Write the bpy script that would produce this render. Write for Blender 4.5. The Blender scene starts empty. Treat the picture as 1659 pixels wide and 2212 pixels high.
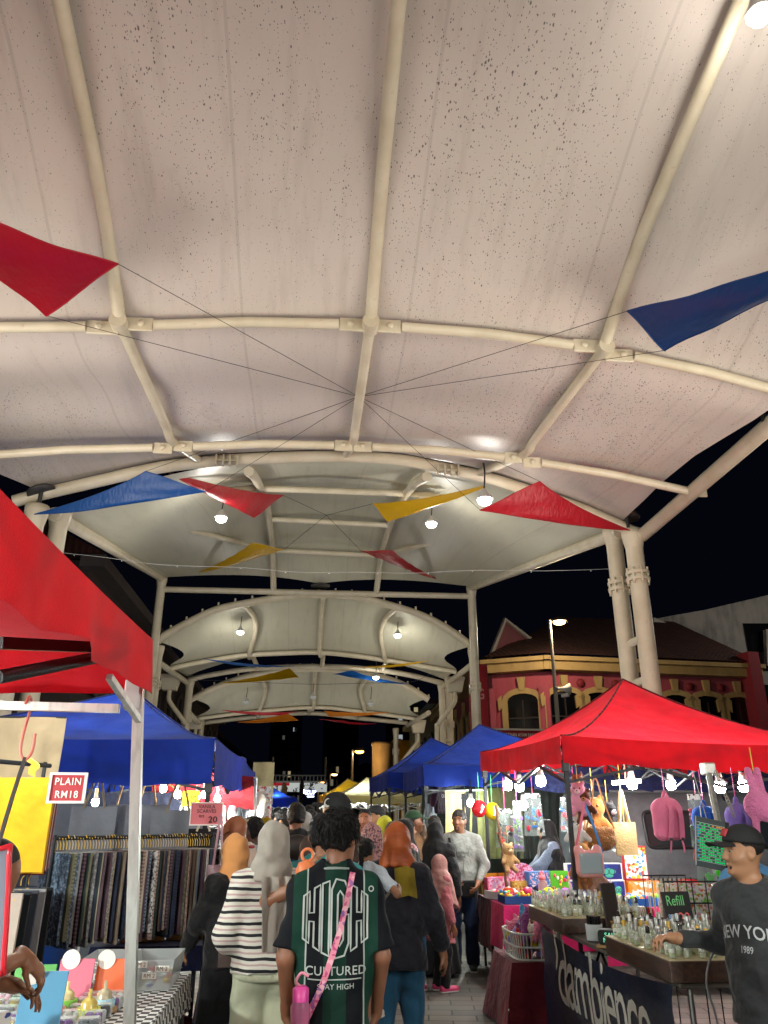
import bpy, math, random
import numpy as np
from mathutils import Vector, Matrix
from mathutils.bvhtree import BVHTree
R = math.radians
random.seed(7); RNG = np.random.RandomState(7)
SC = bpy.context.scene
COL = SC.collection
# ---------------------------------------------------------------- camera
FU, CU, CV = 1660.0, 829.5, 1106.0          # focal length and centre for a 1659 x 2212 view of the photo
CAMZ = 1.62
PITCH, YAW = R(21.74), R(5.16)
cam_d = bpy.data.cameras.new('camera'); cam = bpy.data.objects.new('camera', cam_d); COL.objects.link(cam)
cam_d.sensor_fit = 'VERTICAL'; cam_d.sensor_height = 24; cam_d.sensor_width = 18
cam_d.lens = 24 * FU / 2212; cam_d.clip_start = .05; cam_d.clip_end = 2000
cam.location = (0, 0, CAMZ); cam.rotation_euler = (math.pi/2 + PITCH, 0, -YAW)
SC.camera = cam
_fw = Vector((math.sin(YAW)*math.cos(PITCH), math.cos(YAW)*math.cos(PITCH), math.sin(PITCH)))
_rt = Vector((math.cos(YAW), -math.sin(YAW), 0)); _up = _rt.cross(_fw)
CAM = Vector((0, 0, CAMZ))
def P(u, v, Y=None, X=None, Z=None, D=None):
    """the point of the place seen at (u, v) on the plane Y / X / Z = const, or at axial depth D"""
    d = _fw*FU + _rt*(u-CU) - _up*(v-CV)
    if Y is not None: t = Y/d.y
    elif X is not None: t = X/d.x
    elif Z is not None: t = (Z-CAMZ)/d.z
    else: t = D/FU
    return CAM + d*t
def pix(p):
    q = Vector(p)-CAM; z = q.dot(_fw)
    return CU+FU*q.dot(_rt)/z, CV-FU*q.dot(_up)/z
# ---------------------------------------------------------------- materials
def lin(c):
    if isinstance(c, str):
        c = c.lstrip('#'); c = [int(c[i:i+2], 16)/255 for i in (0, 2, 4)]
        return tuple((x/12.92 if x <= .04045 else ((x+.055)/1.055)**2.4) for x in c)
    return tuple(c)
_MC = {}
class NT:
    """small node-tree helper"""
    def __init__(s, name):
        s.m = bpy.data.materials.new(name); s.m.use_nodes = True
        s.t = s.m.node_tree; s.b = s.t.nodes['Principled BSDF']; s.o = s.t.nodes['Material Output']
    def n(s, ty, inp=None, **kw):
        x = s.t.nodes.new(ty)
        for k, v in kw.items(): setattr(x, k, v)
        for k, v in (inp or {}).items():
            if isinstance(v, bpy.types.NodeSocket): s.t.links.new(v, x.inputs[k])
            else: x.inputs[k].default_value = v
        return x
    def l(s, a, b): s.t.links.new(a, b)
    def co(s, scale=(1, 1, 1), kind='Object', rot=(0, 0, 0)):
        tc = s.n('ShaderNodeTexCoord'); mp = s.n('ShaderNodeMapping', {'Vector': tc.outputs[kind]})
        mp.inputs['Scale'].default_value = scale; mp.inputs['Rotation'].default_value = rot
        return mp.outputs[0]
    def ramp(s, fac, stops, interp='LINEAR'):
        r = s.n('ShaderNodeValToRGB', {'Fac': fac}); e = r.color_ramp.elements; r.color_ramp.interpolation = interp
        while len(e) < len(stops): e.new(.5)
        for q, (p, c) in zip(e, stops):
            q.position = p; q.color = (*lin(c), 1) if not isinstance(c, (int, float)) else (c, c, c, 1)
        return r.outputs[0]
    def mix(s, fac, a, b, mode='MIX'):
        x = s.n('ShaderNodeMix', data_type='RGBA', blend_type=mode)
        for k, v in ((0, fac), (6, a), (7, b)):
            if isinstance(v, bpy.types.NodeSocket): s.l(v, x.inputs[k])
            else: x.inputs[k].default_value = v if k == 0 else ((*lin(v), 1) if isinstance(v, str) or len(v) == 3 else v)
        return x.outputs[2]
    def noise(s, vec, scale, detail=3, rough=.5):
        return s.n('ShaderNodeTexNoise', {'Vector': vec, 'Scale': scale, 'Detail': detail, 'Roughness': rough}).outputs[0]
    def math(s, op, a, b=0.0):
        x = s.n('ShaderNodeMath', operation=op)
        for i, v in enumerate((a, b)):
            if isinstance(v, bpy.types.NodeSocket): s.l(v, x.inputs[i])
            else: x.inputs[i].default_value = v
        return x.outputs[0]
    def bump(s, h, strength=.3, dist=.01):
        b = s.n('ShaderNodeBump', {'Height': h, 'Strength': strength, 'Distance': dist})
        s.l(b.outputs[0], s.b.inputs['Normal'])
    def base(s, c):
        if isinstance(c, bpy.types.NodeSocket): s.l(c, s.b.inputs['Base Color'])
        else: s.b.inputs['Base Color'].default_value = (*lin(c), 1)
    def set(s, **kw):
        for k, v in kw.items(): s.b.inputs[k.replace('_', ' ')].default_value = v
def M(c, rough=.6, metal=0, var=.0, vs=6, bump=0, bs=40, emit=0, spec=.5, coat=0, sheen=0):
    """plain paint / plastic / cloth with a little uneven tone"""
    key = (str(c), rough, metal, var, vs, bump, bs, emit, spec, coat, sheen)
    if key in _MC: return _MC[key]
    n = NT('paint'); n.set(Roughness=rough, Metallic=metal, Specular_IOR_Level=spec, Coat_Weight=coat, Sheen_Weight=sheen)
    if var:
        a = lin(c); f = n.noise(n.co(), vs, 4)
        d = tuple(max(0, x*(1-var)) for x in a); e = tuple(min(1, x*(1+var*.6)) for x in a)
        r = n.n('ShaderNodeMapRange', {0: f, 1: .3, 2: .7})
        n.base(n.mix(r.outputs[0], (*d, 1), (*e, 1)))
    else: n.base(c)
    if bump: n.bump(n.noise(n.co(), bs, 3), .5, bump)
    if emit:
        n.b.inputs['Emission Color'].default_value = (*lin(c), 1); n.b.inputs['Emission Strength'].default_value = emit
    _MC[key] = n.m; return n.m
def CLOTH(c, trans=.0, rough=.75, var=.16, fold=.011, fs=9, weave=True):
    """woven cloth; trans = share of light that shines through"""
    key = ('cloth', str(c), trans, rough, var, fold, fs)
    if key in _MC: return _MC[key]
    n = NT('cloth'); n.set(Roughness=rough, Sheen_Weight=.15, Specular_IOR_Level=.25)
    a = lin(c); co = n.co(); f = n.noise(co, 5, 4)
    r = n.n('ShaderNodeMapRange', {0: f, 1: .3, 2: .7}).outputs[0]
    colr = n.mix(r, (*[x*(1-var) for x in a], 1), (*[min(1, x*(1+var*.5)) for x in a], 1)); n.base(colr)
    h = n.math('ADD', n.noise(co, fs, 2), n.math('MULTIPLY', n.noise(co, 260, 1), .04)); n.bump(h, .6, fold*6)
    if trans:
        t = n.n('ShaderNodeBsdfTranslucent', {'Color': colr}); mx = n.n('ShaderNodeMixShader', {0: trans, 1: n.b.outputs[0], 2: t.outputs[0]})
        n.l(mx.outputs[0], n.o.inputs[0])
    _MC[key] = n.m; return n.m
def METAL(c='#b9bbb8', rough=.35, metal=.85):
    key = ('metal', c, rough, metal)
    if key in _MC: return _MC[key]
    n = NT('metal'); n.set(Metallic=metal); co = n.co((1, 1, .25)); f = n.noise(co, 30, 4)
    n.base(n.ramp(f, [(.25, tuple(x*.6 for x in lin(c))), (.55, c)]))
    rr = n.n('ShaderNodeMapRange', {0: f, 3: rough+.15, 4: rough-.05}); n.l(rr.outputs[0], n.b.inputs['Roughness'])
    _MC[key] = n.m; return n.m
def GLASS(c='#eef4ee', alpha=.35, rough=.03):
    key = ('glass', c, alpha, rough)
    if key in _MC: return _MC[key]
    n = NT('glass'); n.set(Roughness=rough, Specular_IOR_Level=.8); n.base(c)
    tr = n.n('ShaderNodeBsdfTransparent', {'Color': (*lin(c), 1)})
    lw = n.n('ShaderNodeLayerWeight', {'Blend': .35}); f = n.n('ShaderNodeMapRange', {0: lw.outputs['Facing'], 3: alpha, 4: .92}).outputs[0]
    mx = n.n('ShaderNodeMixShader', {0: f, 1: tr.outputs[0], 2: n.b.outputs[0]}); n.l(mx.outputs[0], n.o.inputs[0])
    _MC[key] = n.m; return n.m
def EMIT(c, s):
    key = ('emit', str(c), s)
    if key in _MC: return _MC[key]
    n = NT('glow'); e = n.n('ShaderNodeEmission', {'Color': (*lin(c), 1), 'Strength': s}); n.l(e.outputs[0], n.o.inputs[0])
    _MC[key] = n.m; return n.m
# ---------------------------------------------------------------- mesh building
def rotz(a): return Matrix.Rotation(a, 3, 'Z')
class MB:
    def __init__(s): s.v = []; s.f = []; s.m = []; s.s = []
    def add(s, vs, fs, mi=0, sm=False):
        o = len(s.v); s.v.extend(tuple(p) for p in vs)
        for f in fs: s.f.append(tuple(i+o for i in f)); s.m.append(mi); s.s.append(sm)
        return s
    def box(s, c, sz, rot=None, mi=0, bev=0):
        c = Vector(c); hx, hy, hz = sz[0]/2, sz[1]/2, sz[2]/2
        if bev:
            b = min(bev, hx*.9, hy*.9, hz*.9); vs = []; ix = {}
            for sx in (-1, 1):
                for sy in (-1, 1):
                    for sz_ in (-1, 1):
                        for ax in range(3):
                            h = [hx-b, hy-b, hz-b]; h[ax] += b
                            ix[sx, sy, sz_, ax] = len(vs); vs.append(Vector((sx*h[0], sy*h[1], sz_*h[2])))
            fs = []
            S = (-1, 1)
            for a in S:
                fs.append([ix[a, q[0], q[1], 0] for q in ((-1, -1), (1, -1), (1, 1), (-1, 1))][::a])
                fs.append([ix[q[0], a, q[1], 1] for q in ((-1, -1), (-1, 1), (1, 1), (1, -1))][::a])
                fs.append([ix[q[0], q[1], a, 2] for q in ((-1, -1), (1, -1), (1, 1), (-1, 1))][::a])
            for a in S:
                for b_ in S:
                    fs.append([ix[a, b_, -1, 0], ix[a, b_, -1, 1], ix[a, b_, 1, 1], ix[a, b_, 1, 0]][::-a*b_])
                    fs.append([ix[a, -1, b_, 0], ix[a, -1, b_, 2], ix[a, 1, b_, 2], ix[a, 1, b_, 0]][::a*b_])
                    fs.append([ix[-1, a, b_, 1], ix[-1, a, b_, 2], ix[1, a, b_, 2], ix[1, a, b_, 1]][::-a*b_])
            for a in S:
                for b_ in S:
                    for d in S: fs.append([ix[a, b_, d, 0], ix[a, b_, d, 1], ix[a, b_, d, 2]][::a*b_*d])
            for q, f in enumerate(fs):
                g = [vs[i] for i in f]; nn = (g[1]-g[0]).cross(g[2]-g[1])
                if nn.dot(sum(g, Vector())) < 0: fs[q] = f[::-1]
        else:
            vs = [Vector((x*hx, y*hy, z*hz)) for x in (-1, 1) for y in (-1, 1) for z in (-1, 1)]
            fs = [(0, 1, 3, 2), (4, 6, 7, 5), (0, 4, 5, 1), (2, 3, 7, 6), (0, 2, 6, 4), (1, 5, 7, 3)]
        if rot is not None: vs = [rot @ p for p in vs]
        return s.add([p+c for p in vs], fs, mi)
    def tube(s, pts, r, n=8, mi=0, caps=True, sm=True):
        pts = [Vector(p) for p in pts]; k = len(pts); rs = r if isinstance(r, (list, tuple)) else [r]*k
        vs = []; prev = None
        for i, p in enumerate(pts):
            t = (pts[min(i+1, k-1)]-pts[max(i-1, 0)]).normalized()
            if prev is None:
                a = Vector((0, 0, 1)) if abs(t.z) < .9 else Vector((1, 0, 0)); x = t.cross(a).normalized()
            else: x = (prev-t*prev.dot(t)).normalized()
            prev = x; y = t.cross(x)
            for j in range(n):
                an = 2*math.pi*(j+.5)/n; vs.append(p+(x*math.cos(an)+y*math.sin(an))*rs[i])
        fs = [(i*n+j, i*n+(j+1) % n, (i+1)*n+(j+1) % n, (i+1)*n+j) for i in range(k-1) for j in range(n)]
        s.add(vs, fs, mi, sm and n > 4)
        if caps: s.add(vs[:n], [tuple(range(n))[::-1]], mi); s.add(vs[-n:], [tuple(range(n))], mi)
        return s
    def lathe(s, c, prof, n=12, mi=0, rot=None, sm=True):
        c = Vector(c); vs = []
        for r, z in prof:
            for j in range(n):
                a = 2*math.pi*j/n; p = Vector((r*math.cos(a), r*math.sin(a), z))
                vs.append((rot @ p if rot is not None else p)+c)
        k = len(prof); fs = [(i*n+j, i*n+(j+1) % n, (i+1)*n+(j+1) % n, (i+1)*n+j) for i in range(k-1) for j in range(n)]
        s.add(vs, fs, mi, sm)
        if prof[0][0] > 1e-4: s.add(vs[:n], [tuple(range(n))[::-1]], mi)
        if prof[-1][0] > 1e-4: s.add(vs[-n:], [tuple(range(n))], mi)
        return s
    def grid(s, pts, mi=0, sm=True, thick=0):
        """pts[i][j] -> a sheet (optionally with thickness along its normals)"""
        A = np.array([[tuple(p) for p in row] for row in pts], float); a, b = A.shape[:2]
        F = lambda o: [(o+i*b+j, o+i*b+j+1, o+(i+1)*b+j+1, o+(i+1)*b+j) for i in range(a-1) for j in range(b-1)]
        if not thick: return s.add(A.reshape(-1, 3), F(0), mi, sm)
        du = np.gradient(A, axis=0); dv = np.gradient(A, axis=1); N = np.cross(dv, du)
        N /= np.linalg.norm(N, axis=2, keepdims=True)+1e-12
        B = A-N*thick; s.add(np.concatenate([A.reshape(-1, 3), B.reshape(-1, 3)]), F(0)+[f[::-1] for f in F(a*b)], mi, sm)
        e = [(0, j) for j in range(b)]+[(i, b-1) for i in range(1, a)]+[(a-1, j) for j in range(b-2, -1, -1)]+[(i, 0) for i in range(a-2, -1, -1)]
        vs = [A[i, j] for i, j in e]+[B[i, j] for i, j in e]; m = len(e)
        return s.add(vs, [(k, k+m, (k+1) % m if k+1 < m else 0, 0) if False else (k+1, k, k+m, k+1+m) for k in range(m-1)], mi)
    def prism(s, poly, o, ax, ay, depth, mi=0):
        """flat outline poly[(a,b)] in the frame (o, ax, ay), thickened by depth along ax x ay"""
        o, ax, ay = Vector(o), Vector(ax), Vector(ay); nz = ax.cross(ay).normalized()*depth
        ar = sum(poly[i][0]*poly[(i+1) % len(poly)][1]-poly[(i+1) % len(poly)][0]*poly[i][1] for i in range(len(poly)))
        if ar < 0: poly = poly[::-1]
        a = [o+ax*x+ay*y for x, y in poly]; n = len(a)
        s.add(a+[p+nz for p in a], [tuple(range(n))[::-1], tuple(range(n, 2*n))]+[(i, (i+1) % n, n+(i+1) % n, n+i) for i in range(n)], mi)
        return s
    def ell(s, c, r, rot=None, nu=14, nv=8, mi=0):
        c = Vector(c); r = (r, r, r) if isinstance(r, (int, float)) else r; vs = []
        for i in range(nv+1):
            th = math.pi*i/nv
            for j in range(nu):
                a = 2*math.pi*j/nu; p = Vector((r[0]*math.sin(th)*math.cos(a), r[1]*math.sin(th)*math.sin(a), r[2]*math.cos(th)))
                vs.append((rot @ p if rot is not None else p)+c)
        return s.add(vs, [(i*nu+j, (i+1)*nu+j, (i+1)*nu+(j+1) % nu, i*nu+(j+1) % nu) for i in range(nv) for j in range(nu)], mi, True)
    def text(s, string, o, ax, ay, size, mi=0, align='CENTER', xs=1., off=0., depth=0, cut=None, sp=1.):
        V, F = textmesh(string, align, off, sp)
        o, ax, ay = Vector(o), Vector(ax).normalized(), Vector(ay).normalized(); nz = ax.cross(ay).normalized()*.0015
        return s.add([o+ax*(x*size*xs)+ay*(y*size)+nz for x, y in V], F, mi)
    def data(s, name, mats):
        me = bpy.data.meshes.new(name); me.from_pydata([tuple(p) for p in s.v], [], s.f)
        for m in (mats if isinstance(mats, (list, tuple)) else [mats]): me.materials.append(m)
        if s.f:
            me.polygons.foreach_set('material_index', s.m); me.polygons.foreach_set('use_smooth', s.s)
        me.update(); return me
    def build(s, name, mats, parent=None, bevel=0):
        o = bpy.data.objects.new(name, s.data(name, mats)); COL.objects.link(o)
        if parent is not None: o.parent = parent
        return o
_TC = {}
def textmesh(string, align='CENTER', off=0., sp=1.):
    key = (string, align, off, sp)
    if key not in _TC:
        cu = bpy.data.curves.new('lettering', 'FONT'); cu.body = string; cu.align_x = align; cu.align_y = 'CENTER'
        cu.offset = off; cu.resolution_u = 3; cu.space_character = sp
        ob = bpy.data.objects.new('lettering', cu); COL.objects.link(ob)
        dg = bpy.context.evaluated_depsgraph_get(); dg.update(); me = ob.evaluated_get(dg).to_mesh()
        _TC[key] = ([(v.co.x, v.co.y) for v in me.vertices], [tuple(p.vertices) for p in me.polygons])
        bpy.data.objects.remove(ob); bpy.data.curves.remove(cu)
    return _TC[key]
# ---------------------------------------------------------------- things
_LB = {}
def tag(o, label, cat, group=None, kind=None):
    o['label'] = label; o['category'] = cat
    if group: o['group'] = group
    if kind: o['kind'] = kind
    _LB.setdefault(label, []).append((o.name, group))
    return o
def thing(name, label, cat, loc=(0, 0, 0), rz=0, group=None):
    o = bpy.data.objects.new(name, None); COL.objects.link(o); o.empty_display_size = .1
    o.location = loc; o.rotation_euler = (0, 0, rz)
    return tag(o, label, cat, group)
def struct(o): o['kind'] = 'structure'; return o
def dup(root, label, loc=None, rz=None, scale=None, group=None, mats=None):
    """copy a thing with its parts and their sub-parts; mats maps a part's name to its own material"""
    def cp(o, par):
        c = o.copy(); COL.objects.link(c)
        if par is not None: c.parent = par
        k = o.name.split('.')[0]
        if mats and k in mats and o.type == 'MESH':
            c.data = o.data.copy(); c.data.materials.clear(); c.data.materials.append(mats[k])
        for ch in o.children: cp(ch, c)
        return c
    r = cp(root, None)
    if loc is not None: r.location = loc
    if rz is not None: r.rotation_euler = (0, 0, rz) if isinstance(rz, (int, float)) else rz
    if scale is not None: r.scale = (scale,)*3 if isinstance(scale, (int, float)) else scale
    return tag(r, label, root['category'], group or root.get('group'))
def lamp(loc, w, col=(1, .95, .88), rad=.03, name='bulb_light'):
    d = bpy.data.lights.new(name, 'POINT'); d.energy = w; d.color = col; d.shadow_soft_size = rad
    o = bpy.data.objects.new(name, d); COL.objects.link(o); o.location = loc; return o
def cr(pts, n):
    """Catmull-Rom through pts, n samples per span"""
    p = [np.array(tuple(q), float) for q in pts]; p = [2*p[0]-p[1]]+p+[2*p[-1]-p[-2]]; out = []
    for i in range(1, len(p)-2):
        for k in range(n):
            t = k/n; out.append(.5*((2*p[i])+(-p[i-1]+p[i+1])*t+(2*p[i-1]-5*p[i]+4*p[i+1]-p[i+2])*t*t+(-p[i-1]+3*p[i]-3*p[i+1]+p[i+2])*t**3))
    out.append(p[-2]); return [Vector(q) for q in out]
def resample(pts, n):
    A = np.array([tuple(p) for p in pts]); d = np.r_[0, np.cumsum(np.linalg.norm(np.diff(A, axis=0), axis=1))]
    t = np.linspace(0, d[-1], n); return [Vector((np.interp(x, d, A[:, 0]), np.interp(x, d, A[:, 1]), np.interp(x, d, A[:, 2]))) for x in t]
# ---------------------------------------------------------------- soft bodies: a distance field turned into one smooth mesh
class Fld:
    def __init__(s, lo, hi, res):
        s.lo = np.array(lo, np.float32); s.res = res
        s.n = np.ceil((np.array(hi)-s.lo)/res).astype(int)+2
        s.ax = [s.lo[i]+res*np.arange(s.n[i], dtype=np.float32) for i in range(3)]
        s.d = np.full(s.n, 1., np.float32)
    def blk(s, lo, hi):
        a = np.clip(((np.array(lo)-s.lo)/s.res).astype(int), 0, s.n-1); b = np.clip(((np.array(hi)-s.lo)/s.res).astype(int)+2, 1, s.n)
        b = np.maximum(b, a+1)
        return tuple(slice(x, y) for x, y in zip(a, b)), [s.ax[i][a[i]:b[i]].reshape([-1 if j == i else 1 for j in range(3)]) for i in range(3)]
    def put(s, sl, q, k, op):
        d = s.d[sl]
        if op == 'u': h = np.maximum(k-np.abs(d-q), 0)/k; s.d[sl] = np.minimum(d, q)-h*h*k/4
        elif op == 's': q = -q; h = np.maximum(k-np.abs(d-q), 0)/k; s.d[sl] = np.maximum(d, q)+h*h*k/4
    def cap(s, a, b, ra, rb=None, k=.03, op='u', sq=None):
        """tapered limb from a to b; sq=(sx,sy,sz) flattens it"""
        rb = ra if rb is None else rb; a = np.array(tuple(a), float); b = np.array(tuple(b), float); m = max(ra, rb)*1.3+k+2*s.res
        if sq: m *= max(1, 1/min(sq))
        sl, (x, y, z) = s.blk(np.minimum(a, b)-m, np.maximum(a, b)+m)
        ab = b-a; L = float(ab@ab)+1e-9; t = np.clip(((x-a[0])*ab[0]+(y-a[1])*ab[1]+(z-a[2])*ab[2])/L, 0, 1)
        dx, dy, dz = x-a[0]-t*ab[0], y-a[1]-t*ab[1], z-a[2]-t*ab[2]
        if sq: dx, dy, dz = dx*sq[0], dy*sq[1], dz*sq[2]
        s.put(sl, np.sqrt(dx*dx+dy*dy+dz*dz)-(ra+(rb-ra)*t), k, op); return s
    def ell(s, c, r, rot=None, k=.03, op='u'):
        c = np.array(tuple(c), float); r = np.array(r, float); m = max(r)+k+2*s.res
        sl, (x, y, z) = s.blk(c-m, c+m); x, y, z = x-c[0], y-c[1], z-c[2]
        if rot is not None: q = np.array(rot.transposed()); x, y, z = (q[i][0]*x+q[i][1]*y+q[i][2]*z for i in range(3))
        k0 = np.sqrt((x/r[0])**2+(y/r[1])**2+(z/r[2])**2); k1 = np.sqrt((x/r[0]**2)**2+(y/r[1]**2)**2+(z/r[2]**2)**2)
        s.put(sl, (k0*(k0-1)/(k1+1e-6)).astype(np.float32), k, op); return s
    def rbox(s, c, h, rd, rot=None, k=.02, op='u'):
        c = np.array(tuple(c), float); m = float(np.linalg.norm(h))+rd+k+2*s.res
        sl, (x, y, z) = s.blk(c-m, c+m); x, y, z = x-c[0], y-c[1], z-c[2]
        if rot is not None: q = np.array(rot.transposed()); x, y, z = (q[i][0]*x+q[i][1]*y+q[i][2]*z for i in range(3))
        qx, qy, qz = np.abs(x)-(h[0]-rd), np.abs(y)-(h[1]-rd), np.abs(z)-(h[2]-rd)
        q = np.sqrt(np.maximum(qx, 0)**2+np.maximum(qy, 0)**2+np.maximum(qz, 0)**2)+np.minimum(np.maximum(qx, np.maximum(qy, qz)), 0)-rd
        s.put(sl, q, k, op); return s
    def cut(s, p, nrm, lo=None, hi=None, k=.006):
        """keep the side opposite to nrm"""
        nrm = np.array(tuple(nrm), float); nrm /= np.linalg.norm(nrm); p = np.array(tuple(p))
        sl, (x, y, z) = s.blk(lo if lo is not None else s.lo, hi if hi is not None else s.lo+s.n*s.res)
        q = (x-p[0])*nrm[0]+(y-p[1])*nrm[1]+(z-p[2])*nrm[2]; d = s.d[sl]
        h = np.maximum(k-np.abs(d-q), 0)/k; s.d[sl] = np.maximum(d, q)+h*h*k/4; return s
    def xyz(s): return [s.ax[i].reshape([-1 if j == i else 1 for j in range(3)]) for i in range(3)]
    def folds(s, amp, fx=23, fy=19, fz=31, seed=0):
        x, y, z = s.xyz(); a = seed*1.7
        w = np.sin(fx*x+9*z+2.1*np.sin(13*z+a)+a)*np.sin(fz*z+7*y+3*np.sin(8*x+a)+2*a)+.6*np.sin(fy*y*1.6+fz*.7*z-11*x+a*3)
        s.d += (amp*w*.6*(np.abs(s.d) < .15)).astype(np.float32); return s
    def mesh(s):
        d = s.d; n = d.shape; ins = d < 0
        c = np.zeros([k-1 for k in n], np.int8)
        for i in (0, 1):
            for j in (0, 1):
                for k in (0, 1): c += ins[i:n[0]-1+i, j:n[1]-1+j, k:n[2]-1+k]
        act = (c > 0) & (c < 8); I, J, K = np.nonzero(act); idx = np.full(act.shape, -1, np.int64); idx[I, J, K] = np.arange(len(I))
        acc = np.zeros((len(I), 3)); cnt = np.zeros(len(I))
        cs = [(i, j, k) for i in (0, 1) for j in (0, 1) for k in (0, 1)]
        val = {q: d[I+q[0], J+q[1], K+q[2]].astype(float) for q in cs}
        for a in cs:
            for ax in range(3):
                if a[ax]: continue
                b = list(a); b[ax] = 1; b = tuple(b); va, vb = val[a], val[b]; x = (va < 0) != (vb < 0)
                t = np.where(x, va/(va-vb+1e-12*(va == vb)), 0)
                for m in range(3): acc[:, m] += np.where(x, a[m]+(t if m == ax else 0), 0)
                cnt += x
        V = s.lo+s.res*(np.stack([I, J, K], 1)+acc/cnt[:, None]); Fs = []
        for ax in range(3):
            sl0 = [slice(None)]*3; sl1 = [slice(None)]*3; sl0[ax] = slice(0, -1); sl1[ax] = slice(1, None)
            A, B = ins[tuple(sl0)], ins[tuple(sl1)]; o1, o2 = [q for q in range(3) if q != ax]
            ch = A != B; sl = [slice(None)]*3; sl[o1] = slice(1, -1); sl[o2] = slice(1, -1); g = np.nonzero(ch[tuple(sl)])
            g = [g[q]+(1 if q in (o1, o2) else 0) for q in range(3)]
            def cell(da, db):
                q = list(g); q[o1] = q[o1]-da; q[o2] = q[o2]-db; return idx[q[0], q[1], q[2]]
            quad = np.stack([cell(1, 1), cell(0, 1), cell(0, 0), cell(1, 0)], 1)
            fl = A[g[0], g[1], g[2]]
            if ax == 1: fl = ~fl
            quad[~fl] = quad[~fl][:, ::-1]; Fs.append(quad)
        Fq = np.concatenate(Fs); return V, Fq[(Fq >= 0).all(1)]
    def build(s, name, mats, parent=None, decimate=0):
        V, Q = s.mesh(); me = bpy.data.meshes.new(name)
        me.vertices.add(len(V)); me.vertices.foreach_set('co', V.astype(np.float32).ravel())
        me.loops.add(Q.size); me.loops.foreach_set('vertex_index', Q.ravel().astype(np.int32))
        me.polygons.add(len(Q)); me.polygons.foreach_set('loop_start', np.arange(0, Q.size, 4, dtype=np.int32))
        me.polygons.foreach_set('use_smooth', np.ones(len(Q), bool))
        me.update(calc_edges=True); me.validate()
        for m in (mats if isinstance(mats, (list, tuple)) else [mats]): me.materials.append(m)
        o = bpy.data.objects.new(name, me); COL.objects.link(o)
        if parent is not None: o.parent = parent
        return o
def bvh(o):
    me = o.data; return BVHTree.FromPolygons([v.co.copy() for v in me.vertices], [tuple(p.vertices) for p in me.polygons])
# ---------------------------------------------------------------- people (template 1.70 m tall, facing +Y, scaled by the root)
SKIN = {}
def skin(c):
    if c not in SKIN:
        n = NT('skin'); n.set(Roughness=.5, Subsurface_Weight=.08, Subsurface_Radius=(.02, .008, .004)); f = n.noise(n.co(), 12, 4); a = lin(c)
        n.base(n.mix(f, (*[x*.8 for x in a], 1), (*[min(1, x*1.12) for x in a], 1))); SKIN[c] = n.m
    return SKIN[c]
def HAIR(c='#0d0b0b'):
    key = ('hair', c)
    if key not in _MC:
        n = NT('hair'); n.set(Roughness=.55, Specular_IOR_Level=.25); co = n.co((1, 1, .3)); f = n.noise(co, 70, 4, .7); a = lin(c)
        n.base(n.ramp(f, [(.3, tuple(x*.5 for x in a)), (.7, tuple(x*1.9 for x in a))])); n.bump(f, .9, .02); _MC[key] = n.m
    return _MC[key]
def ik(S, W, pole, l1=.29, l2=.265):
    S, W = Vector(S), Vector(W); d = W-S; L = d.length
    if L > (l1+l2)*.995: W = S+d*((l1+l2)*.995/L); d = W-S; L = d.length
    a = (l1*l1-l2*l2+L*L)/(2*L); h = math.sqrt(max(l1*l1-a*a, 0)); u = d/L; p = Vector(pole); p = (p-u*p.dot(u)).normalized()
    return S+u*a+p*h, W
def hand(F, W, d, nrm, side, curl=(.5, .5, .55, .6), thumb=.5, rf=.0088, k=.005):
    """palm, four unequal fingers bent towards the palm normal, and a thumb from the palm's side"""
    d = Vector(d).normalized(); nrm = Vector(nrm); nrm = (nrm-d*nrm.dot(d)).normalized(); w = d.cross(nrm).normalized()*side
    W = Vector(W); F.cap(W-d*.02, W+d*.03, .027, .03, k=.02)
    ln = (.071, .08, .074, .058)
    for i in range(4):
        o = (i-1.5)*.0195; kn = W+d*(.092-abs(i-1.2)*.005)-w*o
        F.cap(W+d*.025-w*o*.75, kn, .0145, .0115, k=.014)
        p = kn; a = 0
        for j, q in enumerate((.45, .32, .25)):
            a += curl[i]*(.8, 1.1, .8)[j]; t = d*math.cos(a)+nrm*math.sin(a)-w*(o*1.4); t.normalize(); e = p+t*ln[i]*q*1.12
            F.cap(p, e, rf*(1.08-.1*j), rf*(1-.1*j), k=k); p = e
    b = W+d*.025+w*.026; t1 = (d*.65+w*.75+nrm*.35).normalized(); m = b+t1*.04; t2 = (d+w*(.3-.5*thumb)+nrm*thumb).normalized()
    F.cap(b-w*.01, m, .0155, .0125, k=.012); F.cap(m, m+t2*.05, .0115, .009, k=k)
class Person: pass
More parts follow.
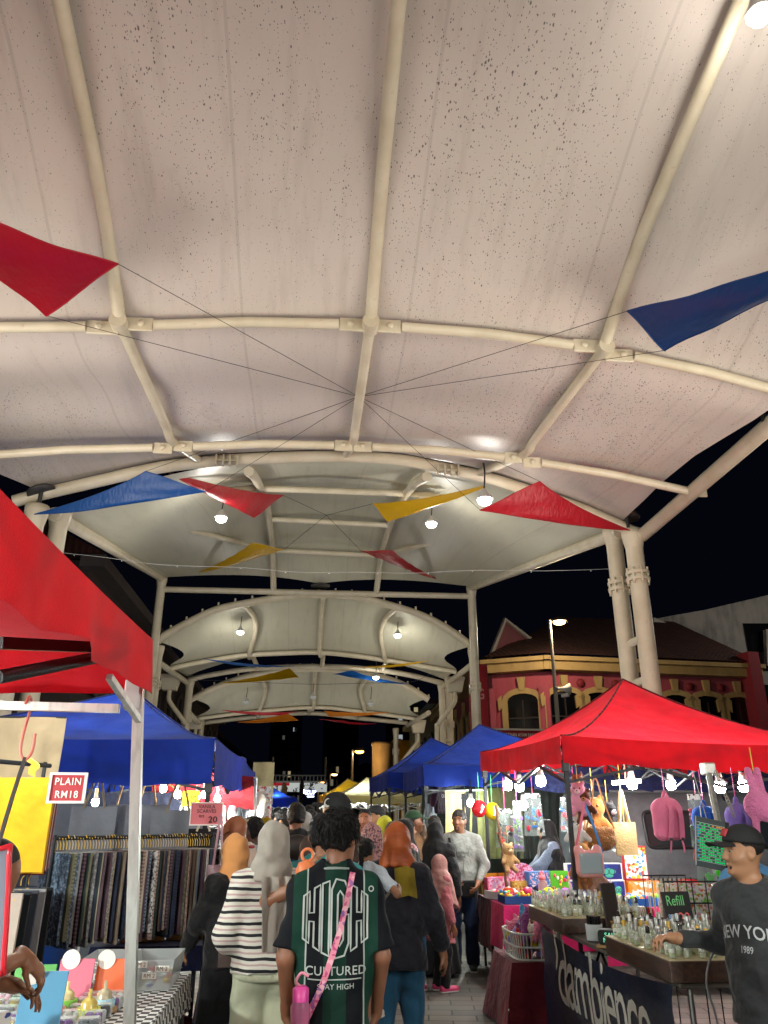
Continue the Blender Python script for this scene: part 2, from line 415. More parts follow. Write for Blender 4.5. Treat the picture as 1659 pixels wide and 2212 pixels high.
def person(label, u=None, v=None, Y=None, rz=0, h=None, loc=None, sk='#8f5f45', res=.014, arms=None, pole=None, hands=None, top='tee', tc='#222222', hem=.84, bottom='trousers', bc='#1b1d24',
           leg=1., girth=1., hair='short', hc='#0d0b0b', hat=None, hatc='#111111', head=(0, 0), face=False, stride=.0, shoe='#15151a', fold=.01, cape=1.18, sleeve=.72, mouth=0, lean=0, lowres=False, group=None, cat='person', sh=1., skirt=.27, small=None, seed=0, brow=True, waist=1.02):
    q = Person(); arms = arms or {}; pole = pole or {}; hands = hands or {}
    if loc is None:
        t = P(u, v, Y=Y); h = t.z if h is None else h; loc = (t.x, Y, 0)
    if hat == 'cap': h -= .015
    s = h/1.7; root = thing('person', label, cat, loc, rz, group); root.scale = (s, s, s); q.root = root; q.s = s
    ly = lambda z: lean*max(0, z-.95)
    V3 = lambda x, y, z: Vector((x, y+ly(z), z))
    sx = .17*sh; Sh = {'r': V3(sx, -.01, 1.365), 'l': V3(-sx, -.01, 1.365)}
    Hp = {'r': V3(.09, 0, .92), 'l': V3(-.09, 0, .92)}
    Kn = {'r': V3(.1, stride*.55+.02, .5), 'l': V3(-.1, -stride*.3+.02, .5)}
    An = {'r': V3(.1, stride-.03, .085), 'l': V3(-.1, -stride-.03, .085+abs(stride)*.15)}
    El, Wr = {}, {}
    for k, sg in (('r', 1), ('l', -1)):
        w = arms.get(k, (sg*.26*sh, .03, .83)); El[k], Wr[k] = ik(Sh[k], w, pole.get(k, (sg*.45, -1, -.2)))
    hy, hp = head; Hm = Matrix.Rotation(-hy, 3, 'Z') @ Matrix.Rotation(hp, 3, 'X'); nk = V3(0, -.012, 1.46)
    Hc = nk+Hm @ Vector((0, .025, .125)); H = lambda x, y, z: Hc+Hm @ Vector((x, y, z)); q.H, q.Hm, q.Hc = H, Hm, Hc
    allp = list(Sh.values())+list(El.values())+list(Wr.values())+list(An.values())+[Hc]
    lo = [min(p[i] for p in allp)-(.26, .26, .2)[i] for i in range(3)]; hi = [max(p[i] for p in allp)+(.26, .26, .2)[i] for i in range(3)]; lo[2] = -.02
    # ---- body: one continuous skin
    F = Fld(lo, hi, res); g = girth
    F.ell(V3(0, 0, 1.27), (.155*g, .1*g, .19)); F.ell(V3(0, 0, 1.06), (.14*g, .098*g, .17), k=.08); F.ell(V3(0, -.01, .95), (.155*g, .11*g, .13), k=.06)
    F.cap(Sh['l'], Sh['r'], .045, k=.06); F.cap(V3(0, -.005, 1.38), nk+Hm @ Vector((0, .01, .07)), .058, .052, k=.04)
    for k, sg in (('r', 1), ('l', -1)):
        F.cap(Sh[k], El[k], .05, .04, k=.04); F.cap(El[k], Wr[k], .042, .027, k=.02)
        F.cap(Hp[k], Kn[k], .085, .056, k=.04); F.cap(Kn[k], An[k], .055, .037, k=.02)
        F.cap(An[k]+Vector((0, -.02, -.045)), An[k]+Vector((sg*.012, .16, -.055)), .036, .028, k=.03)
        if hands.get(k) != 'none':
            f = (Wr[k]-El[k]).normalized(); hd = hands.get(k) or {}
            hand(F, Wr[k]+f*.012, hd.get('d', f), hd.get('n', (-sg, .2, 0)), hd.get('s', -1 if k == 'r' else 1), hd.get('curl', (.4, .45, .5, .55)), hd.get('thumb', .5), max(.0088, res*.75))
    F.ell(H(0, -.018, .03), (.074, .092, .085), Hm, k=.03); F.ell(H(0, .022, -.02), (.062, .072, .092), Hm, k=.04)
    F.ell(H(0, .042, -.085), (.04, .04, .032), Hm, k=.04)                                  # jaw and chin
    F.ell(H(0, .085, -.09), (.016, .012, .012), Hm, k=.02)
    if face:
        F.cap(H(0, .085, .03), H(0, .108, -.02), .009, .013, k=.014); F.ell(H(0, .1, -.026), (.019, .014, .01), Hm, k=.01)   # nose
        F.cap(H(-.045, .075, .035), H(.045, .075, .035), .012, k=.02)                       # brow ridge
        for sg in (-1, 1):
            F.ell(H(sg*.032, .095, .012), (.017, .014, .012), Hm, k=.012, op='s'); F.ell(H(sg*.045, .058, -.025), (.022, .025, .018), Hm, k=.03)
        if mouth: F.ell(H(0, .092, -.072), (.017, .022, .018*mouth), Hm, k=.008, op='s'); F.ell(H(0, .088, -.095), (.022, .014, .01), Hm, k=.012)
        F.cap(H(-.018, .093, -.055), H(.018, .093, -.055), .006, k=.008); F.cap(H(-.015, .09, -.072 if not mouth else -.088), H(.015, .09, -.072 if not mouth else -.088), .007, k=.008)
    for sg in (-1, 1): F.ell(H(sg*.077, -.008, .0), (.012, .024, .034), Hm @ Matrix.Rotation(sg*.25, 3, 'Z'), k=.012); F.ell(H(sg*.086, -.002, .002), (.006, .012, .018), Hm, k=.006, op='s')
    q.body = F.build('body', skin(sk), root)
    if face:
        for sg in (-1, 1):
            e = MB(); e.ell(H(sg*.032, .079, .012), (.012, .0105, .0065), Hm, 12, 8, 0); e.ell(H(sg*.032+.001, .0875, .012), (.0055, .0038, .0058), Hm, 10, 6, 1)
            e.build('eye', [M('#8a8079', .4), M('#140d0a', .3)], root)
            if brow:
                b = MB(); b.tube([H(sg*.016, .094, .033), H(sg*.032, .092, .038), H(sg*.05, .078, .034)], [.0035, .004, .002], 6); b.build('eyebrow', HAIR(hc), root)
        l = MB()
        if mouth:
            l.tube([H(.022*math.cos(a), .092-.01*abs(math.cos(a)), -.073+.0175*mouth*math.sin(a)) for a in np.linspace(0, 2*math.pi, 17)], .004, 6); l.ell(H(0, .077, -.073), (.018, .006, .016*mouth), Hm, 12, 6, 1)
        else: l.ell(H(0, .092, -.0635), (.022, .008, .006), Hm, 12, 6)
        l.build('lips', [M('#7d433b', .5), M('#1c0b0a', .6)], root)
    # ---- clothes
    mt = tc if not isinstance(tc, str) else CLOTH(tc)
    if top:
        T = Fld([lo[0], lo[1], min(hem-.05, min(p.z for p in Wr.values())-.1)], [hi[0], hi[1], 1.52+abs(lean)*.3], res)
        T.ell(V3(0, 0, 1.27), (.185*g*sh, .128*g, .2)); T.ell(V3(0, .0, 1.05), (.172*g, .128*g, .2), k=.1); T.cap(V3(0, -.012, 1.0), V3(0, -.02, hem-.05), .17*g, .196*g, k=.08, sq=(1, 1.12, 1))
        T.cap(Sh['l'], Sh['r'], .058, k=.05); T.cap(V3(0, -.01, 1.36), V3(0, -.012, 1.44), .085, .066, k=.05)
        for sg in (-1, 1): T.cap(V3(sg*.03, -.02, 1.44), V3(sg*.15*sh, -.012, 1.372), .05, .052, k=.05)
        T.cut((0, 0, hem), (0, -.12, -1)); T.ell(V3(0, .02, 1.5), (.074, .085, .07), op='s', k=.01)
        for k, sg in (('r', 1), ('l', -1)):
            if top in ('tee',):
                e = Sh[k].lerp(El[k], sleeve); d = (El[k]-Sh[k]).normalized(); T2 = e+d*.12
                A = Fld(T.lo, T.lo+T.n*T.res, res); A.cap(Sh[k], T2, .058, .074, k=.03); A.cut(e, d)
                m = min(A.d.shape[2], T.d.shape[2]); a, b = T.d[:, :, :m], A.d[:A.d.shape[0], :A.d.shape[1], :m]; b = b[:a.shape[0], :a.shape[1]]; hh = np.maximum(.05-np.abs(a-b), 0)/.05; T.d[:, :, :m] = np.minimum(a, b)-hh*hh*.05/4
            elif top == 'long':
                f = (Wr[k]-El[k]).normalized(); T.cap(Sh[k], El[k], .064, .06, k=.05); T.cap(El[k], Wr[k]-f*.035, .058, .04, k=.03)
            elif top == 'wide':
                f = (Wr[k]-El[k]).normalized(); T.cap(Sh[k], El[k], .068, .08, k=.05); T.cap(El[k], Wr[k]-f*.06, .075, .062, k=.03)
        T.folds(fold, seed=seed); q.top = T.build('sweatshirt' if top == 'long' else 'blouse' if top == 'wide' else 'shirt', mt, root)
    mb_ = bc if not isinstance(bc, str) else CLOTH(bc, fold=.006)
    if bottom == 'trousers':
        B = Fld([-.4, lo[1], .03], [.4, hi[1], 1.06], res); B.ell(V3(0, -.012, .95), (.16*g, .112*g, .13)); B.ell(V3(.075, -.035, .89), (.092*g, .085*g, .11), k=.05); B.ell(V3(-.075, -.035, .89), (.092*g, .085*g, .11), k=.05)
        for k in 'rl':
            B.cap(Hp[k], Kn[k], .1*g, .074*leg, k=.04); B.cap(Kn[k], An[k]+Vector((0, 0, -.04)), .073*leg, .066*leg, k=.03)
        B.cut((0, 0, waist), (0, 0, 1)); B.cut((0, 0, .055), (0, 0, -1)); B.folds(fold*1.1, 17, 15, 21, seed+3); q.bottom = B.build('trousers', mb_, root)
    elif bottom == 'skirt':
        B = Fld([-.5, -.5, .02], [.5, .5, 1.06], res); B.cap(V3(0, 0, .95), V3(0, 0, .08), .165*g, skirt, sq=(1, 1.2, 1)); B.cut((0, 0, 1.02), (0, 0, 1)); B.cut((0, 0, .05), (0, 0, -1))
        x, y, z = B.xyz(); an = np.arctan2(y, x); B.d += (.012*np.sin(an*11+4*z)*np.clip(1-z, 0, 1)).astype(np.float32); q.bottom = B.build('skirt', mb_, root)
    if not lowres:
        for k, sg in (('r', 1), ('l', -1)):
            a = An[k]; S2 = Fld([a.x-.09, a.y-.12, a.z-.1], [a.x+.11, a.y+.24, a.z+.08], .012)
            if shoe == 'none': continue
            z0 = a.z-.085
            S2.cap((a.x, a.y-.03, z0+.045), (a.x+sg*.012, a.y+.17, z0+.036), .047, .041, k=.03); S2.cap((a.x, a.y-.02, z0+.05), (a.x, a.y-.01, z0+.09), .045, .042, k=.03); S2.cut((0, 0, z0+.012), (0, 0, -1)); S2.cut((0, 0, z0+.105), (0, 0, 1))
            so = S2.build('shoe', shoe if not isinstance(shoe, str) else M(shoe, .5, bump=.003), root)
            S3 = Fld([a.x-.09, a.y-.12, z0-.02], [a.x+.11, a.y+.26, z0+.06], .012); S3.cap((a.x, a.y-.03, z0+.02), (a.x+sg*.012, a.y+.17, z0+.02), .05, .045, k=.02); S3.cut((0, 0, z0+.025), (0, 0, 1)); S3.cut((0, 0, z0), (0, 0, -1))
            S3.build('sole', M('#c9c7c2' if shoe != '#15151a' else '#2a2a2c', .7), so)
    # ---- head wear and hair
    hb = [Hc.x-.22, Hc.y-.24, Hc.z-.24], [Hc.x+.22, Hc.y+.26, Hc.z+.2]; hr = min(res, .01)
    if hair in ('short', 'buzz', 'long', 'pony'):
        G = Fld(*hb, hr) if hair in ('short', 'buzz') else Fld([hb[0][0], hb[0][1], 1.1], hb[1], hr)
        e = .016 if hair != 'buzz' else .003
        G.ell(H(0, -.02, .034), (.075+e, .093+e, .084+e*1.2), Hm)
        if hair in ('short',): G.ell(H(0, -.055, -.035), (.064, .052, .05), Hm, k=.03); G.ell(H(.0, .03, .095), (.06, .06, .032), Hm, k=.03)
        if hair == 'long': G.cap(H(0, -.06, .0), V3(0, -.1, 1.3), .09, .1, k=.05, sq=(1, 1.5, 1)); G.cut((0, 0, 1.24), (0, 0, -1))
        if hair == 'pony': G.ell(H(0, -.12, .03), (.04, .04, .04), Hm, k=.02); G.cap(H(0, -.14, .03), H(0, -.15, -.16), .035, .02, k=.03)
        G.ell(H(0, .14, -.06), (.12, .115, .125), Hm, op='s', k=.012); G.cut(H(0, 0, -.072 if hair == 'short' else -.03 if hair == 'buzz' else -.6), Hm @ Vector((0, -.35, -1)))
        for sg in (-1, 1): G.ell(H(sg*.092, .0, -.012), (.03, .032, .042), Hm, op='s', k=.01)
        x, y, z = G.xyz(); am = .0 if hair == 'buzz' else .005
        G.d += (am*(np.sin(95*x+40*z+2*np.sin(50*y))*np.sin(80*y-30*z)+.6*np.sin(150*z+70*x))*(np.abs(G.d) < .06)).astype(np.float32); q.hair = G.build('hair', HAIR(hc), root)
    if hair == 'hijab':
        mh = hc if not isinstance(hc, str) else CLOTH(hc, fold=.005)
        bk = hands.get('hij', 0)
        G = Fld([-.42, -.42+ly(1.3), cape-.12], [.42, .42+ly(1.5), 1.85], hr if res < .012 else res)
        G.ell(H(0, -.024, .026), (.094, .12, .11), Hm); G.ell(H(0, -.035, -.045), (.09, .112, .095), Hm, k=.05)
        G.cap(H(0, -.02, -.07), V3(0, -.015, 1.4), .084, .1*g, k=.05); G.cap(V3(0, -.01, 1.385), V3(0, 0, min(cape-.05, 1.33)), .12*g, .19*g*sh, k=.05, sq=(.9, 1.15, 1))
        if cape < 1.3: G.cap(V3(0, -.005, 1.33), V3(0, 0, cape-.05), .175*g, .24*g*sh, k=.06, sq=(.95, 1.2, 1)); G.cap(Sh['l']*.97, Sh['r']*.97, .094, k=.06)
        G.ell(H(0, .135, -.005), (.06, .085, .083), Hm, op='s', k=.015); G.cut((0, 0, cape), (0, -.35, -1))
        x, y, z = G.xyz(); an = np.arctan2(y, x)
        G.d += ((.009*np.sin(an*9+14*z+seed)+.004*np.sin(an*17-8*z))*np.clip((1.5-z)*3.2, 0, 1)*(np.abs(G.d) < .1)).astype(np.float32); G.d += (.0042*np.sin(26*z+34*y-38*x+3*np.sin(9*x+11*z+seed)+2*np.sin(17*y+seed))*(np.abs(G.d) < .1)).astype(np.float32); G.folds(.004, 20, 26, 33, seed); q.hijab = G.build('headscarf', mh, root)
    if hat == 'cap':
        G = Fld([hb[0][0], hb[0][1], hb[0][2]+.1], [hb[1][0], hb[1][1]+.06, hb[1][2]+.05], min(res, .008))
        G.ell(H(0, -.012, .05), (.094, .113, .098), Hm); G.cut(H(0, 0, .05), Hm @ Vector((0, .12, -1)))
        q.cap = G.build('cap', hatc if not isinstance(hatc, str) else CLOTH(hatc, fold=.002), root)
        b = MB(); rows = []
        for i in range(7):
            t = i/6; rows.append([H(math.sin(a)*(.084-.002*t), .07+.125*t*math.cos(a*.7), .062-.004*t-.03*(1-math.cos(a))*1.1) for a in np.linspace(-1.25, 1.25, 13)])
        b.grid(rows, thick=.005); q.brim = b.build('brim', hatc if not isinstance(hatc, str) else CLOTH(hatc, fold=.002), root)
    return q
def decal(name, target, V, Fc, mat, parent, axis=Vector((0, 1, 0)), off=.004, cuts=1, rad=None):
    """lay a flat print (x, z) on the cloth that faces -axis"""
    import bmesh
    bm = bmesh.new(); vs = [bm.verts.new((x, 0, z)) for x, z in V]
    for f in Fc:
        try: bm.faces.new([vs[i] for i in f])
        except ValueError: pass
    if cuts: bmesh.ops.subdivide_edges(bm, edges=[e for e in bm.edges if e.calc_length() > .02], cuts=cuts, use_grid_fill=True)
    bmesh.ops.triangulate(bm, faces=bm.faces); t = bvh(target); last = None
    for v in bm.verts:
        hit = t.ray_cast(Vector((v.co.x, 0, v.co.z))-axis*2, axis)[0]
        if hit is not None: v.co = hit-axis*off
        else:
            n = t.find_nearest(Vector((v.co.x, 0, v.co.z)))[0]; v.co = n-axis*off
    me = bpy.data.meshes.new(name); bm.to_mesh(me); bm.free(); me.materials.append(mat); o = bpy.data.objects.new(name, me); COL.objects.link(o); o.parent = parent; return o
def strokes(polys, w):
    """outlined lettering: each polyline becomes a ribbon of width w"""
    V, F = [], []
    for pl in polys:
        pts = []
        for a, b in zip(pl[:-1], pl[1:]):
            n = max(1, int(math.dist(a, b)/.025)); pts += [(a[0]+(b[0]-a[0])*i/n, a[1]+(b[1]-a[1])*i/n) for i in range(n)]
        pts.append(pl[-1]); closed = math.dist(pl[0], pl[-1]) < 1e-6; k = len(pts); o = len(V)
        for i in range(k):
            if closed: a = pts[(i-1) % (k-1)]; b = pts[(i+1) % (k-1)]
            else: a = pts[max(i-1, 0)]; b = pts[min(i+1, k-1)]
            dx, dy = b[0]-a[0], b[1]-a[1]; L = math.hypot(dx, dy)+1e-9; V += [(pts[i][0]-dy/L*w/2, pts[i][1]+dx/L*w/2), (pts[i][0]+dy/L*w/2, pts[i][1]-dx/L*w/2)]
        F += [(o+2*i, o+2*i+1, o+2*i+3, o+2*i+2) for i in range(k-1)]
    return V, F
# ---------------------------------------------------------------- the place: ground, sky, fabric canopies, houses
w = bpy.data.worlds.new('World'); SC.world = w; w.use_nodes = True; wn = w.node_tree
sky = wn.nodes.new('ShaderNodeTexSky'); sky.sky_type = 'NISHITA'; sky.sun_disc = False; sky.sun_elevation = R(-12); sky.sun_rotation = R(200)
mixw = wn.nodes.new('ShaderNodeMix'); mixw.data_type = 'RGBA'; mixw.blend_type = 'ADD'; mixw.inputs[0].default_value = 1
wn.links.new(sky.outputs[0], mixw.inputs[6]); mixw.inputs[7].default_value = (.016, .022, .05, 1)
bg = wn.nodes['Background']; wn.links.new(mixw.outputs[2], bg.inputs['Color']); bg.inputs['Strength'].default_value = .07
SC.view_settings.view_transform = 'Standard'; SC.view_settings.look = 'None'; SC.view_settings.exposure = 0; SC.view_settings.gamma = 1
SC.cycles.use_denoising = True; SC.cycles.max_bounces = 7; SC.cycles.diffuse_bounces = 3; SC.cycles.glossy_bounces = 3; SC.cycles.transparent_max_bounces = 12
SC.cycles.sample_clamp_indirect = 4; SC.cycles.caustics_reflective = False; SC.cycles.caustics_refractive = False

def ground_mats():
    n = NT('paving'); co = n.co((1, 1, 1), rot=(0, 0, R(8)))
    b = n.n('ShaderNodeTexBrick', {'Vector': co, 'Scale': 1, 'Mortar Size': .008, 'Brick Width': .42, 'Row Height': .2, 'Mortar Smooth': .2, 'Bias': 0}); b.offset = .5
    b.inputs['Color1'].default_value = (.27, .265, .25, 1); b.inputs['Color2'].default_value = (.16, .165, .165, 1); b.inputs['Mortar'].default_value = (.03, .03, .028, 1)
    st = n.noise(n.co(), 1.3, 5); big = n.n('ShaderNodeTexBrick', {'Vector': co, 'Scale': 1, 'Mortar Size': 0, 'Brick Width': 1.68, 'Row Height': .8}); big.offset = .5
    big.inputs['Color1'].default_value = (.75, .75, .75, 1); big.inputs['Color2'].default_value = (1.2, 1.17, 1.1, 1); big.inputs['Mortar'].default_value = (1, 1, 1, 1)
    c = n.mix(1., b.outputs[0], big.outputs[0], 'MULTIPLY'); c = n.mix(.5, c, n.ramp(st, [(.3, '#5a5650'), (.7, '#a8a294')]), 'OVERLAY'); n.base(c)
    rr = n.n('ShaderNodeMapRange', {0: st, 3: .38, 4: .7}); n.l(rr.outputs[0], n.b.inputs['Roughness']); n.bump(b.outputs['Fac'], -.6, .01)
    a = NT('asphalt'); f = a.noise(a.co(), 90, 3); g = a.noise(a.co(), .8, 4); c = a.ramp(f, [(.3, '#34363a'), (.7, '#55575b')])
    a.base(a.mix(.5, c, a.ramp(g, [(.3, '#4a4a4a'), (.7, '#9a9a98')]), 'OVERLAY')); a.set(Roughness=.75); a.bump(f, .5, .01)
    return n.m, a.m
PAVE, ASPH = ground_mats()
struct(MB().add([(-300, -60, -.012), (300, -60, -.012), (300, 500, -.012), (-300, 500, -.012)], [(0, 1, 2, 3)]).build('road', ASPH))
struct(MB().box((1.1, 40, -.052), (6.2, 130, .1)).build('pavement', PAVE))
for a in [(-3.3, 8.3, .1, 1.4), (-3.3, 12.3, .1, 2)]:
    struct(MB().box((a[0], a[1], -.009), (a[2], a[3], .004)).build('road_marking', M('#c9c9c4', .7)))
mk = P(435, 2043, Z=0); struct(MB().box((mk.x-.1, mk.y, -.009), (1.0, .1, .004)).build('road_marking', M('#c9c9c4', .7)))

def membrane_mat(mould, tint=None):
    n = NT('canopy_fabric'); co = n.co()
    big = n.noise(co, .35, 4); n2 = n.noise(n.co((1, .35, 1)), 2.2, 5)
    c = n.ramp(big, [(.3, '#c4bab0'), (.5, '#cfc4ba'), (.7, '#d4cabe')])
    c = n.mix(n.math('MULTIPLY', n2, .22), c, '#8d8378'); stk = n.n('ShaderNodeMapRange', {0: n.noise(n.co((2.6, .12, 1)), 2.4, 5, .65), 1: .52, 2: .75, 3: 0, 4: .3}).outputs[0]; c = n.mix(stk, c, '#8a7f73')
    st = n.co((1, .5, 1)); v = n.n('ShaderNodeTexVoronoi', {'Vector': st, 'Scale': 44, 'Randomness': 1.}); vd = v.outputs['Distance']
    w2 = n.n('ShaderNodeTexVoronoi', {'Vector': st, 'Scale': 75, 'Randomness': 1.}); v2 = w2.outputs['Distance']; rnd = lambda x: n.n('ShaderNodeSeparateColor', {0: x.outputs['Color']}).outputs[0]
    sz = n.noise(st, 9, 2); pm = n.noise(n.co((1, .6, 1)), .55, 4, .6)
    pr = n.n('ShaderNodeMapRange', {0: pm, 1: .4, 2: .68, 3: .55, 4: 1.1}).outputs[0]
    d1 = n.math('LESS_THAN', vd, n.math('MULTIPLY', n.math('MULTIPLY', n.math('SUBTRACT', rnd(v), .76), 1.5), pr))
    d2 = n.math('LESS_THAN', v2, n.math('MULTIPLY', n.math('MULTIPLY', n.math('SUBTRACT', rnd(w2), .62), 1.1), pr))
    k = n.math('MULTIPLY', n.math('MAXIMUM', d1, d2), mould)
    if tint: c = n.mix(1., c, tint, 'MULTIPLY')
    sx_ = n.n('ShaderNodeSeparateXYZ', {0: co}).outputs[0]; seam = n.math('LESS_THAN', n.math('ABSOLUTE', n.math('SUBTRACT', n.math('FRACT', n.math('MULTIPLY', sx_, .6)), .5)), .008); c = n.mix(n.math('MULTIPLY', seam, .22), c, '#7d756b')
    # grey mildew patches
    pt = n.n('ShaderNodeMapRange', {0: n.noise(n.co((1, .5, 1)), .8, 8, .75), 1: .6, 2: .78, 3: 0, 4: .5*mould}).outputs[0]
    c = n.mix(pt, c, '#57524c'); c = n.mix(n.math('MULTIPLY', k, .85), c, '#2a2724'); n.base(c); n.set(Roughness=.42, Specular_IOR_Level=.45)
    n.bump(n.noise(co, .9, 2), .08, .04)
    t = n.n('ShaderNodeBsdfTranslucent', {'Color': (.5, .45, .4, 1)}); mx = n.n('ShaderNodeMixShader', {0: .12, 1: n.b.outputs[0], 2: t.outputs[0]}); n.l(mx.outputs[0], n.o.inputs[0])
    return n.m
MEM1, MEM2 = membrane_mat(1.), membrane_mat(.35, '#f6fff0')
def steel():
    n = NT('cream_steel'); f = n.noise(n.co((1, 1, 1)), 3, 5); d = n.noise(n.co(), 14, 5, .7)
    c = n.ramp(f, [(.3, '#b9ae94'), (.6, '#c8bea6')]); dd = n.n('ShaderNodeMapRange', {0: d, 1: .6, 2: .75, 3: 0, 4: .35}).outputs[0]
    n.base(n.mix(dd, c, '#75654e')); n.set(Roughness=.38); return n.m
STEEL = steel(); DARKIRON = M('#3b3a38', .5, .3, var=.2)
def smooth_row(pts, Y, n=41, up=0.12, off=0):
    q = cr([P(u, v, Y=Y) for u, v in pts], 8); return [p+Vector((0, off, up)) for p in resample(q, n)]
def flange(mb, p, d, r):
    d = Vector(d).normalized(); mb.tube([Vector(p)-d*.05, Vector(p)+d*.05], r*1.22, 14); 
# -- first canopy, right overhead
c1 = thing('fabric_canopy', 'cream mould-speckled fabric roof straight overhead, on thick cream ribs', 'canopy', (0, 6, 0))
def part(mb, name, mat, root):
    o = mb.build(name, mat, root); o.matrix_parent_inverse = Matrix.Translation(root.location).inverted(); return o
arcA = [(30, 1083), (75, 1071), (200, 1042), (350, 1009), (480, 995), (600, 989), (730, 986), (860, 993), (950, 1010), (1050, 1031), (1150, 1063), (1250, 1098), (1330, 1132), (1376, 1152)]
pur1 = [(0, 711), (230, 703), (520, 698), (790, 700), (1000, 718), (1280, 750), (1480, 795), (1659, 838)]
pur2 = [(0, 974), (160, 966), (340, 958), (560, 953), (750, 954), (960, 968), (1110, 982), (1300, 1015), (1500, 1055)]
YA, Y1, Y2 = 10.8, 6.5, 9.0
XL, XR = -4.2, 4.95
def row(Y, zc, ze, n=41, p=2.3, xc=.38): return [Vector((x, Y, zc-(zc-ze)*abs((x-xc)/(4.575))**p)) for x in np.linspace(XL, XR, n)]
def fit(q):                                   # a traced row carried on to the canopy's full width
    return [Vector((x, q[0].y, max(5.6, lx(q, x)))) for x in np.linspace(XL, XR, 41)]
def lx(q, x):
    X = [p.x for p in q]; Z = [p.z for p in q]; c = np.polyfit(X, Z, 3); i = 0 if x < X[0] else -1
    if X[0] <= x <= X[-1]: return float(np.interp(x, X, Z))
    return Z[i]+(x-X[i])*((Z[6]-Z[0])/(X[6]-X[0]) if i == 0 else (Z[-1]-Z[-7])/(X[-1]-X[-7]))
r1 = smooth_row(pur1, Y1, up=.09); r2 = smooth_row(pur2, Y2, up=.1)
zA = [P(u, v, Y=YA) for u, v in arcA]
_cq = np.polyfit([-2.05, .45, 2.78], [7.27, 7.25, 7.05], 2)
def crown(Y, dz): return [Vector((x, Y, max(5.7, float(np.polyval(_cq, x))+dz))) for x in np.linspace(XL, XR, 41)]
zc1 = r1[20].z; rows = [crown(-4, -.2), crown(-1, .1), crown(2, .1), crown(4.0, 0), fit(r1), [a.lerp(b, .6) for a, b in zip(fit(r1), fit(r2))], fit(r2), [Vector((x, YA+.05, lx(resample(cr(zA, 4), 41), x)+.14)) for x in np.linspace(XL, XR, 41)]]
def lofted(rows, m): return [list(x) for x in zip(*[cr(c, m) for c in zip(*rows)])]
S = lofted(rows, 6)
_ey = [6.9, 7.5, 8.2, 9.2, 9.9, 10.5]; _ep = [P(u, v, Y=y) for (u, v), y in zip(((1652, 893), (1582, 935), (1500, 985), (1432, 1040), (1392, 1080), (1362, 1108)), _ey)]
for i, rw in enumerate(S):                    # side edges are scalloped between their corner nodes
    y = rw[0].y; k = math.sin(math.pi*min(max((y-7.1)/(10.8-7.1), 0), 1)) if y > 7.1 else math.sin(math.pi*min(max((y-1.)/(7.1-1), 0), 1)) if y > 1 else 0
    for j in range(15): rw[j] += Vector((-k*.75*(1-j/14), 0, k*.1*(1-j/14)))
    if y > 6.6:
        q = Vector((float(np.interp(y, _ey, [p.x for p in _ep])), y, float(np.interp(y, _ey, [p.z for p in _ep])))); dx, dz = q.x-rw[40].x, q.z-rw[40].z
        for j in range(24, 41): tt = ((j-24)/16)**2; rw[j] += Vector((dx*tt, 0, dz*tt))
part(MB().grid(S), 'roof_fabric', MEM1, c1)
part(MB().tube(cr([p for p in zA], 5), .092, 14), 'arch', STEEL, c1)
_c2 = np.polyfit([p.x for p in r2], [p.z for p in r2], 3)
def under(x, y, dz=.1):                      # height of the roof fabric above (x, y)
    best = min((abs(rw[20].y-y), i) for i, rw in enumerate(S))[1]; rw = S[best]; return float(np.interp(x, [p.x for p in rw], [p.z for p in rw]))-dz
for xa, xb, end in ((P(262, 690, Y=Y1).x, P(374, 968, Y=Y2).x, (428, 993)), (P(800, 690, Y=Y1).x, P(763, 960, Y=Y2).x, (748, 982)), (P(1300, 735, Y=Y1).x, P(1128, 985, Y=Y2).x, (1035, 1022))):
    pts = [Vector((xa, y, under(xa, y))) for y in (-3, -1, 1, 3, 4.2, 5.5, Y1)]
    part(MB().tube(cr(pts, 5), .06, 14), 'rib', STEEL, c1)
    b = MB().tube([pts[-1]+Vector((0, -.12, -.02)), pts[-1]+Vector((0, .05, -.02))], .085, 14); part(b, 'collar', STEEL, c1)
    e = P(*end, Y=10.75); q0, q1 = pts[-1], Vector((xb, Y2, lx(r2, xb)-.1)); pts = [q0.lerp(q1, t) for t in np.linspace(0, 1, 7)]+[Vector((e.x, e.y, e.z))]
    part(MB().tube(cr(pts, 4), .056, 14), 'rib', STEEL, c1)
def purlin(Y, xs, root, r=.053, gap=.32, dz=.12, zf=None):
    zf = zf or (lambda x: under(x, Y, dz))
    for a, b in zip(xs[:-1], xs[1:]):
        p = Vector((a+gap, Y, zf(a+gap))); q = Vector((b-gap, Y, zf(b-gap))); part(MB().tube([p, p.lerp(q, .5)+Vector((0, 0, .03)), q], r, 14), 'purlin', STEEL, root)
        for m, s_ in ((p, -1), (q, 1)):
            t = MB().box(m+Vector((s_*gap*.5, 0, 0)), (gap*.95, .03, .15), None, 0, .008); t.lathe(m+Vector((s_*.12, -.02, 0)), [(.0, -.02), (.035, -.02), (.035, .02), (0, .02)], 8, rot=Matrix.Rotation(math.pi/2, 3, 'X'))
            part(t, 'plate', STEEL, root)
purlin(Y1, [XL-.1, P(262, 690, Y=Y1).x, P(800, 690, Y=Y1).x, P(1300, 735, Y=Y1).x, XR+.1], c1, zf=lambda x: lx(r1, x)-.1)
purlin(Y2, [XL-.3, P(374, 968, Y=Y2).x, P(763, 960, Y=Y2).x, P(1128, 985, Y=Y2).x, P(1503, 1056, Y=Y2).x+.15], c1, r=.056, gap=.25, zf=lambda x: lx(r2, x)-.16)
part(MB().tube([(XR, 7.1, 5.68), (XR, 10.7, 5.66)], .1, 14).tube([(XR, 1, 5.68), (XR, 7.1, 5.68)], .1, 14), 'edge_tube', STEEL, c1)
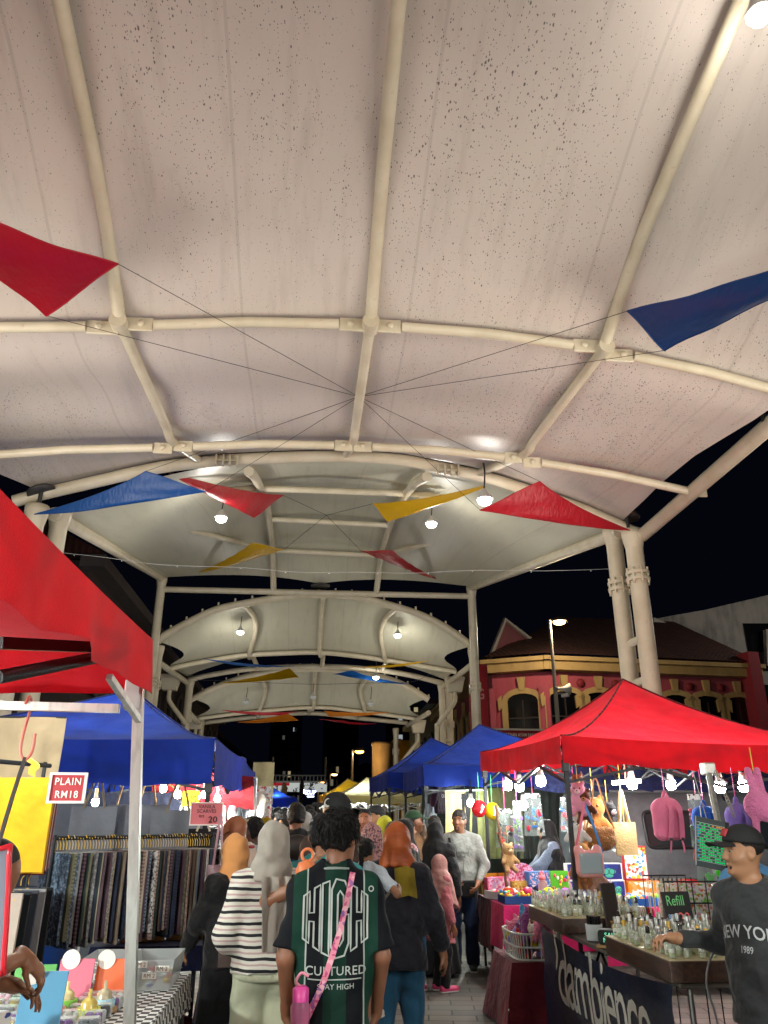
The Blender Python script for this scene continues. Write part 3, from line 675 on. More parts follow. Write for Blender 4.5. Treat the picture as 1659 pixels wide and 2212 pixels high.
for x, y, z in ((XR-.08, 7.12, 6.0), (4.75, 10.72, 6.0), (-4.05, 10.7, 6.05)):
    pl = MB(); pl.lathe((x, y, z), [(0, -.02), (.2, -.02), (.2, .02), (0, .02)], 20, rot=Matrix.Rotation(.35 if x > 0 else -.35, 3, 'Y')); pl.tube([(x, y, z-.3), (x, y, z)], .03, 8); part(pl, 'corner_plate', DARKIRON, c1)
for u, v in ((490, 995), (968, 1016)):
    p = P(u, v, Y=10.69); cl = MB()
    for dx in (-.16, -.05, .05, .16): cl.box(p+Vector((dx, 0, 0)), (.025, .08, .17))
    cl.box(p, (.34, .05, .02)); part(cl, 'splice_plate', M('#b8ae94', .5), c1)
# -- second canopy, seen beyond the arch
YB = 21.7
c2 = thing('fabric_canopy', 'grey-white fabric roof of the second bay, behind the near arch', 'canopy', (0, 16, 0))
BL, BR = P(350, 1250, Y=YB), P(1018, 1270, Y=YB)
AL, AR = Vector((-3.95, 11.1, 5.95)), Vector((4.75, 11.1, 5.95))
def bayrow(Y, zc, p=2.0, dip=0):
    t = (Y-11.1)/(YB-11.1); l = AL.lerp(BL, t); r = AR.lerp(BR, t); out = []
    for i in range(41):
        k = i/40*2-1; q = l.lerp(r, i/40); q.z += (zc-(l.z+r.z)/2)*(1-abs(k)**p)-dip*(1-abs(k))**3*1.0; q.y = Y; out.append(q)
    return out
z1 = P(702, 1036, Y=14.5).z; z2 = P(704, 1111, Y=17.8).z; z3 = P(700, 1184, Y=19.9).z; z4 = P(690, 1250, Y=21.5).z
R2 = [bayrow(11.15, 7.0), bayrow(12.8, (7.0+z1)/2+.15), bayrow(14.5, z1+.12), bayrow(16.2, (z1+z2)/2+.2), bayrow(17.8, z2+.12), bayrow(19.9, z3+.12), bayrow(21.4, z4+.1, dip=.28)]
S2 = lofted(R2, 5); part(MB().grid(S2), 'roof_fabric', MEM2, c2)
def under2(x, y):
    i = min((abs(rw[20].y-y), i) for i, rw in enumerate(S2))[1]; return float(np.interp(x, [p.x for p in S2[i]], [p.z for p in S2[i]]))
for xa, xb in ((-1.2, -1.25), (1.8, 1.73)):
    pts = [Vector((xa+(xb-xa)*t, y, under2(xa, y)-.14)) for t, y in ((0, 11.8), (.2, 13.2), (.4, 15), (.6, 17), (.8, 19.5), (.9, 20.6))]+[Vector((xb, YB, BL.z-.28))]
    part(MB().tube(cr(pts, 4), .085, 12), 'rib', STEEL, c2)
for Y, xs in ((14.5, (-1.95, -1.3, 1.85, 2.4)), (17.8, (-1.2, 1.78)), (19.9, (-1.2, 1.78))):
    for a, b in zip(xs[:-1], xs[1:]):
        ya = Y-(.7 if a < -1.5 else 0); yb = Y-(.7 if b > 2 else 0)
        part(MB().tube([Vector((a+.05, ya, under2(a, ya)-.16)), Vector((b-.05, yb, under2(b, yb)-.16))], .07, 10), 'purlin', STEEL, c2)
for a, b in (((537, 1176), (250, 1107)), ((853, 1191), (1115, 1134))):
    p = P(*a, Y=19.7); x = -4.2 if a[0] < 700 else 4.65; q = P(*b, X=x); part(MB().tube([p, q], .07, 10), 'purlin', STEEL, c2)
part(MB().tube([AL+Vector((-.02, 0, -.1)), BL], .1, 14), 'edge_tube', STEEL, c2); part(MB().tube([AR+Vector((.02, 0, -.1)), BR], .1, 14), 'edge_tube', STEEL, c2)
part(MB().tube([P(348, 1273, Y=YB), P(1020, 1288, Y=YB)], .085, 12), 'tie_beam', STEEL, c2)
for p in (BL, BR, None):
    pl = MB()
    if p: pl.lathe(p+Vector((.15 if p.x < 0 else -.15, -.2, .12)), [(0, -.02), (.22, -.02), (.22, .02), (0, .02)], 18)
    else: pl.lathe((.1, 21.5, z4-.22), [(0, -.02), (.28, -.02), (.28, .02), (0, .02)], 18)
    part(pl, 'corner_plate', DARKIRON, c2)
# -- third and fourth canopies
c8 = lambda x, y: (270+.4557*x, 1242+.4557*y)
def far_bay(label, Yf, arch, Yp, purl, Ye, earch, ribs, gapy):
    root = thing('fabric_canopy', label, 'canopy', (0, (Yf+Ye)/2, 0))
    a = cr([P(*c8(*q), Y=Yf) for q in arch], 6); pu = cr([P(*c8(*q), Y=Yp) for q in purl], 6); e = cr([P(*c8(*q), Y=Ye) for q in earch], 6)
    part(MB().tube(a, .11, 12), 'arch', STEEL, root); part(MB().tube(pu, .075, 10), 'purlin', STEEL, root); part(MB().tube(e, .09, 12), 'end_arch', STEEL, root)
    A = resample(a, 41); B = resample(pu, 41); E = resample(e, 41)
    rows = [[p+Vector((0, .02, .06)) for p in A], [A[i].lerp(B[i], .5)+Vector((0, 0, .1+.25*(1-abs(i/20-1)))) for i in range(41)], [p+Vector((0, 0, .1)) for p in B]]
    rows.append([B[i].lerp(E[i], .12+.8*abs(i/20-1)**1.5)+Vector((0, 0, .12)) for i in range(41)])
    S = lofted(rows, 5)
    for rw in S:
        t = (rw[20].y-Yf)/(Yp-Yf)
        for j in range(41):
            k = max(0, 1-min(j, 40-j)/7)
            if 0 < t: rw[j].x += (1 if j < 20 else -1)*k*.6*math.sin(math.pi*min(t, 1))
    part(MB().grid(S), 'roof_fabric', MEM2, root)
    for x0, x1 in ribs:
        pts = []
        for rw in S[::3]: i = x0/2+.5; xx = rw[0].x+(rw[40].x-rw[0].x)*i; pts.append(Vector((xx, rw[20].y, float(np.interp(xx, [p.x for p in rw], [p.z for p in rw]))-.12)))
        xx = E[0].x+(E[40].x-E[0].x)*(x0/2+.5); pts.append(Vector((xx, Ye, float(np.interp(xx, [p.x for p in E], [p.z for p in E])))))
        part(MB().tube(cr(pts, 3), .075, 10), 'rib', STEEL, root)
    b = MB()
    for i in range(0, 41, 2): b.tube([A[i]+Vector((0, 0, .1)), A[i]+Vector((0, 0, .2))], .03, 6)
    part(b, 'bolt', STEEL, root)
    for X in (0, 40): part(MB().tube([A[X]+Vector((0, .1, -.45)), E[X]+Vector((0, 0, -.1))], .09, 10), 'edge_tube', STEEL, root)
    return A, B, E
arch3 = [(145, 322), (200, 280), (330, 210), (450, 160), (600, 130), (760, 103), (930, 94), (1100, 105), (1250, 142), (1400, 190), (1520, 250), (1620, 320), (1650, 345)]
A3, B3, E3 = far_bay('third fabric roof down the street, behind the long tie beam', 21.95, arch3, 24.4, [(210, 445), (350, 415), (550, 383), (740, 372), (920, 368), (1100, 385), (1270, 410), (1420, 435), (1570, 460)], 27.8, [(300, 500), (400, 475), (600, 445), (900, 433), (1150, 445), (1350, 475), (1510, 515)], ((-.47, 0), (.03, 0), (.5, 0)), 1)
A4, B4, E4 = far_bay('farthest fabric roof, above the gantry at the street end', 28.6, [(310, 592), (400, 545), (500, 505), (600, 475), (750, 450), (900, 445), (1050, 455), (1200, 480), (1330, 525), (1440, 592)], 31.8, [(340, 682), (600, 650), (900, 628), (1100, 645), (1400, 685)], 34, [(360, 702), (600, 675), (870, 655), (1100, 678), (1340, 702)], ((-.46, 0), (.03, 0), (.5, 0)), 1)
# -- columns
def column(name_label, tops, rungs=(), flz=4.6, r=.13, collar=True, knee=None):
    x0 = sum(t[0] for t in tops)/len(tops); y0 = sum(t[1] for t in tops)/len(tops); root = thing('canopy_column', name_label, 'column', (x0, y0, 0))
    for x, y, z in tops:
        po = part(MB().tube([(x, y, -.05), (x, y, z)], r, 18), 'pole', STEEL, root)
        k = MB().tube([(x, y, flz), (x, y, flz+.05)], r*1.35, 14).tube([(x, y, flz+.1), (x, y, flz+.15)], r*1.35, 14).tube([(x, y, 0), (x, y, .04)], r*1.9, 14)
        for j in range(8): a = j*math.pi/4; k.tube([(x+r*1.2*math.cos(a), y+r*1.2*math.sin(a), flz-.05), (x+r*1.2*math.cos(a), y+r*1.2*math.sin(a), flz+.2)], .02, 6)
        c = k.build('collar', STEEL, po)
        c2_ = MB().lathe((x, y, z-.25), [(r, 0), (r*1.3, .2), (r*1.3, .3), (0, .3)], 16).build('capital', STEEL, po)
        for q in (c, c2_): q.matrix_parent_inverse = Matrix.Identity(4)
    if len(tops) == 2:
        for z in rungs: part(MB().tube([(tops[0][0], tops[0][1], z), (tops[1][0], tops[1][1], z)], .06, 10), 'rung', STEEL, root)
    return root
pa, pb = P(1330, 1200, Y=11.35), P(1372, 1200, Y=10.8)
column('cream twin column rising beside the red-roofed tent and the pink house', [(pb.x, 10.8, 5.72), (pa.x, 11.35, 5.95)], (3.5, 4.1), 4.95)
column('cream twin column behind the big red tent corner', [(-4.1, 10.8, 5.8), (-3.95, 11.35, 5.95)], (3.4, 4.4), 4.95)
column('cream column left of the third roof, at the end of the tie beam', [(BL.x, YB, BL.z), (BL.x+.05, YB+.4, 6.1)], (5.3, 3.6), 5.0, .12)
column('cream column right of the third roof, at the end of the tie beam', [(BR.x, YB, BR.z), (BR.x+.05, YB+.4, 6.2)], (5.3, 3.6), 5.0, .12)
column('cream column under the fourth roof, by the dark houses', [(-4.35, 27.9, 6.1)], (), 4.7, .13)
column('cream column under the fourth roof, by the pink houses', [(4.62, 27.9, 6.1), (4.95, 28.3, 6.0)], (4.2,), 4.7, .12)
column('thin cream column under the farthest roof edge by the dark houses', [(-4.6, 33.5, 5.4)], (), 4.2, .12)
column('thin cream column under the farthest roof edge by the green house', [(4.45, 33.5, 5.4), (3.6, 34.2, 5.2)], (), 4.2, .11)
def hopper(u, v, Y, label, sgn):
    p = P(u, v, Y=Y); root = thing('rainwater_hopper', label, 'rainwater hopper', p)
    MB().box((0, 0, .2), (.62, .5, .12), None, 0, .015).add([(-.3, -.24, .14), (.3, -.24, .14), (.3, .24, .14), (-.3, .24, .14), (-.22, -.18, -.25), (.22, -.18, -.25), (.22, .18, -.25), (-.22, .18, -.25)], [(0, 4, 5, 1), (1, 5, 6, 2), (2, 6, 7, 3), (3, 7, 4, 0), (4, 7, 6, 5), (0, 1, 2, 3)]).build('box', STEEL, root)
    MB().tube(cr([(0, 0, -.25), (0, 0, -.5), (sgn*.1, 0, -.7), (sgn*.6, 0, -1.3), (sgn*.66, 0, -1.5), (sgn*.66, 0, -3.6)], 4), .075, 10).build('downpipe', STEEL, root)
hopper(368, 1475, 26.6, 'square cream rain hopper on the column by the dark houses', 1); hopper(982, 1480, 26.6, 'square cream rain hopper on the column by the pink houses', -1)
hopper(424, 1562, 33, 'smaller rain hopper under the farthest roof beside the blue tents', 1); hopper(903, 1570, 33, 'smaller rain hopper under the farthest roof beside the green house', -1)
# -- triangular cloth banners on wires
def VINYL(c):
    key = ('vinyl', c)
    if key not in _MC:
        n = NT('vinyl'); n.base(c); n.set(Roughness=.45, Specular_IOR_Level=.4); a = n.noise(n.co(), 2.2, 3); n.bump(n.math('ADD', a, n.math('MULTIPLY', n.noise(n.co((6, 1.2, 3)), 4, 2), .3)), .5, .06); _MC[key] = n.m
    return _MC[key]
def banner(label, A, B, T, col, sag=.12, inset=.12):
    """A, B: the short edge; T: the long tip"""
    A, B, T = Vector(A), Vector(B), Vector(T); o = (A+B+T)/3; root = thing('cloth_banner', label, 'banner', o, 0, 'triangular banners strung under the roof')
    mb = MB(); pts = []; N = 18; nrm = (B-A).cross(T-A).normalized(); nrm = nrm if nrm.z > 0 else -nrm; L = (T-(A+B)/2).length
    for i in range(N+1):
        t = i/N; r = []
        a, b = A.lerp(T, t), B.lerp(T, t); w_ = 1-inset*4*t*(1-t)
        for j in range(11):
            k = j/10; kk = .5+(k-.5)*w_; p = a.lerp(b, kk); p.z -= sag*4*t*(1-t)*(.4+.6*4*k*(1-k)); p += nrm*(.012*math.sin(9*t*L+6*k)*(1-t)); r.append(p-o)
        pts.append(r)
    mb.grid(pts, thick=.003).build('cloth', VINYL(col), root)
    e = MB()
    for j in (0, 10): e.tube([pts[i][j] for i in range(N+1)], .008, 5)
    e.tube(pts[0], .008, 5).build('hem', VINYL(col), root)
    return root
RED, BLU, YEL, ORA = '#a01020', '#0d427e', '#c79b08', '#c9761a'
WIRE = M('#1c1b1a', .6)
def wire(label, pts, r=.006, n='guy_wire', cat='wire', sagz=0, mat=None, group='thin wires strung under the roof'):
    pts = [Vector(p) for p in pts]
    if sagz and len(pts) == 2: pts = [pts[0].lerp(pts[1], t)-Vector((0, 0, sagz*4*t*(1-t))) for t in np.linspace(0, 1, 16)]
    o = MB().tube(pts, r, 5).build(n, mat or WIRE); tag(o, label, cat, group); return o
n1 = P(775, 857, Y=7.95); 
a, b = P(255, 570, Z=5.9), P(100, 682, Z=5.9); bann1 = banner('red banner overhead, hanging nearest beside the left rib', a, b, P(-330, 330, Z=5.8), RED)
c_, d_ = P(1355, 672, Z=5.9), P(1435, 757, Z=5.9); banner('large dark blue banner overhead, beside the right rib', c_, d_, P(2050, 440, Z=5.8), '#08305f')
e_, f_ = P(315, 1018, Y=9.9), P(445, 1062, Y=9.9); banner('blue banner reaching to the column behind the big red tent', e_, f_, (-4.05, 10.6, 5.65), BLU)
g_, h_ = P(1166, 1040, Y=9.6), P(1037, 1102, Y=9.6); banner('dark red banner reaching to the twin column', g_, h_, (4.72, 10.6, 5.7), RED)
for q, k in ((a, 'upper corner of the nearest red banner'), (b, 'lower corner of the nearest red banner'), (c_, 'upper corner of the large dark blue banner'), (d_, 'lower corner of the large dark blue banner'), (e_, 'top corner of the left blue banner'), (f_, 'inner corner of the left blue banner'), (g_, 'top corner of the dark red banner'), (h_, 'inner corner of the dark red banner')):
    wire('dark wire from middle rib to '+k, [n1, q], .0032)
n2 = P(705, 1113, Y=16.6)
i1, i2 = P(612, 1070, Y=15.2), P(548, 1118, Y=15.2); banner('red banner behind the near arch, beside the left lamp', i1, i2, P(365, 1021, Y=11.6), RED)
j1, j2 = P(806, 1088, Y=15.2), P(838, 1126, Y=15.2); banner('yellow banner behind the near arch, pointing to the right lamp', j1, j2, P(1058, 1047, Y=11.9), YEL)
k1, k2 = P(545, 1173, Y=18), P(613, 1187, Y=18); banner('yellow banner in front of the dark gap above the tie beam', k1, k2, P(427, 1237, Y=21.2), YEL)
l1, l2 = P(848, 1190, Y=18), P(780, 1190, Y=18); banner('red banner in front of the dark gap above the tie beam', l1, l2, P(946, 1251, Y=21.2), RED)
for q, k in ((i1, 'red banner by the left lamp'), (j1, 'yellow banner by the right lamp'), (k2, 'yellow banner above the tie beam'), (l2, 'red banner above the tie beam')): wire('thin wire from the second roof to the '+k, [n2, q], .005)
far = [('blue banner seen edge-on under the third roof', (635, 1440, 26), (590, 1440, 25.6), (440, 1423, 23), BLU), ('yellow banner in front of the fourth roof, beside the blue one', (625, 1444, 27.5), (645, 1463, 27), (475, 1476, 27.6), YEL),
       ('yellow banner seen edge-on under the third roof', (757, 1441, 26), (800, 1441, 25.6), (926, 1427, 23), YEL), ('blue banner in front of the fourth roof', (760, 1449, 27.5), (720, 1456, 27), (882, 1478, 27.8), BLU),
       ('thin red banner under the fourth roof', (640, 1538, 31), (600, 1545, 30.6), (480, 1534, 29), RED), ('orange banner below the thin red one, far down the street', (620, 1541, 32.5), (645, 1556, 32), (514, 1560, 33), ORA),
       ('orange banner under the fourth roof', (700, 1536, 31), (712, 1548, 30.6), (840, 1538, 29), ORA), ('red banner lowest of all, far down the street', (690, 1554, 32.5), (735, 1556, 32), (812, 1563, 33), RED)]
for lb, a, b, t, c in far: banner(lb, P(a[0], a[1], Y=a[2]), P(b[0], b[1], Y=b[2]), P(t[0], t[1], Y=t[2]), c, sag=.1)
fw_ = [P(u, v, Y=13.5) for u, v in ((90, 1190), (210, 1202), (350, 1220), (520, 1226), (640, 1236), (760, 1236), (900, 1238), (1020, 1232), (1180, 1233), (1340, 1228))]
wl = wire('string of unlit fairy lights strung across the street below the second roof', cr(fw_, 5), .004, 'fairy_lights', 'string lights', mat=M('#a9a9a4', .4), group=None)
m_ = MB()
for i in range(3, 46, 4): m_.ell(cr(fw_, 5)[i]-Vector((0, 0, .02)), .011, None, 8, 5)
m_.build('bulbs', M('#cfcfc8', .3), wl)
fw2 = [P(*c8(*q), Y=26) for q in ((340, 498), (500, 503), (700, 512), (920, 518), (1150, 512), (1350, 508), (1450, 470))]
wire('string of fairy lights in front of the fourth roof', cr(fw2, 5), .007, 'fairy_lights', 'string lights', group=None)
# -- pendant lamps
def pendant(u, v, Y, label, w_, lit=True, drop=.5, r=.13):
    p = P(u, v, Y=Y); root = thing('pendant_lamp', label, 'lamp', p, 0, 'lamps hung under the fabric roofs')
    MB().lathe((0, 0, .0), [(.03, .16), (.05, .1), (r*.8, .04), (r, 0), (r*.95, -.01), (0, .03)], 16).build('shade', M('#b9b9b4', .4), root)
    MB().ell((0, 0, -.03), (r*.8, r*.8, r*.55), None, 14, 8).build('bulb', EMIT('#fdfdf2', 22 if lit else .25), root)
    MB().tube(cr([(0, 0, .16), (.02, 0, .16+drop*.5), (0, 0, .16+drop)], 4), .012, 6).build('cable', M('#2a2a2a'), root)
    if lit: lamp((p.x, p.y, p.z-.12), w_, (1, .96, .88), .12, 'pendant_light')
pendant(1047, 1078, 10.3, 'lit pendant lamp next to the dark red banner', 45, drop=.55)
pendant(478, 1118, 14, 'lit pendant lamp below the red banner of the second roof', 80, drop=.5)
pendant(932, 1130, 14.5, 'lit pendant lamp below the yellow banner of the second roof', 80, drop=.4)
pendant(519, 1364, 22.8, 'lit pendant lamp on the left rib of the third roof', 34, drop=.9); pendant(859, 1371, 22.8, 'lit pendant lamp on the right rib of the third roof', 34, drop=.9)
pendant(1640, 30, 3.3, 'bright lamp at the roof corner above the blue banner', 60, drop=.7, r=.09); 
pendant(812, 1462, 27, 'small lit lamp above the blue banner of the fourth roof', 60, drop=.5)
for u, v, lb in ((532, 1516, 'unlit pendant lamp under the fourth roof, left of its middle rib'), (676, 1505, 'unlit pendant lamp on the middle rib of the fourth roof'), (801, 1520, 'unlit pendant lamp under the fourth roof, right of its middle rib')): pendant(u, v, 30, lb, 0, False, .8)
# unseen fill lamps added behind the camera and at bays to brighten the roofs
def add_fill(loc, aim, w_, label, col=(1, .92, .82), ang=120):
    root = thing('fill_lamp', label, 'fill_lamp', loc, 0, 'fill lamps added to brighten the fabric roofs'); d = (Vector(aim)-Vector(loc)).normalized(); q = d.to_track_quat('Z', 'Y').to_matrix()
    MB().box((0, 0, 0), (.3, .2, .08), q, 0, .02).build('housing', M('#4a4a4a', .5, .3), root); MB().box(d*.045, (.26, .16, .01), q).build('lens', EMIT('#fff3e0', 2), root)
    l = bpy.data.lights.new('fill_beam', 'SPOT'); l.energy = w_; l.color = col; l.spot_size = R(ang); l.spot_blend = .8; l.shadow_soft_size = 1.6
    o = bpy.data.objects.new('fill_beam', l); COL.objects.link(o); o.location = Vector(loc)+d*.1; o.rotation_euler = (-d).to_track_quat('Z', 'Y').to_euler()
add_fill((-4.0, -2.5, 3.6), (.5, 6, 7.2), 880, 'added unseen fill lamp behind the viewer, tents side')
add_fill((4.6, -2.5, 3.6), (0, 6, 7.2), 880, 'added unseen fill lamp behind the viewer, house side', (1, .9, .8))
add_fill((-5.2, 5.2, 3.0), (-.3, 9.2, 6.2), 1250, 'added unseen fill lamp nearest the big red tent', ang=88)
add_fill((5.9, 5.0, 3.0), (.3, 9.2, 6.2), 1250, 'added unseen fill lamp nearest the toy stall', ang=88)
for x, y, a, w_, lb in ((-4.0, 11.8, (0, 17, 8), 560, 'low hidden fill lamp added by the near column, tents side'), (4.7, 11.8, (0, 17, 8), 560, 'low hidden fill lamp added by the twin column, house side'), (-4.2, 22.6, (0, 25.5, 7), 200, 'low hidden fill lamp added under the third roof, tents side'), (4.3, 22.6, (0, 25.5, 7), 200, 'low hidden fill lamp added under the third roof, house side'), (-4.2, 28.6, (0, 31.5, 6.6), 290, 'low hidden fill lamp added under the fourth roof, tents side'), (4.3, 28.6, (0, 31.5, 6.6), 290, 'low hidden fill lamp added under the fourth roof, house side')): add_fill((x, y, 2.9), a, w_, lb, (1, .96, .9), 130)
# ---------------------------------------------------------------- shophouses, towers, street lamps, signs on the street
def WALL(c, dirt=.35, c2='#4b3a35'):
    key = ('wall', c, dirt)
    if key not in _MC:
        n = NT('plaster'); f = n.noise(n.co(), .7, 6, .6); g = n.noise(n.co((1, 1, .2)), 3, 5); k = n.n('ShaderNodeMapRange', {0: n.math('MULTIPLY', f, g), 1: .22, 2: .4, 3: 0, 4: dirt}).outputs[0]
        n.base(n.mix(k, (*lin(c), 1), c2)); n.set(Roughness=.85); n.bump(n.noise(n.co(), 20, 4), .3, .01); _MC[key] = n.m
    return _MC[key]
def tiles(c):
    n = NT('roof_tiles'); v = n.co(); wv = n.n('ShaderNodeTexWave', {'Vector': v, 'Scale': 1.6, 'Distortion': .5}); wv.wave_type = 'BANDS'; wv.bands_direction = 'X'
    w2 = n.n('ShaderNodeTexWave', {'Vector': v, 'Scale': 1.2, 'Distortion': 1.}); w2.bands_direction = 'Y'
    f = n.noise(v, 2, 5); a = lin(c); n.base(n.ramp(f, [(.3, tuple(x*.5 for x in a)), (.7, c)])); n.bump(n.math('ADD', wv.outputs[1], w2.outputs[1]), .8, .06); n.set(Roughness=.8); return n.m
PINK, MUST, ROOF, NIGHT = WALL('#a84a58'), WALL('#b39660', .3), tiles('#4a2419'), M('#0c0e12', .12, spec=.7)
def arched(wd, ht, rise, n=8):
    return [(-wd/2, 0), (wd/2, 0), (wd/2, ht-rise)]+[(wd/2*math.cos(a), ht-rise+rise*math.sin(a)) for a in np.linspace(0, math.pi, n)[1:-1]]+[(-wd/2, ht-rise)]
class Face:
    """a wall plane: o lower left corner, ax along the wall, normal towards the street = ax x z"""
    def __init__(s, o, ax): s.o = Vector(o); s.ax = Vector(ax).normalized(); s.n = s.ax.cross(Vector((0, 0, 1))).normalized()
    def at(s, x, z, d=0): return s.o+s.ax*x+Vector((0, 0, z))+s.n*d
def ornate_window(root, F, x, z, wd, ht, frame, pane=NIGHT, rise=.28, keyst=True):
    fw = .22; out = arched(wd+2*fw, ht+fw, rise+.1); fr = MB()
    # frame as a ring of bars butted end to end
    inn = arched(wd, ht, rise); ou = [(-wd/2-fw, 0), (wd/2+fw, 0), (wd/2+fw, ht-rise)]+[((wd/2+fw)*math.cos(a), ht-rise+(rise+fw)*math.sin(a)) for a in np.linspace(0, math.pi, 8)[1:-1]]+[(-wd/2-fw, ht-rise)]
    k = len(inn); vs = []; D = .12
    for (a, b), (c, d) in zip(inn, ou): vs += [F.at(x+a, z+b, .02), F.at(x+a, z+b, D), F.at(x+c, z+d, D), F.at(x+c, z+d, .02)]
    fs = []
    for i in range(k):
        j = (i+1) % k
        for q in range(4): fs.append((i*4+q, i*4+(q+1) % 4, j*4+(q+1) % 4, j*4+q))
    fr.add(vs, fs)
    if keyst:
        fr.prism([(-.1, ht+.12), (.1, ht+.12), (.16, ht+.62), (-.16, ht+.62)], F.at(x, z, .03), F.ax, (0, 0, 1), .13)
        for sg in (-1, 1):
            fr.prism([(sg*(wd/2+fw), ht-rise-.25), (sg*(wd/2+fw+.13), ht-rise-.35), (sg*(wd/2+fw+.16), ht-rise+.1), (sg*(wd/2+fw), ht-rise+.25)], F.at(x, z, .03), F.ax, (0, 0, 1), .1)
            fr.prism([(sg*(wd/2+fw), .75), (sg*(wd/2+fw+.28), .75), (sg*(wd/2+fw+.28), .95), (sg*(wd/2+fw), .95)], F.at(x, z, .03), F.ax, (0, 0, 1), .1)
    f = fr.build('window_frame', frame, root)
    MB().prism(inn, F.at(x, z, .025), F.ax, (0, 0, 1), .02).build('pane', pane, f)
    b = MB(); b.box(F.at(x, z+ht/2-.1, .06), (.05, .05, ht-.3), Matrix([F.ax, F.n, (0, 0, 1)]).transposed()); b.box(F.at(x, z+ht*.62, .065), (wd, .05, .05), Matrix([F.ax, F.n, (0, 0, 1)]).transposed()); b.build('glazing_bar', M('#2c211c'), f)
    return f
def bar(F, x0, x1, z0, z1, d0, d1, mb): 
    m = Matrix([F.ax, F.n, (0, 0, 1)]).transposed(); return mb.box(F.at((x0+x1)/2, (z0+z1)/2, (d0+d1)/2), (x1-x0, d1-d0, z1-z0), m)
# pink corner house
Zc = 7.0
cL, cR = P(1062, 1445, Y=30.5), P(1178, 1440, Y=29.5); wR = P(1620, 1446, Y=30.5); sL = P(952, 1540, Y=46)
eav = 6.95
K = [Vector((cR.x, 29.5, 0)), Vector((wR.x, 30.5, 0)), Vector((cL.x, 30.5, 0)), Vector((sL.x, 47, 0))]
house = thing('corner_shophouse', 'pink two-storey corner shophouse with mustard arched windows and tiled roof', 'building', (cR.x, 30, 0))
FR = Face(K[0], K[1]-K[0]); FC = Face(K[2], K[0]-K[2]); FS = Face(K[3], K[2]-K[3])
LR, LC, LS = (K[1]-K[0]).length, (K[0]-K[2]).length, (K[2]-K[3]).length
wm = MB(); poly = [K[3], K[2], K[0], K[1], K[1]+Vector((0, 14, 0)), K[3]+Vector((6, 4, 0))]
n_ = len(poly); wm.add([p for p in poly]+[p+Vector((0, 0, eav)) for p in poly], [(i, (i+1) % n_, n_+(i+1) % n_, n_+i) for i in range(n_)]+[tuple(range(n_, 2*n_))])
part(wm, 'wall', PINK, house)
def part_keep(o): o.matrix_parent_inverse = Matrix.Translation(o.parent.location).inverted()
def into(root, fn):
    before = set(bpy.data.objects); fn()
    for o in set(bpy.data.objects)-before:
        if o.parent == root: part_keep(o)
def add_house():
    for F, L in ((FR, LR), (FC, LC), (FS, LS)):
        m = MB(); bar(F, -.25, L+.25, eav+.02, eav+.36, -.1, .45, m); bar(F, -.3, L+.3, eav+.36, eav+.52, -.1, .62, m); m.build('cornice', MUST, house)
    xs = [LR*t for t in (.075, .235, .40, .60, .755, .91)]
    for x in xs: ornate_window(house, FR, x, 3.7, 1.3, 2.5, MUST)
    for i, x in enumerate(xs[:-1]):
        xm = (x+xs[i+1])/2; m = MB(); m.prism([(-.12, .9), (.12, .9), (.12, 1.9), (0, 2.2), (-.12, 1.9)], FR.at(xm, 3.4, .01), FR.ax, (0, 0, 1), .05); m.lathe(FR.at(xm, 6.55, .05), [(0, -.04), (.16, -.04), (.16, .04), (0, .04)], 12, rot=Matrix.Rotation(math.pi/2, 3, 'X')); m.build('panel', M('#7d1f27', .7) , house)
    ornate_window(house, FC, LC*.55, 3.7, 1.2, 2.45, MUST)
    for x in np.linspace(2.2, LS-1.6, 6): ornate_window(house, FS, x, 3.7, 1.2, 2.45, MUST)
    m = MB(); bar(FC, -.1, .12, 0, eav-.55, 0, .18, m); m.build('pilaster', PINK, house); m = MB(); bar(FC, LC-.3, LC+.1, 0, eav-.55, 0, .18, m); m.build('pilaster', PINK, house)
    m = MB(); bar(FR, LR-.5, LR, 0, eav+1.0, 0, .7, m); m.build('pilaster', WALL('#8e2430'), house)
into(house, add_house)
r = MB(); e = eav+.6; O = .6
a0, a1, a2, a3 = FR.at(-.3, e, .65), FR.at(LR+.1, e, .65), FC.at(-.2, e, .65), FS.at(0, e, .65)
rd0, rd1, rd2 = Vector((cR.x+3.2, 36.5, e+3.4)), Vector((wR.x+.2, 37, e+3.4)), Vector((sL.x+4, 47, e+3.0))
r.add([a0, a1, rd1, rd0, a2, a3, rd2], [(0, 1, 2, 3), (4, 0, 3), (5, 4, 3, 6)]); part(r, 'roof', ROOF, house)
g = MB(); gl, gt, gr = P(1052, 1442, Y=31.5), P(1090, 1342, Y=32), P(1160, 1396, Y=32.5)
g.add([gl, gt, gr, gl+Vector((.9, 3, 0)), gt+Vector((.5, 3, 0)), gr+Vector((.3, 3, 0))], [(0, 2, 1), (3, 4, 5), (0, 1, 4, 3), (1, 2, 5, 4)]); part(g, 'gable', WALL('#6e3d45', .4), house)
v_ = MB().tube([gl+Vector((-.05, -.1, 0)), gt+Vector((0, -.1, .05)), gr+Vector((.05, -.1, 0))], .1, 4); part(v_, 'verge', WALL('#8f8a84'), house)
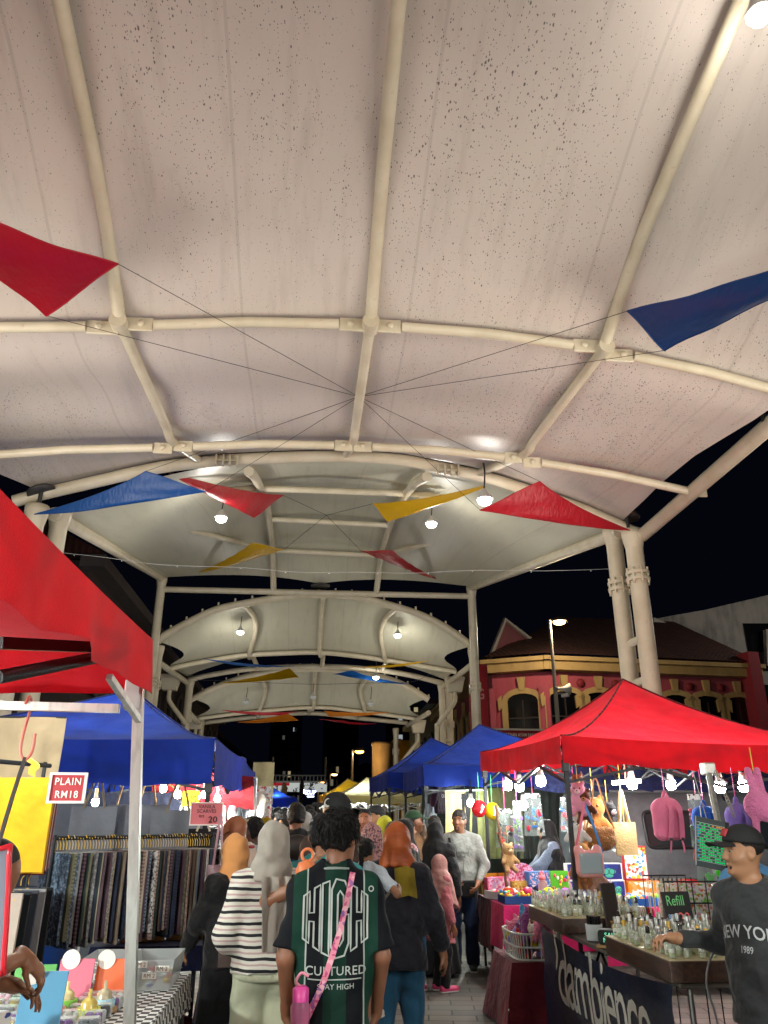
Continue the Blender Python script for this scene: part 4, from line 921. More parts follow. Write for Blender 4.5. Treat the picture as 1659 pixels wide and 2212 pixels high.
# grey building with a slanting parapet
gh = thing('grey_building', 'stained pale grey building with a slanting parapet beside the pink house', 'building', (17, 38, 0))
pts = [(1410, 1338), (1626, 1437), (1640, 1700), (2100, 1700), (2100, 1180), (1640, 1290), (1520, 1318), (1450, 1330)]
o = P(1410, 1338, Y=37); q = [P(u, v, Y=37)-o for u, v in pts]
part(MB().prism([(p.x, p.z) for p in q], o, (1, 0, 0), (0, 0, 1), -6), 'wall', WALL('#8b8781', .6, '#3c3a38'), gh)
def slab(pts, Y, d, mat, name, root):
    o = P(*pts[0], Y=Y); q = [P(u, v, Y=Y)-o for u, v in pts]; part(MB().prism([(p.x, p.z) for p in q], o, (1, 0, 0), (0, 0, 1), d), name, mat, root)
slab([(1408, 1336), (1628, 1432), (1628, 1442), (1408, 1346)], 36.8, .25, WALL('#a5a19b', .5), 'parapet', gh)
slab([(1604, 1347), (1700, 1347), (1700, 1410), (1615, 1408)], 36.98, .06, NIGHT, 'window', gh)
slab([(1634, 1478), (1690, 1482), (1690, 1525), (1640, 1522)], 36.98, .06, M('#0f1a1c', .15), 'window', gh); slab([(1642, 1530), (1690, 1530), (1690, 1580), (1646, 1580)], 36.98, .05, WALL('#7d5a2c', .4), 'shutter', gh)
slab([(1648, 1362), (1700, 1362), (1700, 1440), (1651, 1440)], 36.5, .3, WALL('#b0ada8', .5), 'ledge', gh)
# signs
def sign(label, c, w_, h_, rz, bg, lines, name='shop_sign', cat='sign', frame=None, fcol='#c9c2b4', d=.08, tilt=0, group=None):
    """lines: (text, size, x, y, colour, xscale, bold)"""
    root = thing(name, label, cat, c, rz, group); q = Matrix.Rotation(tilt, 3, 'X')
    MB().box((0, 0, 0), (w_, d, h_), q, 0, min(.01, d*.3)).build('board', bg if not isinstance(bg, str) else M(bg, .5), root)
    if frame:
        f = MB()
        for sx, sz, ww, hh in ((0, h_/2, w_+frame, frame), (0, -h_/2, w_+frame, frame), (-w_/2, 0, frame, h_-frame), (w_/2, 0, frame, h_-frame)): f.box(q @ Vector((sx, -.005, sz)), (ww, d+.02, hh), q)
        f.build('frame', M(fcol, .4), root)
    for t, s_, x, y, c_, xs, b in lines:
        MB().text(t, q @ Vector((x, -d/2-.004, y)), q @ Vector((1, 0, 0)), q @ Vector((0, 0, 1)), s_, xs=xs, off=b, sp=1.14 if b > .009 else 1.).build('lettering', c_ if not isinstance(c_, str) else M(c_, .6), root)
    return root
sc_ = P(1130, 1602, Y=26.5); wS = 120/1660*29*1.75
sign('red shop sign reading PERNIAGAAN AYAM BAKAR on the pink house', (sc_.x, 26.5, sc_.z), 2.5, .78, .06, '#8e1a22', [('PERNIAGAAN AYAM BAKAR', .16, -.2, .21, '#e6ded0', .72, .008), ('BAN LEE HEONG', .36, 0, -.12, '#c9a24e', .62, .01)], frame=.06)
sv = P(1035, 1520, Y=26); sign('tall narrow red vertical sign behind the cream column', (sv.x, 26, sv.z), .62, 2.6, .1, '#9a1b25', [('G', .5, .05, .3, '#c98a86', .8, .01), ('福', .3, .05, -.35, '#c98a86', 1, 0), ('餐', .3, .05, -.75, '#c98a86', 1, 0)][:1], frame=.04, fcol='#7a2026')
# street lamps
def street_lamp(u, v, Y, label, w_, s=1., col='#ffd08a'):
    p = P(u, v, Y=Y); root = thing('street_lamp', label, 'street lamp', (p.x, Y, 0)); z = p.z
    MB().tube([(-.3*s, 0, 0), (-.3*s, 0, z*.6), (-.3*s, 0, z+.05)], [.1*s, .075*s, .05*s], 10).tube([(-.32*s, 0, z+.03), (.05, 0, z+.1)], .035*s, 8).build('pole', M('#8a8378', .5, .3), root)
    MB().lathe((.05*s, 0, z), [(.0, .2*s), (.2*s, .14*s), (.3*s, .02*s), (.28*s, -.02*s), (.2*s, 0), (0, .02*s)], 14).build('lamp_head', M('#3b352b', .5), root); MB().ell((.05*s, 0, z-.03*s), (.22*s, .22*s, .1*s), None, 12, 8).build('bulb', EMIT(col, 16), root)
    if w_: lamp((p.x+.05, Y-.1, z-.2), w_, (1, .8, .55), .15, 'street_or_fill_light')
    return root
sl1 = street_lamp(1205, 1342, 26.2, 'lit street lamp on a tall pole before the pink house', 600)
lamp((23, 29, 10), 700, (1, .93, .82), .3, 'street_or_fill_light')  # added light out of view, without a fixture, to brighten the grey building
sp = P(1217, 1488, Y=26.0); t = thing('loudspeaker', 'white horn loudspeaker clamped to the street lamp pole', 'loudspeaker', sp)
MB().lathe((0, 0, 0), [(.04, -.2), (.07, 0), (.2, .22), (.18, .22), (.05, .02), (0, 0)], 14, rot=Matrix.Rotation(math.pi/2, 3, 'Y')).build('horn', M('#cfcac0', .5), t); MB().box((-.25, 0, 0), (.1, .1, .14), None, 0, .01).build('bracket', M('#8a8580', .5), t)
sp = P(1221, 1502, Y=26.0); t = thing('security_camera', 'small white security camera below the horn loudspeaker', 'camera', sp); MB().box((0, 0, 0), (.12, .3, .12), rotz(.5), 0, .02).build('housing', M('#d6d3cc', .4), t); MB().box((-.14, 0, .06), (.2, .05, .05)).build('bracket', M('#8a8580', .5), t)
# houses further along the street side
def block(label, x0, x1, y0, y1, h, wall, wins, roof=None, name='shophouse', winm=NIGHT, arch=.15, trim=None, ztop=None):
    """box house whose west wall (x0) faces the street; wins = (count, z, width, height) rows"""
    root = thing(name, label, 'building', ((x0+x1)/2, (y0+y1)/2, 0)); street = x0 if x0 > 0 else x1
    m = MB(); m.box(((x0+x1)/2, (y0+y1)/2, h/2), (x1-x0, y1-y0, h)); part(m, 'wall', wall, root)
    F = Face((x0, y1, 0), (0, -1, 0)) if x0 > 0 else Face((x1, y0, 0), (0, 1, 0)); L = y1-y0
    FF = Face((x0, y0, 0), (1, 0, 0))
    def go():
        for cnt, z, ww, hh in wins:
            for i in range(cnt):
                ornate_window(root, F, L*(i+.5)/cnt, z, ww, hh, trim or wall, winm, arch, False)
            for i in range(max(1, int((x1-x0)/3))): ornate_window(root, FF, (x1-x0)*(i+.5)/max(1, int((x1-x0)/3)), z, ww, hh, trim or wall, winm, arch, False)
        m = MB(); bar(F, -.3, L+.3, h-.25, h+.1, -.2, .5, m); m.build('cornice', trim or wall, root)
        if roof: 
            xm = (x0+x1)/2; m = MB(); m.add([(x0-.5, y0-.4, h+.1), (x1+.5, y0-.4, h+.1), (x1+.5, y1+.4, h+.1), (x0-.5, y1+.4, h+.1), (xm, y0-.4, h+2.2), (xm, y1+.4, h+2.2)], [(0, 1, 4), (2, 3, 5), (0, 4, 5, 3), (1, 2, 5, 4), (0, 3, 2, 1)]); m.build('roof', roof, root)
    into(root, go); return root
GREEN = WALL('#2e4a41', .5); 
block('dark green shophouse behind the far blue tents', 7.6, 15, 49, 62, 8.2, GREEN, [(4, 4.2, 1.1, 2.3)], ROOF, trim=WALL('#6f7a70', .4))
block('mustard yellow shophouse with tall narrow windows far down the street', 8.1, 16, 74, 92, 8.4, WALL('#c48f22', .3), [(5, 4.4, 1.3, 2.8)], None, trim=WALL('#d8b463', .2))
yc = P(826, 1604, Y=66); yz = yc.z; t = thing('round_tower', 'round cream corner tower lit orange, between green and yellow houses', 'building', (yc.x, 66, 0))
MB().lathe((0, 0, 0), [(.85, 0), (.85, yz-.3), (.92, yz-.25), (.92, yz), (0, yz)], 28).build('wall', WALL('#d8b989', .25), t)
lamp((yc.x-1.6, 63.8, 5.8), 160, (1, .62, .25), .3, 'assumed_wall_light')  # assumed light without a fixture, giving the tower its orange tone
street_lamp(774, 1622, 68, 'lit yellow street lamp over the cream tent roofs', 300, 1.7, '#ffc04a'); street_lamp(721, 1672, 95, 'tiny lit lamp beside the gantry, far off', 0, 1.5); street_lamp(696, 1687, 75, 'small amber lamp at the end of the gantry', 60, 1.2, '#ffb050'); street_lamp(578, 1656, 70, 'faint street lamp above the far left tents', 0, 1.4, '#8a7c5a')
block('dim low house row beyond the yellow shophouse', 9, 18, 100, 150, 8.5, WALL('#3a3330', .5), [(9, 4.5, 1.6, 2.2)], ROOF)
block('white-green house at the far street end', 7, 14, 155, 170, 9.5, WALL('#4a6a60', .4), [(3, 5, 1.6, 2.4)], ROOF)
for a in (('dark shophouse with faint arched windows behind the big red tent', -14, -6.6, 22, 33), ('second dark shophouse behind the left rain hopper', -15, -6.9, 33.3, 46), ('third dark shophouse behind the far left tents', -15, -7.2, 46.4, 62)):
    block(a[0], a[1], a[2], a[3], a[4], 8.6, WALL('#3c3534', .5), [(4, 5.0, 1.3, 2.4)], ROOF, arch=.55, trim=WALL('#5a5350', .4))
block('dark low house row at the far left end of the street', -20, -9, 75, 140, 9, WALL('#2e2a29', .5), [(9, 5, 1.6, 2.2)], ROOF)
# towers
def tower(label, u0, u1, v0, Y, c, cols, rows, lit, seed, strips=0):
    rs = random.Random(seed); a, b = P(u0, v0, Y=Y), P(u1, v0, Y=Y); root = thing('tower_block', label, 'building', ((a.x+b.x)/2, Y, 0)); W_, H_ = b.x-a.x, a.z
    MB().box((0, W_*.4, H_/2), (W_, W_*.8, H_)).build('wall', WALL(c, .3), root)
    for i in range(strips): MB().box((-W_/2+W_*(i+.5)/strips, -.25, H_/2), (W_*.05, .5, H_)).build('fin', WALL('#3c3d42', .3), root)
    for i in range(cols):
        for j in range(rows):
            l = rs.random() < lit
            if not l and rs.random() < .35: continue
            MB().box((-W_/2+W_*(i+.5)/cols+W_*.02, -.06, H_*(j+.6)/rows), (W_/cols*.5, .1, H_/rows*.5)).build('window', EMIT(rs.choice(['#b9b8a8', '#d8c69a', '#c9d4d8']), rs.choice([.25, .5, .12])) if l else NIGHT, root)
    return root
tower('tall dark tower with vertical fins, above the gantry', 588, 655, 1500, 170, '#1d1e23', 6, 16, .1, 3, 7); tower('dark tower block right of the narrow sky gap', 700, 775, 1545, 190, '#1b1a1c', 5, 16, .08, 5); tower('tower with bright window rows behind the pink houses', 838, 905, 1505, 120, '#1f2024', 4, 14, .4, 8)
tower('low dark building with lit windows right above the gantry', 596, 652, 1662, 120, '#2a2624', 5, 5, .45, 11)
tower('low dim building behind the far street lamp', 700, 745, 1652, 130, '#2b2827', 4, 5, .12, 12)
# gantry, video banner and neon sign
ga, gb = P(587, 1690, Y=60), P(702, 1690, Y=60); gz = P(645, 1681, Y=60).z; root = thing('gantry', 'white truss gantry spanning the far street end', 'gantry', ((ga.x+gb.x)/2, 60, 0)); GW = gb.x-ga.x
m = MB()
for z in (0, -.42): m.tube([(-GW/2-.4, 0, gz+z+.2), (GW/2+.1, 0, gz+z+.2)], .05, 6)
for i in range(15): x = -GW/2+GW*i/14; m.tube([(x, 0, gz+.2), (x, 0, gz-.22)], .035, 5)
m.build('truss', M('#b9b9b5', .4), root)
for x in (-GW/2, GW/2): MB().tube([(x, 0, 0), (x, 0, gz+1.5)], .07, 8).build('post', M('#a5a5a0', .4), root)
for x in (-GW*.27, 0, GW*.27): MB().tube([(x, 0, gz-.2), (x, 0, gz-1.0)], .04, 6).build('hanger', M('#a5a5a0', .4), root)
def scribble(n_):
    n = NT('printed_banner'); co = n.co((1, 1, 1)); f = n.noise(co, 1.6, 6, .8); v = n.n('ShaderNodeTexVoronoi', {'Vector': co, 'Scale': 1.4}).outputs['Color']
    n.base(n.mix(n.math('GREATER_THAN', f, .56), '#e9e9e4', '#2f3436')); 
    n.b.inputs['Emission Color'].default_value = (.9, .95, .9, 1); n.l(n.mix(n.math('GREATER_THAN', f, .56), '#e9f0ea', '#2f3436'), n.b.inputs['Emission Color']); n.b.inputs['Emission Strength'].default_value = .5; return n.m
p = P(643, 1700.5, Y=59.6); t = thing('street_banner', 'wide lit white banner with sketchy print hanging below the gantry', 'banner', p); W_ = 108/1660*65
MB().box((0, 0, 0), (W_, .05, .62)).build('sheet', scribble(1), t); MB().box((-W_*.28, -.04, .2), (W_*.28, .02, .2)).build('strip', M('#b02028', .6, emit=.6), t); MB().text('SELAMAT DATANG', (0, -.05, 0), (1, 0, 0), (0, 0, 1), .01).build('sheet_print', M('#333333'), t) if False else None
p = P(671, 1714, Y=58); t = thing('neon_sign', 'glowing bluish white letter sign below the street banner', 'sign', p); MB().text('ZUP', (0, 0, .06), (1, 0, 0), (0, 0, 1), .4, off=.02).build('lettering', EMIT('#cfd8ff', 6), t); MB().box((0, .06, -.2), (.5, .05, .08), None, 0, .03).build('bar', EMIT('#e4e9ff', 5), t); MB().box((0, .12, 0), (.62, .04, .62)).build('board', M('#15151c'), t)
p = P(613, 1712, Y=38); t = thing('feather_flag', 'brown feather flag standing before the street banner', 'flag', (p.x, 38, 0)); z0 = P(613, 1740, Y=38).z; z1_ = P(613, 1690, Y=38).z
MB().prism([(-.1, z0), (.14, z0), (.16, z1_-.25), (.05, z1_), (-.06, z1_-.02), (-.14, z1_-.5)], (0, 0, 0), (1, 0, 0), (0, 0, 1), .01).build('cloth', CLOTH('#7b6648'), t); MB().tube([(-.13, .02, 0), (-.14, .02, z1_-.3), (-.05, .02, z1_+.03)], .012, 6).build('pole', M('#888888', .4), t)
p = P(651, 1715, Y=42); t = thing('feather_flag', 'dark feather flag standing in front of the far gantry', 'flag', (p.x, 42, 0)); MB().prism([(-.1, 1.4), (.1, 1.4), (.12, 3.3), (0, 3.6), (-.1, 3.2)], (0, 0, 0), (1, 0, 0), (0, 0, 1), .01).build('cloth', CLOTH('#23211f'), t); MB().tube([(-.1, .02, 0), (-.1, .02, 3.6)], .012, 6).build('pole', M('#888888', .4), t)
# ---------------------------------------------------------------- market tents, tables, bulbs
TRED, TBLU, TCRM, TYEL = CLOTH('#d8162a', .5, fold=.02, fs=2.2), CLOTH('#1c3da6', .5, fold=.02, fs=2.2), CLOTH('#d8cfa0', .45, fold=.008, fs=3), CLOTH('#d3a40f', .45, fold=.008, fs=3)
SILV, BLKM, GREYM = METAL('#c3c5c0'), M('#22262a', .45, .4, var=.3), METAL('#8f9396')
def tent(label, C, peak, col, leg, val=.22, hem=None, show=(1, 1, 1, 1), legs=(0, 1, 2, 3), sag=.05, wall=None, legr=.02, frame=True, pw=1.5, foot=None):
    """C: four eave corners (near-left, near-right, far-right, far-left); legs stand on the ground below them"""
    C = [Vector(c) for c in C]; peak = Vector(peak); o = Vector((sum(c.x for c in C)/4, sum(c.y for c in C)/4, 0)); root = thing('market_tent', label, 'tent', o, 0, None)
    N = 12; mb = MB(); pk = lambda a, t: Vector((a.x+(peak.x-a.x)*t, a.y+(peak.y-a.y)*t, a.z+(peak.z-a.z)*t**pw))
    for i in range(4):
        a, b = C[i], C[(i+1) % 4]; g = []
        for k in range(N+1):
            t = k/N; r = []
            for j in range(N+1):
                s = j/N; e = a.lerp(b, s); p = pk(e, t); p.z -= sag*4*s*(1-s)*(1-t)*(t*3 if t < .33 else 1)+.03*math.sin(math.pi*s)*max(0, 1-3*t)+.015*math.sin(9*s+5*t+i)*(1-t)*t*4; r.append(p-o)
            g.append(r)
        mb.grid(g)
    mb.build('roof', col, root)
    for i in range(4):
        a, b = C[i], C[(i+1) % 4]; ax = (b-a).normalized(); nx = Vector((ax.y, -ax.x, 0)); g = []
        m = int((b-a).length*9)
        for k in range(4): g.append([a.lerp(b, j/m)-o+Vector((0, 0, -.03*math.sin(math.pi*j/m)+.004-val*k/3-(.02*math.sin(j*.9)*math.sin(j*.37+i) if k == 3 else 0)))+nx*(.012+.034*math.sin(j*1.3+i*2)*math.sin(j*.41)*k/3) for j in range(m+1)])
        MB().grid(g, thick=.002).build('valance', col, root)
    s = MB()
    for c in C: s.tube([pk(c, t)-o+Vector((0, 0, .006)) for t in np.linspace(0, 1, 13)], .011, 5)
    s.build('seam', CLOTH('#5e0d14' if col == TRED else '#152a70' if col == TBLU else '#a89c6c'), root)
    for i in legs:
        c = C[i]; q = c-o; d = Vector((o.x-c.x, o.y-c.y, 0)).normalized()*.04; x, y = q.x+d.x, q.y+d.y
        dx, dy = (foot or {}).get(i, (0, 0)); k_ = .9/q.z; T_ = lambda z: Vector((x+dx*(1-z/q.z), y+dy*(1-z/q.z), z))
        l = MB().tube([T_(q.z-.04), T_(.9)], legr*1.35, 4, sm=False).tube([T_(.91), T_(0)], legr*1.1, 4, sm=False).box(T_(.012), (.1, .1, .024)).build('leg', leg, root)
        MB().box((x, y, q.z-val-.02), (legr*3.2, legr*3.2, .11), None, 0, .006).build('bracket', M('#b7bab8', .4) if leg == SILV else M('#2a2d31', .5), l)
    if frame:
        for i in range(4):
            if not show[i]: continue
            a, b = C[i]-o-Vector((0, 0, .05)), C[(i+1) % 4]-o-Vector((0, 0, .05)); a = a*.985; b = b*.985; t = MB(); dz = Vector((0, 0, .33)); mm = a.lerp(b, .5)
            for p, q in ((a, mm), (mm, b)): t.tube([p, q-dz], .017, 4); t.tube([p-dz, q], .017, 4)
            t.build('scissor_truss', leg, root)
        t = MB(); ce = Vector((peak.x, peak.y, 0))-o; top = Vector((ce.x, ce.y, peak.z-.03)); t.tube([top, (ce.x, ce.y, peak.z-.85)], .02, 6)
        for i in range(4):
            mm = (C[i].lerp(C[(i+1) % 4], .5)-o); q = ce+Vector((0, 0, mm.z-.15)); t.tube([mm-Vector((0, 0, .05)), mm.lerp(q, .5)-Vector((0, 0, .3)), q+Vector((0, 0, .1))], .013, 4); t.tube([mm-Vector((0, 0, .38)), mm.lerp(q, .5)+Vector((0, 0, .1)), q-Vector((0, 0, .2))], .013, 4)
        t.build('centre_truss', leg, root)
    return root
tent('big red tent on silver legs, nearest to the viewer', [(-3.7, -.1, 2.25), (-.655, -.1, 2.25), P(322, 1384, Y=3.0), (-3.7, 3.0, 2.27)], (-2.2, 1.45, 3.15), TRED, SILV, .19, legs=(0, 2, 3), show=(0, 0, 0, 0), legr=.0185, pw=1.9, foot={2: (.2, 0)})
bigred = bpy.data.objects['market_tent']
b = MB()
for p, q in (((-.7, 2.93, 1.99), (-3.6, 2.93, 2.03)), ): b.tube([p, q], .021, 4)
ob = b.build('cross_bar', SILV, bigred); ob.matrix_parent_inverse = Matrix.Translation(bigred.location).inverted()
b = MB().tube([P(-5, 1389, Y=2.2), P(215, 1399, Y=2.65)], .024, 4).tube([P(-5, 1463, Y=2.2), P(250, 1412, Y=2.65)], .02, 8)
ob = b.build('black_strut', M('#1d1d1f', .35, .3, bump=.003, bs=120), bigred); ob.matrix_parent_inverse = Matrix.Translation(bigred.location).inverted()
b = MB().tube([P(300, 1556, Y=2.9), P(236, 1462, Y=2.6)], .014, 4); ob = b.build('diagonal_brace', SILV, bigred); ob.matrix_parent_inverse = Matrix.Translation(bigred.location).inverted()
tent('large blue tent over the scarf stall, behind the silver leg', [(-4.0, 6.94, 2.28), P(465, 1597, Y=6.94), P(530, 1640, Y=10.0), (-4.0, 10.0, 2.3)], (-1.9, 8.45, 2.88), TBLU, BLKM, .36)
tent('second blue tent of the row of slipper stalls', [(-3.9, 10.15, 2.3), (-.84, 10.15, 2.3), (-.9, 13.1, 2.3), (-3.9, 13.1, 2.3)], (-2.3, 11.6, 3.0), TBLU, GREYM, .24)
tent('third blue tent behind the slipper stall', [(-4.2, 13.3, 2.3), (-.98, 13.3, 2.32), (-1.05, 16.2, 2.3), (-4.2, 16.2, 2.3)], (-2.6, 14.7, 3.0), TBLU, GREYM, .3)
tent('farthest blue tent at the street end, before the feather flag', [(-2.3, 27, 2.25), (-.45, 27, 2.25), (-.45, 30, 2.25), (-2.3, 30, 2.25)], (-1.7, 28.5, 2.9), TBLU, GREYM, .25)
rn, rf = P(1212, 1590, Y=7.35), P(1039, 1625, Y=10.4)
tent('big red tent over the toy stall, on black legs', [rn, (rn.x+3.1, 7.25, rn.z-.08), (rn.x+3.1, 10.35, rf.z), rf], P(1345, 1468, Y=8.85), TRED, BLKM, .245, legs=(0, 2, 3), pw=1.65)
tent('blue tent over the trouser stall, next to the red one', [P(915, 1652, Y=12.0), (4.8, 12.0, 2.4), (4.8, 14.9, 2.4), P(872, 1672, Y=14.9)], P(1035, 1566, Y=13.4), TBLU, BLKM, .3, pw=1.3)
tent('smaller blue tent behind the trouser stall', [P(838, 1668, Y=15.2), (4.2, 15.2, 2.45), (4.2, 18, 2.45), P(799, 1682, Y=18)], P(931, 1595, Y=16.6), TBLU, BLKM, .28, pw=1.3)
tent('cream tent with lit bulbs far down the street', [P(727, 1718, Y=22), (3.6, 22, 2.22), (3.6, 25, 2.25), P(722, 1716, Y=25)], P(792, 1680, Y=23.5), TCRM, SILV, .2)
tent('bright yellow tent far down the street', [P(697, 1716, Y=26.5), (3.2, 26.5, 2.3), (3.2, 29.5, 2.3), P(690, 1718, Y=29.5)], P(751, 1683, Y=28), TYEL, SILV, .25)
# -- bulbs
def bulb(p, label, w_=9, warm=False, r=.034, drop=.12, mat='#1d1d1d', tilt=0, group='bulbs hung in the stalls', far=False):
    p = Vector(p); root = thing('light_bulb', label, 'light bulb', p, 0, group); c = '#ffc66a' if warm else '#f4fbf4'
    MB().lathe((0, 0, 0), [(0, -r*1.25), (r*.7, -r*1.05), (r, -r*.4), (r*.97, 0), (r*.75, r*.7), (0, r*.72)], 12).build('glass', EMIT(c, max(18, round(w_/(12.566*math.pi*r*r), -1))), root)
    if not far:
        MB().lathe((0, 0, 0), [(r*.74, r*.72), (r*.6, r*1.5), (r*.5, r*2.2), (0, r*2.2)], 12).build('base', M('#cfcfc9', .5), root); MB().lathe((0, 0, 0), [(r*.5, r*2.2), (r*.5, r*3.6), (r*.15, r*3.8), (0, r*3.8)], 10).build('socket', M(mat, .6), root)
        MB().tube(cr([(0, 0, r*3.7), (.01, 0, r*3.7+drop*.5), (0, .0, r*3.7+drop)], 3), .005, 5).build('cable', M('#24211f'), root)
for u, v, Y, lb, warm in ((353, 1702, 8.1, 'warm bulb in a white socket above the grey tote bags', 1), (384, 1715, 8.2, 'warm bulb above the VANILA SCARVES sign', 1), (206, 1732, 8.3, 'white bulb between two grey tote bags', 0), (425, 1722, 9.2, 'white bulb in front of the slipper wall, beside the yellow price card', 0), (441, 1715, 9.4, 'white bulb close behind the black tent leg', 0), (470, 1724, 9.6, 'white bulb before the cream clogs', 0)):
    bulb(P(u, v, Y=Y), lb, 40 if not warm else 28, warm, mat='#d8d4c8')
for u, v, Y, lb in ((1097, 1695, 9.6, 'white bulb hanging by the far pole of the toy stall'), (1122, 1697, 9.2, 'white bulb beside the hanging bag of toy blocks'), (1168, 1685, 8.4, 'white bulb tilted under the red roof, near the black pole'), (1365, 1691, 8.3, 'white bulb between the brown plush bag and the pink backpack'), (1449, 1693, 8.8, 'white bulb behind the pink backpack'), (1555, 1698, 7.7, 'white bulb next to the silver pole'), (1606, 1696, 7.7, 'white bulb beside the pink plush bag'), (1131, 1738, 10.3, 'white bulb hanging low in front of the olive trousers'), (1017, 1733, 11.9, 'white bulb in front of the tan trousers')):
    bulb(P(u, v, Y=Y), lb, 66 if v > 1730 else 33, r=.054)
for u, v, Y in ((757, 1727, 23), (772, 1727, 23), (788, 1729, 23), (741, 1728, 23)): bulb(P(u, v, Y=Y), 'white bulb in the row under the cream tent', 30, r=.09, far=True)
for u, v, Y, lb in ((598, 1727, 27.5, 'white bulb under the farthest blue tent'), (700, 1730, 27.2, 'white bulb under the yellow tent, by its street corner'), (712, 1729, 28.2, 'white bulb under the yellow tent, inside'), (655, 1710, 45, 'small white bulb far off near the gantry'), (620, 1728, 30, 'white bulb near the feather flag')): bulb(P(u, v, Y=Y), lb, 35, r=.08, far=True)
ls = P(1352, 1689, Y=7.9); t = thing('led_tube', 'bright horizontal LED tube under the red roof, by the plush toys', 'led light', ls); MB().tube([(-.14, 0, -.01), (.16, .02, .01)], .02, 10).build('tube', EMIT('#f2fbff', 24), t); MB().tube([(0, 0, .0), (0, 0, .2)], .008, 6).build('holder', M('#a07060'), t); lamp((ls.x, ls.y-.05, ls.z-.08), 35, (.96, 1, .98))
for x, y, z, w_, lb in ((-2.3, .6, 1.9, 230, 'assumed unseen white bulb inside the big red tent, over the table'), (-2.7, 2.5, 1.75, 260, 'added unseen second white bulb inside the big red tent'), (-1.55, 4.45, 2.36, 62, 'added hidden white bulb over the yellow scarves'), (2.7, 1.7, 2.3, 120, 'added unseen white bulb of an assumed stall next to the perfume table'), (2.9, -.8, 2.3, 110, 'added unseen white bulb of an assumed stall behind the viewer, house side'), (-.9, -1.2, 2.3, 130, 'added unseen white bulb of an assumed stall behind the viewer, tents side')): bulb((x, y, z), lb, w_)  # unseen bulbs added to brighten the red tent, scarves, crowd and ground
for x, y in ((-2.4, 8.6), (-2.2, 11.5), (-2.4, 14.6)): bulb((x, y, 2.0), {8.6: 'assumed white bulb deep inside the scarf stall', 11.5: 'assumed white bulb inside the second blue tent', 14.6: 'assumed white bulb inside the third blue tent'}[y], 100)  # assumed bulbs, lighting the tent interiors from inside
for x, y in ((3.4, 13.4), (2.9, 16.6)): bulb((x, y, 2.1), {13.4: 'assumed white bulb inside the trouser stall', 16.6: 'assumed white bulb inside the smaller blue tent'}[y], 70)  # assumed bulbs again, for the stall interiors on this side
# -- tables and cloths
def table(label, x0, x1, y0, y1, z, top='#5a5148', leg=BLKM, xlegs=True):
    root = thing('folding_table', label, 'table', ((x0+x1)/2, (y0+y1)/2, 0)); w_, d = x1-x0, y1-y0
    MB().box((0, 0, z-.015), (w_, d, .03), None, 0, .005).build('tabletop', M(top, .6), root)
    for sx in (-1, 1):
        for sy in (-1, 1): MB().tube([(sx*(w_/2-.08), sy*(d/2-.06), z-.03), (sx*(w_/2-.08), -sy*(d/2-.1) if d < 1 else sy*(d/2-.06), 0)], .015, 8).build('leg', leg, root)
    return root
def cover(label, x0, x1, y0, y1, z, drop, mat, name='tablecloth', flare=.03, cat='tablecloth', wav=.012):
    """cloth lying on a table, hanging down by drop=(west, south, east, north)"""
    o = Vector(((x0+x1)/2, (y0+y1)/2, z)); mb = MB(); mb.add([(x0-o.x, y0-o.y, .006), (x1-o.x, y0-o.y, .006), (x1-o.x, y1-o.y, .006), (x0-o.x, y1-o.y, .006)], [(0, 1, 2, 3)])
    cs = [Vector((x0, y1, 0)), Vector((x0, y0, 0)), Vector((x1, y0, 0)), Vector((x1, y1, 0))]
    for i in range(4):
        a, b = cs[i], cs[(i+1) % 4]; d = drop[i]
        if d <= 0: continue
        ax = (b-a).normalized(); nx = Vector((ax.y, -ax.x, 0)); m = max(6, int((b-a).length*14)); g = []
        for k in range(7): t = k/6; g.append([a.lerp(b, j/m)-Vector((o.x, o.y, 0))+Vector((0, 0, .006-d*t))+ax*(flare*t*(2*j/m-1))+nx*(.002+flare*t+wav*t*(math.sin(j*1.1+i)+.5*math.sin(j*2.3))) for j in range(m+1)])
        mb.grid(g)
    r = mb.build(name, mat); r.location = o; tag(r, label, cat); return r
# ---------------------------------------------------------------- scarf stall and trinket table (tents side)
def CHECK():
    n = NT('checked_cloth'); c = n.n('ShaderNodeTexChecker', {'Vector': n.co((1, 1, 1)), 'Scale': 26}); c.inputs[1].default_value = (.75, .75, .73, 1); c.inputs[2].default_value = (.015, .015, .017, 1); n.l(c.outputs[0], n.b.inputs['Base Color']); n.set(Roughness=.6); return n.m
table('trinket table under the checkered cloth', -2.1, -.66, 3.25, 5.05, .8)
cover('black and white checkered cloth on the trinket table', -2.12, -.64, 3.23, 5.07, .8, (0, .14, .14, .14), CHECK(), flare=.02)
cover('dark cloth hanging below the checkered cloth', -2.11, -.655, 3.24, 5.06, .795, (0, .6, .6, .6), CLOTH('#14161c'), flare=.01)
def PRINT(seed, cols, scale=9, emit=0):
    key = ('print', seed, str(cols), scale)
    if key not in _MC:
        n = NT('printed_card'); v = n.n('ShaderNodeTexVoronoi', {'Vector': n.co((1, 1, 1)), 'Scale': scale, 'Randomness': 1}); k = n.n('ShaderNodeSeparateColor', {0: v.outputs['Color']}).outputs[seed % 3]
        n.base(n.ramp(k, [(i/len(cols), c) for i, c in enumerate(cols)], 'CONSTANT')); n.set(Roughness=.4); _MC[key] = n.m
    return _MC[key]
